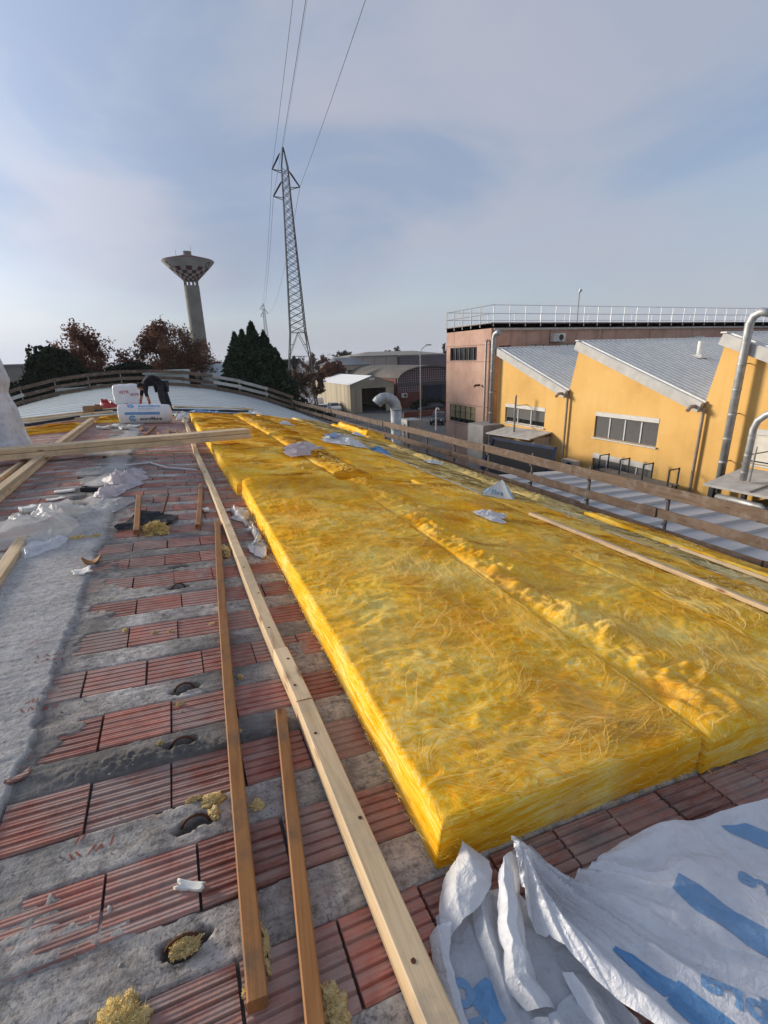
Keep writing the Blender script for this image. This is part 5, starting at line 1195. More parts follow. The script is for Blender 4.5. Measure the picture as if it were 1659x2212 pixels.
rib_metal = simple('roof_rib', (.80, .77, .71), .8, 0, .1, 3, spec=.1)
fascia_m = simple('concrete_fascia', (.50, .48, .44), .8, 0, .15, 2)
yb = thing('factory_building', 'yellow sawtooth-roofed factory with grey corrugated shed roofs', 'building', (20, 12, GZ))
SAW = [(26.9, 1.55), (20.58, -.80), (20.06, 1.70), (13.05, -.92), (12.62, 1.70), (5.6, -.92), (5.2, 1.70), (-1.8, -.92)]
W2 = (14.92, 18.55, -2.80, -1.50); W1 = (22.30, 26.02, -2.80, -1.62); WL = (14.92, 18.45, -5.2, -3.62); W3 = (7.6, 11.1, -2.80, -1.48)
wl_, at = facade('wall', (20, 0, 0), (0, 1, 0), (-1, 0, 0), -1.8, 26.9, GZ, SAW, [W2, W1, WL, W3], yellow, yb)
window(at, W2, yb, 4, blind_m, .22, .07); window(at, W1, yb, 3, blind_m, .22, .07, blind_to=.28); window(at, WL, yb, 4, blind_m, .28, .07); window(at, W3, yb, 4, blind_w, .22, .07, blind_to=.1)
mb = MB(); mb.poly([(20, 26.9, GZ), (20, 26.9, 1.55), (46, 26.9, 1.55), (46, 26.9, GZ)]); mb.build('wall', yellow, yb)
for k, ((ya, za), (yv, zv)) in enumerate(((SAW[0], SAW[1]), (SAW[2], SAW[3]), (SAW[4], SAW[5]), (SAW[6], SAW[7]))):
    d = Vector((0, yv - ya, zv - za)); L = d.length; d.normalize(); n = Vector((0, -d.z, d.y)); n = n if n.z > 0 else -n
    mb = MB(); t = n * .28
    P = [Vector((19.72, ya, za)) + t, Vector((19.72, yv, zv)) + t, Vector((46, yv, zv)) + t, Vector((46, ya, za)) + t]
    mb.add(P + [p - n * .03 for p in P], [(0, 1, 2, 3), (7, 6, 5, 4), (0, 4, 5, 1), (1, 5, 6, 2), (2, 6, 7, 3), (3, 7, 4, 0)])
    rf = mb.build('roof', roof_metal, yb)
    rb_ = MB(); x = 19.95
    while x < 46:
        a, b = Vector((x, ya, za)) + n * .30, Vector((x, yv, zv)) + n * .30; rb_.bar(a, b, .10, .07, n); x += .36
    o = rb_.build('roof_ribs', rib_metal, rf); o['kind'] = 'stuff'
    mb = MB(); mb.bar(Vector((19.80, ya + .05, za + .02)) + n * .06, Vector((19.80, yv, zv)) + n * .06, .22, .40, n); mb.build('fascia', fascia_m, rf)
    mb = MB(); mb.bar((19.75, ya, za + .31), (46, ya, za + .31), .22, .05); mb.build('ridge_cap', rib_metal, rf)
    if k in (0, 1):
        mb = MB(); c = Vector((25.5, ya - 2.6, za - 2.6 * (za - zv) / (ya - yv))) + n * .28; mb.tube([c, c + Vector((0, 0, .8))], .12, 12); mb.box((c.x - .3, c.y - .35, c.z - .02), (c.x + .3, c.y + .35, c.z + .14)); mb.build('roof_vent', rib_metal, rf)
    yd = yv - .12
    mb = MB(); mb.tube([(19.85, yd, zv + .05), (19.85, yd, GZ)], .065, 12); mb.tube([(19.9, yd + .25, zv + .12), (19.45, yd + .30, zv + .10), (19.30, yd + .30, zv - .05)], .08, 10); mb.build('downpipe', simple('brown_grey_pipe', (.33, .27, .22), .5, .3), yb)
    if k < 3: mb = MB(); mb.poly([(20, yv, zv), (46, yv, zv), (46, SAW[2 * k + 2][0], SAW[2 * k + 2][1]), (20, SAW[2 * k + 2][0], SAW[2 * k + 2][1])]); mb.build('shed_face', roof_metal, yb)
zincd = simple('spiral_duct', (.42, .425, .42), .55, .6, .28, 4)
def flue(lb, pts, r, bands=0, grp='steel flue pipes'):
    t = thing('flue_pipe', lb, 'pipe', pts[0], grp); mb = MB(); mb.tube(pts, r, 16); mb.build('pipe', zincd, t, True)
    a, b = Vector(pts[0]), Vector(pts[1])
    for i in range(bands):
        p = a.lerp(b, (i + .5) / bands); d = (b - a).normalized(); mb = MB(); mb.tube([p - d * .03, p + d * .03], r * 1.08, 16); mb.build('clamp', zincd, t)
        if i % 2: mb = MB(); mb.bar(p, (20.0, p.y, p.z), .03); mb.build('bracket', rust, t)
    return t
arc = lambda c, r, a0, a1, ax, n=8: [(c[0] + ax[0] * r * math.cos(t), c[1] + ax[1] * r * math.cos(t), c[2] + r * math.sin(t)) for t in np.linspace(a0, a1, n)]
flue('steel flue pipe rising beside the pink corner of the yellow works', [(19.62, 27.05, -2.95), (19.62, 27.05, 2.45), (19.62, 26.95, 2.68), (19.62, 26.72, 2.78), (19.62, 26.5, 2.72)], .15, 4)
flue('tall steel flue pipe clamped to the yellow wall above the canopy', [(19.55, 11.62, -4.2), (19.55, 11.62, 2.25), (19.55, 11.52, 2.5), (19.55, 11.3, 2.62), (19.55, 11.0, 2.55)], .145, 7)
flue('steel flue pipe bending over from the canopy roof', [(18.0, 9.92, -3.0), (18.0, 9.92, -1.2), (18.0, 9.84, -.92), (18.0, 9.62, -.70), (18.0, 9.3, -.55), (18.0, 8.0, -.3)], .11, 3)
flue('thin dark vent pipe through the small canopy', [(19.1, 23.9, -3.2), (19.1, 23.9, -1.0), (19.1, 23.86, -.95)], .065, 2)
flue('thin rod standing on the canopy beside the bent flue', [(18.0, 9.70, -3.0), (18.0, 9.70, -1.8), (18.0, 9.70, -1.78)], .03, 0)
# lean-to canopies
canopy_m = simple('canopy_sheet', (.46, .44, .41), .75, 0, .22, 2.5)
c1 = thing('canopy', 'pale lean-to canopy with a vent pipe under the shuttered window', 'canopy', (19, 23.6, GZ))
mb = MB(); P = [(18.3, 25.7, -3.34), (18.3, 21.5, -3.18), (20.0, 21.6, -2.94), (20.0, 25.7, -3.06)]; mb.add(P + [(x, y, z - .07) for x, y, z in P], [(3, 2, 1, 0), (4, 5, 6, 7), (0, 1, 5, 4), (1, 2, 6, 5), (2, 3, 7, 6), (3, 0, 4, 7)]); mb.build('roof_slab', canopy_m, c1)
mb = MB(); mb.box((18.75, 21.66, GZ), (19.98, 21.76, -3.2)); mb.build('side_panel', simple('beige_panel', (.38, .34, .28), .8), c1)
for x, y in ((18.42, 25.5), (18.42, 23.5), (18.42, 21.7)): mb = MB(); mb.tube([(x, y, GZ), (x, y, -3.4)], .03, 8); mb.build('post', galv, c1)
cb = simple('cast_concrete', (.30, .29, .27), .9, 0, .2, 1.5, .2, 30)
o = MB().box((18.45, 26.2, GZ), (19.98, 28.05, -2.98)).build('concrete_kiosk', cb); tag(o, 'grey concrete kiosk box beneath the flue at the pink corner', 'kiosk')
bm = bmesh.new(); bm.from_mesh(o.data); bmesh.ops.bevel(bm, geom=bm.edges[:], offset=.03, segments=2, affect='EDGES'); bm.to_mesh(o.data); bm.free()
c2 = thing('canopy', 'grey flat canopy over dark machinery by the yellow wall', 'canopy', (18.4, 8.5, GZ))
P = [(17.2, 10.75, -3.20), (17.2, 6.0, -3.12), (19.95, 6.0, -2.92), (19.95, 11.05, -2.98)]
mb = MB(); mb.add(P + [(x, y, z - .08) for x, y, z in P], [(3, 2, 1, 0), (4, 5, 6, 7), (0, 1, 5, 4), (1, 2, 6, 5), (2, 3, 7, 6), (3, 0, 4, 7)]); mb.build('roof_slab', canopy_m, c2)
mb = MB(); mb.bar((17.2, 9.2, -3.145), (19.95, 9.3, -2.93), .06, .05); mb.build('seam_strip', galv, c2)
for x, y in ((17.35, 10.5), (17.35, 8.2), (19.7, 10.7)): mb = MB(); mb.box((x - .08, y - .08, GZ), (x + .08, y + .08, -3.25)); mb.build('post', steel, c2)
mc = thing('extraction_unit', 'dark filter machine with a silver duct under the canopy', 'machine', (18.4, 8.2, GZ))
mb = MB(); mb.box((17.6, 6.3, -6.6), (19.4, 9.6, -3.75)); mb.build('housing', steel, mc); mb = MB(); mb.tube([(17.45, 10.4, -3.62), (17.45, 8.9, -3.62), (17.45, 8.6, -3.8)], .12, 12); mb.build('duct', zincd, mc, True)
for y in (6.6, 9.3): mb = MB(); mb.box((17.7, y - .1, GZ), (19.3, y + .1, -6.6)); mb.build('foot', steel, mc)
# racks on the wall
rk = thing('storage_rack', 'long dark steel rack with two shelves against the yellow wall', 'rack', (19.2, 15.2, GZ))
for y in (17.0, 15.8, 14.55, 13.3):
    mb = MB(); mb.bar((18.9, y, GZ), (18.9, y, -3.42), .05); mb.bar((19.5, y, GZ), (19.5, y, -3.38), .05); mb.bar((18.9, y, -3.42), (19.5, y, -3.42), .04); mb.build('upright', steel, rk)
for z in (-4.12, -4.78): mb = MB(); mb.box((18.86, 13.2, z - .04), (19.54, 17.1, z)); mb.build('shelf', simple('shelf_board', (.18, .17, .155), .8), rk)
def ac_unit(lb, c, s, face):
    t = thing('air_conditioner', lb, 'air conditioner', (c[0], c[1], c[2] - s[2] / 2), 'outdoor air conditioner units'); w = simple('ac_white', (.60, .58, .54), .6)
    mb = MB(); mb.box([c[i] - s[i] / 2 for i in range(3)], [c[i] + s[i] / 2 for i in range(3)]); mb.build('casing', w, t)
    f = Vector(face); u = Vector((0, 0, 1)); r = f.cross(u); p = Vector(c) + Vector([f[i] * s[i] / 2 for i in range(3)]) + f * .004; rad = s[2] * .38
    mb = MB(); q = p + r * (-.12 * max(abs(r.x) * s[0], abs(r.y) * s[1])); mb.poly([q + (r * math.cos(a) + u * math.sin(a)) * rad for a in np.linspace(0, 2 * math.pi, 20, endpoint=False)]); mb.build('fan_grille', frame_dark, t)
    for k in range(5):
        z = p.z - s[2] * .3 + k * s[2] * .15; mb = MB(); a = p + r * .22 * max(abs(r.x) * s[0], abs(r.y) * s[1]); mb.bar((a.x, a.y, z), tuple(Vector((a.x, a.y, z)) + r * .2 * max(abs(r.x) * s[0], abs(r.y) * s[1])), .02); mb.build('louvre', galv, t)
    mb = MB()
    for sg in (-1, 1):
        e = r * sg * .35 * max(abs(r.x) * s[0], abs(r.y) * s[1]); b = Vector(c) + e - Vector((0, 0, s[2] / 2 + .02)); mb.bar(b + f * s[1 if abs(f.y) else 0] * .5, b - f * (s[1 if abs(f.y) else 0] * .5 + .12), .04)
    mb.build('bracket', galv, t)
ac_unit('air conditioner on brackets by the lower window of the yellow wall', (19.62, 19.6, -4.55), (.45, .95, .75), (-1, 0, 0))
# ---------------------------------------------------------------- pink concrete building
def pink_mat():
    m, n, l, b, o = nodes('pink_panel'); v = coord(n, l, geo=True); a = noise(n, l, v, .6, 6, .65); f = noise(n, l, v, 14, 4, .6)
    c = ramp(n, l, a.outputs['Fac'], [(.3, (.42, .25, .19)), (.5, (.52, .325, .245)), (.7, (.58, .38, .29))]).outputs[0]
    c = mixc(n, l, .3, c, ramp(n, l, f.outputs['Fac'], [(.35, (.5, .5, .5)), (.65, (1.2, 1.2, 1.2))]).outputs[0], 'MULTIPLY')
    st = noise(n, l, coord(n, l, geo=True, scale=(1.2, 1.2, .08)), 2.0, 4, .6); c = mixc(n, l, ramp(n, l, st.outputs['Fac'], [(.55, (0, 0, 0)), (.75, (.55, .55, .55))]).outputs[0], c, (.19, .13, .105))
    l.new(c, b.inputs['Base Color']); b.inputs['Roughness'].default_value = .9; bump(n, l, b, f.outputs['Fac'], .3, .02); return m
pink = pink_mat()
pk = thing('office_block', 'pink precast concrete block with a railed flat roof behind the yellow works', 'building', (34, 36, GZ))
PT = 3.42; PW = [(29.93, 33.55, 1.06, 2.0), (29.88, 33.5, -3.5, -2.2)]
_, at = facade('wall', (20.3, 0, 0), (0, 1, 0), (-1, 0, 0), 28.3, 34.1, GZ, [(28, PT), (35, PT)], PW, pink, pk)
window(at, PW[0], pk, 6, None, 0, frame=frame_dark, sill=False); window(at, PW[1], pk, 5, simple('ochre_blind', (.20, .17, .09), .7), 0, .5, frame=frame_dark, sill=False)
PY = [(20.95, 21.95, 1.25, 2.0), (23.45, 24.85, 1.1, 2.02), (26.35, 27.75, 1.1, 2.02), (29.2, 30.6, 1.1, 2.03), (35.0, 36.4, 1.1, 2.03), (37.9, 39.2, 1.1, 2.05), (41.6, 43, 1.1, 2.05)]
_, at = facade('wall', (0, 28.3, 0), (1, 0, 0), (0, -1, 0), 20.3, 60, GZ, [(20, PT), (61, PT)], PY, pink, pk)
for k, w_ in enumerate(PY): window(at, w_, pk, 2, blind_w if k else None, .0, .09, frame=frame_dark, sill=False, blind_to=.5)
mb = MB(); mb.poly([(20.3, 34.1, GZ), (20.3, 34.1, PT), (60, 34.1, PT), (60, 34.1, GZ)]); mb.build('wall', pink, pk)
mb = MB(); mb.box((20.3, 28.3, PT - .3), (60, 34.1, PT - .02)); mb.build('roof', cb, pk)
mb = MB(); mb.box((20.42, 28.12, 2.98), (60, 28.295, 3.12)); mb.build('ledge', simple('ledge_concrete', (.42, .37, .33), .85), pk)
mb = MB(); mb.box((20.2, 28.2, PT), (60, 28.34, PT + .05)); mb.box((20.2, 28.34, PT), (20.34, 34.15, PT + .05)); mb.build('coping', simple('coping', (.30, .24, .21), .8), pk)
jm = simple('joint', (.16, .11, .09), .9)
for x in (25.3, 30.3, 35.3, 40.3, 45.3): mb = MB(); mb.box((x - .02, 28.285, GZ), (x + .02, 28.297, 2.95)); mb.build('panel_joint', jm, pk)
for z in (1.04 - .06, 2.1, -2.1, -3.6): mb = MB(); mb.box((20.287, 28.32, z - .015), (20.297, 34.08, z + .015)); mb.build('panel_joint', jm, pk)
mb = MB(); mb.tube([(20.22, 28.6, 1.9), (20.22, 28.6, 2.0)], .01, 4); mb.tube([(20.1, 28.55, 2.25), (20.1, 28.55, -6.9)], .075, 10); mb.tube([(20.1, 28.55, 2.25), (20.2, 28.55, 2.4)], .08, 10); mb.build('downpipe', galv, pk)
mb = MB(); mb.tube([(20.2, 29.3, -.6), (19.8, 29.3, -.6), (19.75, 29.3, -.72)], .07, 10); mb.build('spout', rust, pk)
white_rail = simple('white_rail', (.70, .70, .70), .5, .2, .05)
hr = thing('roof_railing', 'white tubular railing round the flat roof of the pink block', 'railing', (34, 30, PT))
for x in np.arange(20.4, 60, 1.32): mb = MB(); mb.tube([(x, 28.25, PT - .2), (x, 28.25, 4.55)], .03, 6); mb.build('post', white_rail, hr)
for y in np.arange(29.6, 34.2, 1.12): mb = MB(); mb.tube([(20.28, y, PT - .2), (20.28, y, 4.55)], .03, 6); mb.build('post', galv, hr)
for z in (4.55, 4.02):
    mb = MB(); mb.tube([(20.28, 28.25, z), (60, 28.25, z)], .025, 6); mb.build('rail', white_rail, hr); mb = MB(); mb.tube([(20.28, 28.25, z), (20.28, 34.1, z)], .025, 6); mb.build('rail', galv, hr)
    mb = MB(); mb.tube([(20.28, 34.05, z), (60, 34.05, z)], .025, 6); mb.build('rail', white_rail, hr)
for x in np.arange(21.4, 60, 2.64): mb = MB(); mb.tube([(x, 34.05, PT - .1), (x, 34.05, 4.55)], .025, 6); mb.build('post', white_rail, hr)
sp = thing('siren_mast', 'thin mast with a small horn on the pink block roof', 'mast', (28.3, 28.9, PT)); mb = MB(); mb.tube([(28.3, 28.9, PT), (28.3, 28.9, 5.5)], .035, 8); mb.build('pole', galv, sp); mb = MB(); mb.tube([(28.25, 28.9, 5.5), (28.35, 28.85, 5.72)], [.06, .13], 10); mb.build('horn', galv, sp)
ac_unit('air conditioner hung high on the pink wall between its small windows', (25.8, 28.02, 2.45), (1.0, .42, .55), (0, -1, 0))
ac_unit('air conditioner on the pink wall above the sawtooth ridge', (40.6, 28.02, 2.05), (1.2, .42, .6), (0, -1, 0))
# ---------------------------------------------------------------- low metal roof next door, elbow duct, yard
lr = thing('lean_to_shed', 'low shed with a pale standing-seam metal roof below the guard rail', 'shed', (12.9, 7, GZ))
pale_metal = simple('pale_roof_sheet', (.52, .54, .55), .5, .1, .12, .8)
zl = lambda x: -3.30 - (x - 9.2) * .045
mb = MB(); P = [(9.2, -6, zl(9.2)), (16.1, -6, zl(16.1)), (16.1, 16.0, zl(16.1)), (9.2, 16.6, zl(9.2))]; mb.add(P + [(x, y, z - .1) for x, y, z in P], [(0, 1, 2, 3), (7, 6, 5, 4), (1, 0, 4, 5), (2, 1, 5, 6), (3, 2, 6, 7), (0, 3, 7, 4)]); sr = mb.build('roof', pale_metal, lr)
y = -5.8
while y < 16:
    mb = MB(); e = 16.1; mb.bar((9.2, y, zl(9.2) + .05), (e, y, zl(e) + .05), .07, .11); mb.build('seam', pale_metal, sr); y += .78
mb = MB(); mb.bar((16.15, -6, zl(16.1) + .02), (16.15, 16.0, zl(16.1) + .02), .14, .14); mb.build('gutter', galv, lr)
mb = MB(); mb.box((9.4, -5.9, GZ), (15.9, 15.8, zl(16.1) - .11)); mb.build('wall', brickwork, lr)
dk = thing('exhaust_elbow', 'galvanised exhaust duct with a segmented gooseneck elbow beyond the guard rail', 'duct', (10.35, 22.3, GZ))
mb = MB(); mb.tube([(10.35, 22.3, GZ), (10.35, 22.3, -1.02)], .27, 28); mb.build('stack', zincd, dk, True)
for z in (-1.0, -2.0, -2.75): mb = MB(); mb.tube([(10.35, 22.3, z - .05), (10.35, 22.3, z + .05)], .295, 28); mb.build('collar', simple('pale_collar', (.45, .50, .47), .6), dk)
cen = Vector((10.35 - .52 * .94, 22.3 + .52 * .34, -.98)); ax = Vector((.94, -.34, 0))
seg = [cen + ax * .52 * math.cos(t) + Vector((0, 0, .52 * math.sin(t))) for t in np.linspace(0, math.radians(150), 8)]
mb = MB(); mb.tube(seg, .275, 28, cap=False); mb.build('elbow', zincd, dk)
for p_, q_ in zip(seg[1:-1], seg[2:]): mb = MB(); d_ = (q_ - p_).normalized() * .018; mb.tube([p_ - d_, p_ + d_], .285, 28, cap=False); mb.build('seam_ring', zincd, dk)
mb = MB(); mb.tube([seg[-1] - (seg[-1] - seg[-2]) * .2, seg[-1]], .265, 24); mb.build('mouth', frame_dark, dk)
mb = MB(); mb.box((10.9, 21.9, GZ), (11.6, 22.9, -1.6)); mb.build('fan_housing', galv, dk)
sk = thing('waste_skip', 'dark blue-black waste container with its broad lid tilted open below the canopy', 'container', (16.4, 19.8, GZ))
navy = simple('navy_paint', (.022, .035, .075), .45, .2, .3, 2); dark_in = simple('black_liner', (.010, .010, .012), .8)
mb = MB(); mb.box((15.2, 17.4, GZ), (18.0, 23.2, -5.3)); mb.build('tub', navy, sk)
P = [(15.6, 22.3, -4.9), (15.6, 17.0, -4.75), (17.6, 18.6, -3.22), (17.6, 23.9, -3.42)]
mb = MB(); mb.add(P + [(x + .05, y, z + .06) for x, y, z in P], [(0, 1, 2, 3), (7, 6, 5, 4), (0, 4, 5, 1), (1, 5, 6, 2), (2, 6, 7, 3), (3, 7, 4, 0)]); ld = mb.build('lid', dark_in, sk)
for a, b in ((1, 2), (2, 3), (0, 1), (3, 0)): mb = MB(); mb.bar(Vector(P[a]) + Vector((-.03, 0, .03)), Vector(P[b]) + Vector((-.03, 0, .03)), .14, .16); mb.build('lid_rim', navy, ld)
bn = thing('wheelie_bin', 'blue bin with pale lid beside the dark container', 'bin', (15.4, 24.6, GZ)); mb = MB(); mb.box((15.0, 24.1, GZ + .15), (15.8, 25.1, -5.1)); mb.build('tub', simple('blue_plastic', (.02, .05, .16), .5), bn); mb = MB(); mb.box((14.95, 24.05, -5.1), (15.85, 25.15, -4.95)); mb.build('lid', simple('grey_lid', (.4, .42, .45), .5), bn)
for y in (24.3, 24.9): mb = MB(); mb.tube([(15.78, y - .05, GZ + .12), (15.78, y + .05, GZ + .12)], .12, 12); mb.build('wheel', frame_dark, bn)
# ---------------------------------------------------------------- vegetation
def leaf_mat(name, cols, transl=.25):
    m, n, l, b, o = nodes(name); at = n.new('ShaderNodeAttribute'); at.attribute_name = 'tint'
    c = ramp(n, l, at.outputs['Fac'], list(zip(np.linspace(0, 1, len(cols)).tolist(), cols))).outputs[0]
    l.new(c, b.inputs['Base Color']); b.inputs['Roughness'].default_value = .75; b.inputs['Specular IOR Level'].default_value = .2
    t = n.new('ShaderNodeBsdfTranslucent'); l.new(c, t.inputs[0]); mx = n.new('ShaderNodeMixShader'); mx.inputs[0].default_value = transl
    l.new(b.outputs[0], mx.inputs[1]); l.new(t.outputs[0], mx.inputs[2]); l.new(mx.outputs[0], o.inputs['Surface']); return m
bark = simple('bark', (.085, .062, .048), .95, 0, .3, 6, .4, 20)
russet = leaf_mat('russet_leaves', [(.075, .030, .022), (.14, .055, .036), (.19, .088, .056), (.21, .135, .085)])
sparse_brown = leaf_mat('withered_leaves', [(.10, .05, .03), (.17, .085, .05), (.22, .14, .085)])
fir_m = leaf_mat('conifer_needles', [(.012, .024, .013), (.030, .054, .026), (.056, .090, .042)], .12)
evergreen = leaf_mat('evergreen_leaves', [(.008, .014, .008), (.018, .030, .014), (.034, .050, .022)], .1)
shrub_m = leaf_mat('brown_shrub', [(.05, .032, .02), (.10, .062, .035), (.14, .075, .04)])
def leaves(P, size, rr, mat, parent, tint, nm='crown', flat=0.0):
    n = len(P); a = rr.normal(0, 1, (n, 3)); a[:, 2] *= (1 - flat); a /= np.linalg.norm(a, axis=1)[:, None]; b = np.cross(a, rr.normal(0, 1, (n, 3))); b /= np.linalg.norm(b, axis=1)[:, None]
    s = (size * rr.uniform(.5, 1.3, n))[:, None]; a, b = a * s, b * s * .6
    V = np.stack([P - a, P + b * .9, P + a, P - b * .9], 1).reshape(-1, 3); F = np.arange(4 * n).reshape(-1, 4)
    o = part(nm, V, F, mat, parent); at = o.data.attributes.new('tint', 'FLOAT', 'POINT'); at.data.foreach_set('value', np.repeat(np.clip(tint, 0, 1), 4).astype(np.float32)); return o
def limbs(rr, base, H, spread, n, depth=3, r0=.16):
    """branching skeleton -> (tubes, twig tips)"""
    mb = MB(); tips = []
    def grow(p, d, L, r, k):
        q = [p]; c = Vector(p)
        for i in range(3):
            d = (d + Vector(rr.normal(0, .13, 3)) + Vector((0, 0, .05))).normalized(); c = c + d * L / 3; q.append(c.copy())
        mb.tube(q, [r, r * .85, r * .7, r * .55], 6 if k < depth else 4, False); 
        if k >= 2: tips.extend([q[2].copy(), q[3].copy()])
        if k < depth:
            for i in range(n if k else n + 1):
                t = (d + Vector(rr.normal(0, spread, 3))).normalized(); t.z = abs(t.z) * .7 + .18; grow(q[2 if i % 2 else 3], t.normalized(), L * rr.uniform(.55, .8), r * .55, k + 1)
    grow(Vector(base), Vector((0, 0, 1)), H * .42, r0, 0); return mb, np.array([tuple(t) for t in tips])
def broadleaf(lb, x, y, top, rad, mat, nl, size, seed, fill=.5, grp='autumn trees beyond the roof', name='broadleaf_tree', depth=5):
    rr = np.random.default_rng(seed); H = top - GZ; t = thing(name, lb, 'tree', (x, y, GZ), grp); mb, tips = limbs(rr, (x, y, GZ), H, .62, 3, depth, .17)
    # fit the crown to the height and breadth seen
    c = np.array([x, y, GZ]); V = np.array(mb.V) - c; sz = H * .97 / max(V[:, 2].max(), .1); sr = rad / max(np.percentile(np.hypot(V[:, 0], V[:, 1]), 97), .1)
    S = np.array([sr, sr, sz]); mb.V = [tuple(v) for v in V * S + c]; tips = (tips - c) * S + c
    mb.build('trunk', bark, t, True)
    i = rr.integers(0, len(tips), nl); P = tips[i] + rr.normal(0, 1, (nl, 3)) * np.array([rad * .065, rad * .065, H * .018]) * (.5 + fill)
    dens = fbm(P[:, 0] * .9, P[:, 1] * .9, P[:, 2] * .9, seed, 2); P = P[rr.random(nl) < np.clip(.6 + dens * 1.3, .05, 1)]
    tint = .5 + .45 * fbm(P[:, 0] * .8, P[:, 1] * .8, P[:, 2] * .8, seed + 3, 3) + rr.normal(0, .18, len(P))
    leaves(P, size, rr, mat, t, tint); return t
def conifer(lb, x, y, top, rad, seed, mat=fir_m, nl=5200, bottom=GZ + .4, grp='conifers at the end of the roof', size=.17):
    rr = np.random.default_rng(seed); H = top - bottom; t = thing('conifer_tree', lb, 'tree', (x, y, GZ), grp)
    mb = MB(); mb.tube([(x, y, GZ), (x + .05, y, GZ + (top - GZ) * .5), (x, y, top)], [.2, .13, .02], 8); mb.build('trunk', bark, t, True)
    z = rr.random(nl) ** 1.25; lobes = 7; ph = rr.random(3) * 6.28
    az = rr.uniform(0, 2 * np.pi, nl); R = rad * (1 - z) ** .80 * (1 + .75 * fbm(np.cos(az) * 2.2, np.sin(az) * 2.2, z * 12, seed, 3, .6) + .22 * np.sin(az * lobes + z * 21 + ph[0]) * (1 - z) + .14 * np.sin(z * 46 + ph[1]))
    f = 1 - rr.random(nl) ** 2.2 * .75; P = np.stack([x + np.cos(az) * R * f, y + np.sin(az) * R * f, bottom + z * H - .22 * R * f + .1 * rr.normal(0, 1, nl)], 1)
    tint = .25 + .5 * f * rr.random(nl) + .3 * fbm(P[:, 0] * 1.2, P[:, 1] * 1.2, P[:, 2] * 1.2, seed, 2)
    leaves(P, size, rr, mat, t, tint, flat=.55); return t
def bush(lb, x, y, zc, r, mat, nl, size, seed, grp='shrubs and hedges', name='evergreen_shrub', cat='shrub', stem=True):
    rr = np.random.default_rng(seed); t = thing(name, lb, cat, (x, y, GZ), grp)
    if stem:
        mb = MB()
        for k in range(6):
            a = k * 1.05 + rr.random(); mb.tube([(x, y, GZ), (x + .3 * r[0] * math.cos(a), y + .3 * r[1] * math.sin(a), zc - r[2] * .3), (x + .7 * r[0] * math.cos(a), y + .7 * r[1] * math.sin(a), zc + r[2] * .35)], [.09, .06, .015], 6)
        mb.build('trunk', bark, t, True)
    d = rr.normal(0, 1, (nl, 3)); d /= np.linalg.norm(d, axis=1)[:, None]; k = (1 + .42 * fbm(d[:, 0] * 2.2 + seed, d[:, 1] * 2.2, d[:, 2] * 2.2, seed, 3)) * (1 - rr.random(nl) ** 2 * .6)
    P = np.array([x, y, zc]) + d * k[:, None] * np.array(r); P = P[P[:, 2] > GZ + .05]
    leaves(P, size, rr, mat, t, .4 + .5 * fbm(P[:, 0], P[:, 1], P[:, 2], seed, 3) + rr.normal(0, .15, len(P))); return t
CF = dict(bottom=-3.0, size=.19)
conifer('tall central conifer with the highest spire at the end of the roof', 7.2, 44.6, 4.55, 2.7, 11, nl=13000, **CF)
conifer('dark conifer leaning on the left flank of the spired group', 5.7, 44.3, 3.65, 2.3, 12, nl=10000, **CF)
conifer('narrow conifer just left of the central spire', 6.45, 45.2, 4.0, 2.0, 13, nl=7000, **CF)
conifer('dark conifer on the right flank of the spired group', 8.15, 44.4, 3.75, 2.5, 14, nl=11000, **CF)
conifer('low spreading conifer at the right foot of the spired group', 8.9, 43.8, 2.3, 2.5, 15, nl=9000, **CF)
conifer('low spreading conifer at the left foot of the spired group', 5.2, 43.4, 2.2, 2.0, 16, nl=7000, **CF)
bush('big dark evergreen crown above the left end of the arched guard rail', -7.7, 44.0, .35, (2.1, 1.9, 2.35), evergreen, 15000, .17, 21, name='evergreen_tree', cat='tree')
bush('small dark evergreen in front of the russet trees', -2.7, 47.5, -.3, (2.4, 1.6, 1.9), evergreen, 9000, .16, 22)
bush('low dark evergreen beside the left end of the arched rail', -10.6, 43.2, -1.6, (1.8, 1.6, 2.0), evergreen, 8000, .16, 23)
broadleaf('broad russet tree left of the water tower', -5.2, 52.5, 5.3, 4.3, russet, 42000, .14, 31, .7)
broadleaf('russet tree between the broad one and the water tower', -1.3, 52.0, 5.5, 3.5, russet, 32000, .14, 32, .6)
broadleaf('half-bare tree with withered leaves in front of the water tower shaft', 1.4, 50.5, 5.2, 3.0, sparse_brown, 16000, .12, 33, .6)
broadleaf('small russet tree right of the water tower shaft', 4.6, 55, 4.0, 2.8, russet, 16000, .13, 34, .6)
broadleaf('russet undergrowth tree below the withered one', 2.2, 49.0, 2.6, 3.2, russet, 18000, .13, 35, .7)
broadleaf('low russet tree behind the dark evergreen crown', -4.2, 49.5, 3.0, 3.6, russet, 20000, .13, 36, .7)
for k, (x, y, top, r_) in enumerate([(13.4, 62, .6, 1.8), (16.3, 64, .9, 2.0), (18.6, 67, .2, 1.6), (12.0, 57, -1.0, 1.6)]):
    broadleaf(['brown sapling left of the pylon foot', 'brown sapling in front of the pylon foot', 'brown sapling right of the pylon foot', 'low brown sapling next to the conifers'][k], x, y, top, r_, shrub_m, 2600, .20, 41 + k, .7, 'brown saplings along the yard fence', 'sapling', 3)
bush('green undergrowth at the foot of the saplings', 15.2, 60.5, -5.6, (3.6, 1.2, 1.5), evergreen, 3000, .2, 51)
bush('clipped green hedge in front of the arched brick hall', 39.5, 72.2, -6.2, (3.2, .6, .85), evergreen, 2600, .18, 52, stem=False)
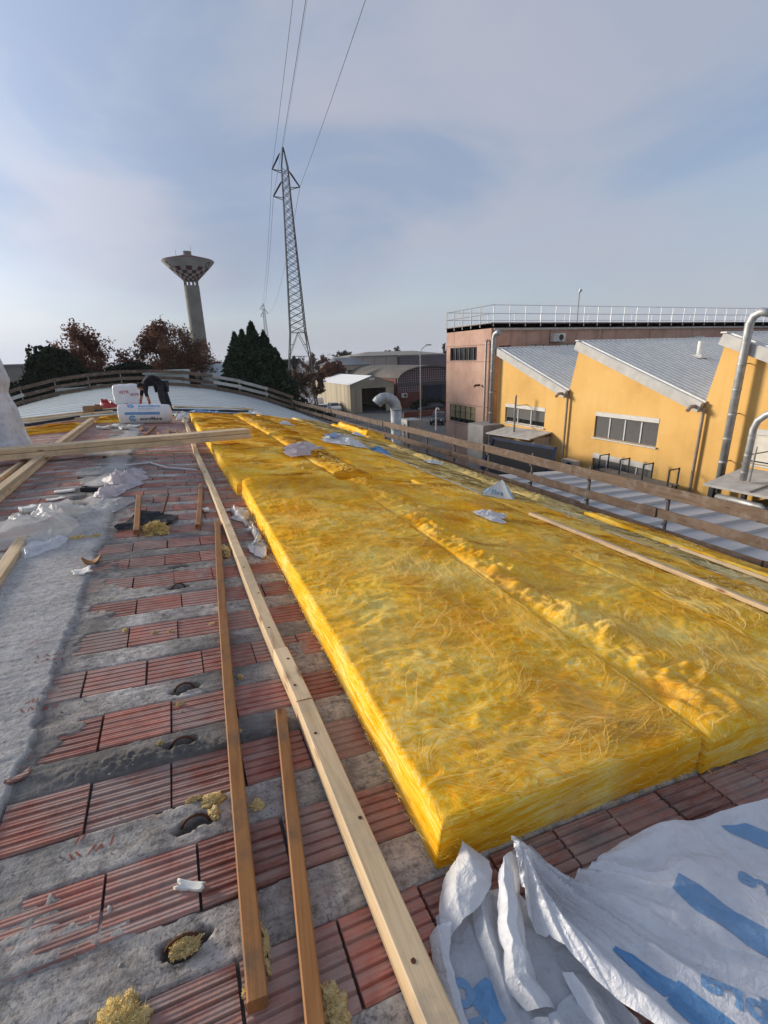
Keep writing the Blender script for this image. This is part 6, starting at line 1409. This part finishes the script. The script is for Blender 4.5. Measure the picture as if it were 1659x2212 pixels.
for k, (x, y, zt, r_, m_, lb) in enumerate([(41.5, 150, 3.1, 3.0, sparse_brown, 'bare far tree right of the pylon'), (45.6, 150, 2.9, 2.6, russet, 'russet far tree beyond the small gabled house'), (35, 150, 2.5, 2.6, evergreen, 'dark far tree seen through the pylon legs'),
        (52.5, 150, 3.8, 3.6, evergreen, 'far green trees on the skyline above the grey roofs'), (69.3, 150, 4.5, 3.4, evergreen, 'round far tree above the long beige hall'), (88, 150, 5.2, 1.6, sparse_brown, 'thin bare far tree next to the pink block')]):
    broadleaf(lb, x, y, zt, r_, m_, 2600, .34, 61 + k, .9, 'trees on the skyline', depth=3)
bush('white-flecked shrub in front of the small gabled house', 29.5, 92, -.6, (2.2, 1.5, 1.6), russet, 2600, .24, 71)

# ---------------------------------------------------------------- water tower
WX, WY = 8.35, 130.0
wt = thing('water_tower', 'funnel-shaped water tower with a red and white chequered bowl', 'water tower', (WX, WY, GZ))
tower_c = simple('tower_concrete', (.22, .21, .175), .9, 0, .2, .35, .2, 4); tw_white = simple('tower_white', (.38, .365, .355), .8, 0, .2, .4); tw_red = simple('tower_red', (.085, .010, .012), .8, 0, .2, .6); ink = simple('tower_black', (.03, .03, .03), .8)  # the white is darkened, shade on the bowl put into its colour
mb = MB(); mb.lathe([(1.85, 0), (1.75, 10), (1.70, 18.6 - GZ * 1.0 - .0)], (WX, WY, GZ), 32); mb.build('shaft', tower_c, wt, True)
for k in range(10):
    a = 2 * math.pi * k / 10; mb = MB(); mb.box((WX + 1.45 * math.cos(a) - .16, WY + 1.45 * math.sin(a) - .16, 18.5), (WX + 1.45 * math.cos(a) + .16, WY + 1.45 * math.sin(a) + .16, 19.75)); mb.build('pillar', tower_c, wt)
NS = 20; rows = [(1.65, 19.7), (1.95, 20.0), (2.35, 20.38), (2.9, 20.9), (3.55, 21.5), (4.35, 22.25), (5.35, 23.25), (5.75, 23.7)]
mb = MB(); sub = 2; n_ = NS * sub
for i in range(len(rows) - 1):
    for k in range(n_):
        a0, a1 = 2 * math.pi * k / n_ + .1, 2 * math.pi * (k + 1) / n_ + .1; q = k // sub; (r0, z0), (r1, z1) = rows[i], rows[i + 1]
        mb.mi = 1 if (i < 5 and (q + i) % 2 == 0) else 0
        mb.add([(WX + r0 * math.cos(a0), WY + r0 * math.sin(a0), z0), (WX + r0 * math.cos(a1), WY + r0 * math.sin(a1), z0), (WX + r1 * math.cos(a1), WY + r1 * math.sin(a1), z1), (WX + r1 * math.cos(a0), WY + r1 * math.sin(a0), z1)], [(0, 1, 2, 3)])
bowl = mb.build('bowl', [tw_white, tw_red], wt)
mb = MB(); mb.lathe([(5.75, 23.7), (5.6, 23.9), (2.2, 24.75), (.95, 25.1)], (WX, WY, 0), 40); mb.build('roof', simple('tower_roof', (.15, .075, .07), .85), wt, True)
mb = MB(); mb.lathe([(.8, 24.9), (.88, 25.85), (.0, 25.95)], (WX, WY, 0), 20); mb.build('lantern', tower_c, wt)
for dx, zz_ in ((.9, 27.0), (-2.4, 26.1)): mb = MB(); mb.tube([(WX + dx, WY, 24.8), (WX + dx, WY, zz_)], .05, 5); mb.build('aerial', steel, wt)
def cone_pt(a, t, dr=.05):
    r0, z0, r1, z1 = 2.9, 20.9, 5.75, 23.7; r = r0 + (r1 - r0) * t + dr; return (WX + r * math.sin(a), WY - r * math.cos(a), z0 + (z1 - z0) * t - dr)
mb = MB(); K = 24      # the painted O on the right flank
for k in range(K):
    ps = []
    for j, rad in ((0, .65), (0, 1.0), (1, 1.0), (1, .65)):
        t = 2 * math.pi * (k + j) / K; ps.append(cone_pt(.92 + .13 * rad * math.sin(t), .66 + .21 * rad * math.cos(t)))
    mb.poly(ps)
mb.build('letter', ink, bowl)
for (a, t, w, h) in ((-1.12, .80, .06, .10), (-1.05, .62, .05, .08), (-.98, .48, .05, .07)):
    mb = MB(); mb.poly([cone_pt(a - w, t - h), cone_pt(a + w, t - h * .4), cone_pt(a + w, t + h), cone_pt(a - w, t + h * .5)]); mb.build('letter', ink, bowl)

# ---------------------------------------------------------------- pylons and cables
pyl_m = simple('pylon_steel', (.055, .06, .075), .6, .4, .2, .5)
def pylon(lb, x, y, s=1.0, rot=0.0, thick=1.0):
    """lattice mast: four legs tapering to a point, K-braced foot, cross-braced shaft, three alternate arms; s scales"""
    H = 36.7 * s; t = thing('power_pylon', lb, 'pylon', (x, y, GZ), 'power pylons'); R = Matrix.Rotation(rot, 3, 'Z'); c = Vector((x, y, GZ))
    hw = lambda z: (.5 * np.interp(z / s, [0, 9, 12.5, 30.5, 34.2, 36.7], [4.3, 3.2, 2.35, 1.05, .9, .04])) * s
    P = lambda i, z: c + R @ Vector((hw(z) * (1, -1, -1, 1)[i], hw(z) * (1, 1, -1, -1)[i], z)); w = .13 * s * thick; v = .065 * s * thick
    for i in range(4):
        mb = MB()
        for a, b in ((0, 9), (9, 12.5), (12.5, 30.5), (30.5, 34.2), (34.2, 36.7)): mb.bar(P(i, a * s), P(i, b * s), w)
        mb.build('leg', pyl_m, t)
    lv = [0, 4.6, 9, 12.5] + list(np.linspace(12.5, 30.5, 19)[1:]) + list(np.linspace(30.5, 34.2, 5)[1:])
    mb = MB()
    for a, b in zip(lv[:-1], lv[1:]):
        for i in range(4):
            j = (i + 1) % 4
            if b <= 12.6:
                m_ = (P(i, b * s) + P(j, b * s)) / 2; mb.bar(P(i, a * s), m_, v); mb.bar(P(j, a * s), m_, v); mb.bar(P(i, b * s), P(j, b * s), v)
                q = P(i, a * s).lerp(m_, .5); mb.bar(q, P(i, (a + b) / 2 * s), v * .7); q = P(j, a * s).lerp(m_, .5); mb.bar(q, P(j, (a + b) / 2 * s), v * .7)
            else: mb.bar(P(i, a * s), P(j, b * s), v); mb.bar(P(j, a * s), P(i, b * s), v)
    mb.build('lattice', pyl_m, t)
    ends = []
    for z, sg, L in ((34.0, -1, 1.75), (32.0, 1, 1.95), (30.7, -1, 1.9)):
        e = c + R @ Vector((sg * L * s, 0, z * s)); mb = MB()
        for i in ((1, 2) if sg < 0 else (0, 3)): mb.bar(P(i, (z - .25) * s), e, v * 1.2)
        ends.append(tuple(e + Vector((0, 0, .05)))); am = mb.build('crossarm', pyl_m, t)
        mb = MB(); top = c + R @ Vector((sg * .5 * s, 0, (z + 2.0) * s)); mb.tube([top, top.lerp(e, .25), e], [.05 * s * thick, .13 * s * thick, .10 * s * thick], 8); mb.build('insulator', pyl_m, t)
    return ends, tuple(P(0, H))
A1, top1 = pylon('tall dark lattice pylon rising over the yard beyond the conifers', 19.55, 77.6, 1.0, -.16)
A2, top2 = pylon('small hazy lattice pylon far behind the conifers', 46.4, 245.6, .93, -.16, 1.25)
A0 = [(a[0] - 30.0, a[1] - 186, a[2] + (2, -1, 0)[i]) for i, a in enumerate(A1)]; top0 = (top1[0] - 30, top1[1] - 186, top1[2])
wire_m = simple('cable_aluminium', (.10, .105, .115), .5, .5)
CN = ['cable from the upper left arm of the tall pylon', 'cable from the right arm of the tall pylon', 'cable from the lower left arm of the tall pylon']
def cable(lb, a, b, sag, r):
    a, b = Vector(a), Vector(b); mb = MB(); mb.tube([a.lerp(b, t) - Vector((0, 0, 4 * sag * t * (1 - t))) for t in np.linspace(0, 1, 40)], r, 5, False); o = mb.build('power_cable', wire_m, None, True); tag(o, lb, 'cable', 'overhead power cables')
for i in range(3):
    cable(CN[i] + ' passing overhead', A1[i], A0[i], 3.5, .022); cable(CN[i] + ' to the hazy far pylon', A1[i], A2[i], 4.0, .028)
cable('thin earth wire from the tip of the tall pylon passing overhead', top1, top0, 2.5, .010)

# ---------------------------------------------------------------- buildings beyond
def simple_block(name, lb, x0, x1, y0, y1, zt, mat, roofm, ridge=None, panels=0, grp='works in the distance'):
    t = thing(name, lb, 'building', ((x0 + x1) / 2, (y0 + y1) / 2, GZ), grp); mb = MB(); mb.box((x0, y0, GZ), (x1, y1, zt)); w = mb.build('wall', mat, t)
    if ridge:
        mb = MB(); xm = (x0 + x1) / 2; e = .4; A = [(x0 - e, y0 - e, zt), (x1 + e, y0 - e, zt), (x1 + e, y1 + e, zt), (x0 - e, y1 + e, zt), (x0 + ridge[1], (y0 + y1) / 2, zt + ridge[0]), (x1 - ridge[1], (y0 + y1) / 2, zt + ridge[0])]
        mb.add(A, [(0, 1, 5, 4), (1, 2, 5), (2, 3, 4, 5), (3, 0, 4), (3, 2, 1, 0)]); mb.build('roof', roofm, t)
    else: mb = MB(); mb.box((x0 - .15, y0 - .15, zt), (x1 + .15, y1 + .15, zt + .25)); mb.build('roof', roofm, t)
    for k in range(1, panels):
        x = x0 + (x1 - x0) * k / panels; mb = MB(); mb.box((x - .06, y0 - .02, GZ), (x + .06, y0 - .004, zt)); mb.build('panel_joint', jm, t)
    return t
beige = simple('beige_panel_wall', (.42, .35, .29), .9, 0, .12, .2); mauve = simple('mauve_wall', (.16, .125, .135), .9, 0, .12, .2); grey_roof = simple('grey_roof', (.22, .22, .22), .8, 0, .2, .3); dusk_roof = simple('fibre_cement_roof', (.13, .115, .10), .95, 0, .3, .35, .2, 3)
simple_block('warehouse', 'long beige panelled warehouse on the skyline left of the pink block', 41.4, 54.1, 115, 128, 1.65, beige, grey_roof, None, 4)
simple_block('warehouse', 'mauve-grey warehouse on the skyline next to the pink block', 54.4, 84, 114, 128, 1.5, mauve, grey_roof, None, 3)
simple_block('warehouse', 'far warehouse with a low pale pitched roof on the skyline', 50, 78, 132, 150, 1.9, beige, simple('pale_pitched_roof', (.30, .27, .22), .85), (1.2, 6))
b_ = simple_block('warehouse', 'small works with a grey gabled roof and dark windows', 32.2, 40.4, 100, 110, 0.1, beige, grey_roof, (1.6, 2))
for k in range(3): mb = MB(); x = 33 + k * 2.4; mb.box((x, 99.93, -3), (x + 1.7, 99.985, -.9)); mb.build('window', glass_dark, b_)
simple_block('warehouse', 'pale low works glimpsed behind the pylon foot', 25, 40, 160, 175, 1.4, simple('far_white', (.5, .48, .45), .8), grey_roof)
simple_block('warehouse', 'grey industrial hall seen left of the dark evergreen', -42, -12, 72, 96, 1.75, simple('grey_panel_wall', (.27, .245, .22), .9, 0, .15, .3), grey_roof, None, 8)
simple_block('warehouse', 'long low flat works filling the horizon behind the russet trees', -60, 22, 190, 215, -1.5, mauve, grey_roof)
# second pale vault beyond the end wall
v2 = thing('vaulted_roof', 'pale greenish vaulted roof with a rolled edge beyond the arched rail', 'building', (4, 47, GZ)); pg = simple('pale_green_sheet', (.40, .46, .44), .7, 0, .15, .5)
xs = np.linspace(2.6, 9, 16); mb = MB()
for a, b in zip(xs[:-1], xs[1:]):
    za, zb_ = [1.38 - .02 * max(0, x - 5) ** 2 for x in (a, b)]; mb.poly([(a, 46.5, za - 1.05), (b, 46.5, zb_ - 1.05), (b, 51, zb_), (a, 51, za)])
mb.poly([(2.6, 46.5, .33), (2.6, 51, 1.38), (2.6, 51, GZ), (2.6, 46.5, GZ)]); mb.poly([(2.6, 46.5, GZ), (9, 46.5, GZ), (9, 46.5, -.3), (2.6, 46.5, .33)]); mb.build('roof', pg, v2)
mb = MB(); mb.tube([(2.55, 46.5, .28), (2.55, 51, 1.33)], .28, 14); mb.build('rolled_edge', pg, v2, True)
simple_block('shed', 'pale low shed roof peeping out behind the arched rail on the left', -7.2, -3.6, 41, 46, -.2, pg, pg, None, 0, 'pale sheds beyond the roof end'); simple_block('shed', 'pale low shed roof peeping out behind the worker', -1.6, 1.6, 43, 48, .75, pg, pg, None, 0, 'pale sheds beyond the roof end')
# tent hangar
tn = thing('storage_tent', 'beige tarpaulin storage tent with a white roof and wide dark opening', 'tent', (30, 84, GZ)); tarp = simple('beige_tarpaulin', (.40, .34, .235), .7, 0, .22, .6, streak=(1, 1, .05)); tarp_w = simple('white_tarpaulin', (.80, .79, .77), .6, 0, .05, .5); tarp_t = simple('dull_tarpaulin', (.30, .265, .19), .7, 0, .2, .5)
X0, X1, Y0, Y1, ZE, ZR = 26.3, 34.0, 73.9, 94, -2.56, -1.28; XM = 30.1
mb = MB(); K = 40
for k in range(K):
    y0, y1 = Y0 + (Y1 - Y0) * k / K, Y0 + (Y1 - Y0) * (k + 1) / K; f = lambda i: .10 * math.sin(i * 1.7) + .06 * math.sin(i * 3.1)
    mb.poly([(X0 + f(k + 1) * .8, y1, GZ), (X0 + f(k) * .8, y0, GZ), (X0, y0, ZE), (X0, y1, ZE)])
mb.build('side_wall', tarp, tn, True); mb = MB(); mb.poly([(X1, Y0, GZ), (X1, Y1, GZ), (X1, Y1, ZE), (X1, Y0, ZE)]); mb.build('side_wall', tarp, tn)
mb = MB(); mb.poly([(X0, Y1, GZ), (X0, Y1, ZE), (XM, Y1, ZR), (X1, Y1, ZE), (X1, Y1, GZ)]); mb.build('back_wall', tarp, tn)
mb = MB(); mb.poly([(X0 - .1, Y0 - .1, ZE), (XM, Y0 - .1, ZR), (XM, Y1, ZR), (X0 - .1, Y1, ZE)][::-1]); mb.poly([(XM, Y0 - .1, ZR), (X1 + .1, Y0 - .1, ZE), (X1 + .1, Y1, ZE), (XM, Y1, ZR)][::-1]); mb.build('roof', tarp_w, tn)
mb = MB(); mb.poly([(X0, Y0, -3.2), (X1, Y0, -3.25), (X1, Y0, ZE), (XM, Y0, ZR - .02), (X0, Y0, ZE)]); mb.build('gable', tarp_t, tn)
for a, b in ((X0, 28.3), (32.5, X1)):
    mb = MB(); K = 10
    for k in range(K):
        x0, x1 = a + (b - a) * k / K, a + (b - a) * (k + 1) / K; mb.poly([(x0, Y0 + .09 * math.sin(k * 2), GZ), (x1, Y0 + .09 * math.sin(k * 2 + 2), GZ), (x1, Y0, -3.2), (x0, Y0, -3.2)])
    mb.build('curtain', tarp, tn, True)
mb = MB(); mb.box((29.7, Y0 - .03, -1.98), (30.6, Y0 - .012, -1.62)); mb.build('sign', simple('pale_sign', (.6, .62, .65), .5), tn)
# arched brick hall with pierced screens
ab = thing('brick_hall', 'arched brick hall with pierced lattice screens behind the tent', 'building', (40, 85, GZ)); brick_m = simple('dark_brick', (.15, .055, .04), .9, 0, .25, .8); lat_m = simple('mauve_lattice', (.30, .22, .22), .85); XA, XB, YA = 35.1, 46.5, 75.0
za = lambda x: -2.5 + 2.35 * math.sqrt(max(0, 1 - ((x - 41.3) / 6.3) ** 2))
mb = MB(); xs = np.linspace(XA, XB + 1, 25)
for a, b in zip(xs[:-1], xs[1:]): mb.poly([(a, YA - .5, za(a) + .12), (b, YA - .5, za(b) + .12), (b, 112, za(b) + .12), (a, 112, za(a) + .12)])
mb.build('roof', dusk_roof, ab, True)
mb = MB()
for a, b in zip(xs[:-1], xs[1:]): mb.poly([(a, YA - .5, za(a) - .12), (b, YA - .5, za(b) - .12), (b, YA - .5, za(b) + .12), (a, YA - .5, za(a) + .12)])
mb.build('roof_edge', dusk_roof, ab)
mb = MB(); mb.poly([(XA, YA + .4, GZ), (XB + 1, YA + .4, GZ), (XB + 1, YA + .4, -2.6), (XA, YA + .4, -2.6)]); mb.poly([(x, YA + .4, za(x)) for x in xs] + [(XB + 1, YA + .4, -2.6), (XA, YA + .4, -2.6)]); mb.build('dark_interior', frame_dark, ab)  # flat dark sheet standing in for the unlit space behind the screens
mb = MB(); mb.poly([(XA, YA + .4, GZ), (XA, 112, GZ), (XA, 112, za(XA)), (XA, YA + .4, za(XA))]); mb.build('side_wall', brick_m, ab)
mb = MB(); mb.box((XA, YA, GZ), (40.0, YA + .2, -4.3)); mb.box((XA, YA, -4.3), (35.4, YA + .2, -2.7)); mb.box((39.4, YA, -4.3), (40, YA + .2, -3.4)); mb.build('wall', brick_m, ab)
mb = MB(); mb.box((XA, YA - .05, -3.32), (XB, YA + .3, -2.72)); mb.build('lintel', simple('lintel', (.10, .09, .085), .9), ab)
def screen(x0, x1, z0, zt, nm='lattice_screen', st=.42):
    mb = MB(); x = x0
    while x <= x1: 
        t_ = zt(x)
        if t_ > z0 + .2: mb.box((x - .06, YA + .02, z0), (x + .06, YA + .16, t_))
        x += st
    z = z0
    while z < zt((x0 + x1) / 2) + .01:
        xx = [x for x in np.arange(x0, x1 + .01, .1) if zt(x) >= z]
        if xx: mb.box((min(xx), YA + .03, z - .055), (max(xx), YA + .15, z + .055))
        z += .40
    mb.build(nm, lat_m, ab)
screen(35.3, 46.4, -2.70, lambda x: za(x) - .15); screen(35.45, 39.4, -4.28, lambda x: -3.35)
mb = MB(); mb.box((40.2, YA + .1, -6.9), (43.9, YA + .2, -3.4)); mb.build('gate', simple('dark_blue_gate', (.012, .02, .035), .6), ab)
ac_unit('air conditioner on the brick wall below the small pierced screen', (36.3, 74.75, -4.8), (1.0, .4, .7), (0, -1, 0))
# street lamp, bollard, wall, cars
lm = thing('street_lamp', 'tall street lamp with a raised single arm before the brick hall', 'street lamp', (30.6, 58, GZ)); mb = MB(); mb.tube([(30.6, 58, GZ), (30.6, 58, 1.9)], [.09, .06], 10); mb.build('pole', galv, lm); mb = MB(); mb.tube([(30.6, 58, 1.9), (30.8, 58, 2.35), (31.5, 57.9, 2.8)], .045, 8); mb.build('arm', galv, lm); mb = MB(); mb.box((31.4, 57.75, 2.76), (32.1, 58.05, 2.88)); mb.build('lamp_head', steel, lm)
bo = thing('vent_standpipe', 'pale hooked standpipe in the yard beside the pink block', 'pipe', (28.3, 49.8, GZ)); mb = MB(); mb.tube([(28.3, 49.8, GZ), (28.3, 49.8, -4.6), (28.4, 49.8, -4.42), (28.6, 49.8, -4.42), (28.7, 49.8, -4.6)], .09, 10); mb.build('pipe', white_rail, bo)
mw = MB().box((30.6, 63.2, GZ), (48, 63.5, GZ + .8)).build('garden_wall', brick_m); tag(mw, 'low brick wall between the brick hall and the yard', 'wall')
bm = bmesh.new(); bm.from_mesh(mw.data); bmesh.ops.subdivide_edges(bm, edges=[e for e in bm.edges if e.calc_length() > 5], cuts=6); bm.to_mesh(mw.data); bm.free()
white_line = simple('road_paint', (.6, .6, .58), .8, 0, .2, 2)
for k, (x, y) in enumerate([(27, 40), (30, 42), (33, 46)]): pass
tyre = simple('tyre', (.015, .015, .016), .9); rim_m = simple('wheel_rim', (.35, .35, .36), .4, .7); lampg = simple('lamp_glass', (.6, .6, .6), .2)
def car(lb, x, y, rz, paint, prof='car', nm='parked_car'):
    t = thing(nm, lb, 'van' if prof == 'van' else 'car', (x, y, GZ), 'vehicles parked in the yard'); R = Matrix.Translation((x, y, GZ)) @ Matrix.Rotation(rz, 4, 'Z')
    if prof == 'van': S = [(-2.4, .35), (2.3, .35), (2.45, .7), (2.3, 1.05), (1.75, 1.2), (1.2, 2.15), (-2.3, 2.25), (-2.45, 1.9)]; G_ = [(1.15, 1.25), (1.65, 1.25), (1.18, 2.02), (.35, 2.02), (.35, 1.25)]; hw_ = .95
    else: S = [(-2.1, .30), (2.05, .30), (2.15, .62), (1.95, .82), (.95, .95), (.25, 1.42), (-1.1, 1.47), (-1.85, 1.02), (-2.1, .95)]; G_ = [(.75, .98), (.20, 1.36), (-1.05, 1.40), (-1.6, 1.02)]; hw_ = .85
    n = len(S); ins = lambda z: hw_ - (.0 if z < 1.0 else .16 * (z - .95) / .5 if prof != 'van' else .06 * (z - 1))
    V = [(a, -ins(b), b) for a, b in S] + [(a, ins(b), b) for a, b in S]; F = [tuple(range(n)), tuple(range(2 * n - 1, n - 1, -1))] + [(i, i + n, (i + 1) % n + n, (i + 1) % n) for i in range(n)]
    part('body', [tuple(R @ Vector(v)) for v in V], F, paint, t)
    for sg in (-1, 1): part('side_window', [tuple(R @ Vector((a, sg * (ins(b) + .006), b))) for a, b in G_], [tuple(range(len(G_)))], glass_dark, t)
    if prof == 'van': q = [(1.73, 1.24), (1.24, 2.08)]
    else: q = [(.90, .985), (.30, 1.39)]
    for (a, b) in ((q[0], q[1]),) + (() if prof == 'van' else (((-1.80, 1.06), (-1.15, 1.44)),)):
        off_ = .012 if a[0] > 0 else -.012; part('windscreen', [tuple(R @ Vector(v)) for v in ((a[0] + off_, -ins(a[1]) * .9, a[1] + .012), (a[0] + off_, ins(a[1]) * .9, a[1] + .012), (b[0] + off_, ins(b[1]) * .9, b[1] + .012), (b[0] + off_, -ins(b[1]) * .9, b[1] + .012))], [(0, 1, 2, 3)], glass_dark, t)
    if prof == 'van': part('rear_window', [tuple(R @ Vector(v)) for v in ((-2.47, -.75, 1.0), (-2.47, .75, 1.0), (-2.37, .75, 2.05), (-2.37, -.75, 2.05))], [(0, 1, 2, 3)], glass_dark, t)
    for wx in (-1.3, 1.3):
        for sg in (-1, 1):
            mb = MB(); a, b = R @ Vector((wx, sg * (hw_ - .18), .32)), R @ Vector((wx, sg * (hw_ + .02), .32)); mb.tube([a, b], .32, 14); w_ = mb.build('wheel', tyre, t); mb = MB(); mb.tube([b, R @ Vector((wx, sg * (hw_ + .03), .32))], .19, 12); mb.build('rim', rim_m, w_)
    for sg in (-1, 1): mb = MB(); c = R @ Vector((2.03 if prof != 'van' else 2.35, sg * .6, .68)); mb.lathe([(0, -.08), (.12, -.06), (.12, .06), (0, .08)], c, 10); mb.build('headlight', lampg, t)
pw = simple('white_paint', (.70, .70, .70), .35, .0, .05, 1, spec=.5); pd = simple('graphite_paint', (.03, .033, .04), .3, .3, .1, 1, spec=.5); ps = simple('silver_paint', (.30, .31, .33), .35, .5, .1, 1, spec=.5)
car('white van parked with its dark rear towards the conifers', 21.6, 82, 2.3, pw, 'van', 'parked_van'); car('white car parked beside the white van', 22.6, 77.0, -1.9, pw); car('white car parked against the tent wall', 25.0, 78.6, -1.7, pw); car('silver car parked nearest to the guard rail boards', 19.4, 71.0, -1.9, ps); car('graphite car parked between the silver car and the roof end', 19.2, 65.0, -1.9, pd)
car('dark car parked behind the low brick wall', 37.0, 66.2, 3.0, pd); car('dark car parked beside the pink block', 31.6, 55.0, -2.2, pd)
# ---------------------------------------------------------------- autumn haze
def haze_box(density):
    m = bpy.data.materials.new('autumn_haze'); m.use_nodes = True; n, l = m.node_tree.nodes, m.node_tree.links; n.clear()
    out = n.new('ShaderNodeOutputMaterial'); v = n.new('ShaderNodeVolumePrincipled'); v.inputs['Color'].default_value = (.86, .88, .93, 1); v.inputs['Density'].default_value = density; v.inputs['Anisotropy'].default_value = .2
    l.new(v.outputs[0], out.inputs['Volume'])
    o = MB().box((-1600, -700, GZ - 1), (1600, 2500, 40)).build('haze', m); tag(o, 'thin autumn haze lying over the whole place', None, kind='stuff')
haze_box(.0002)
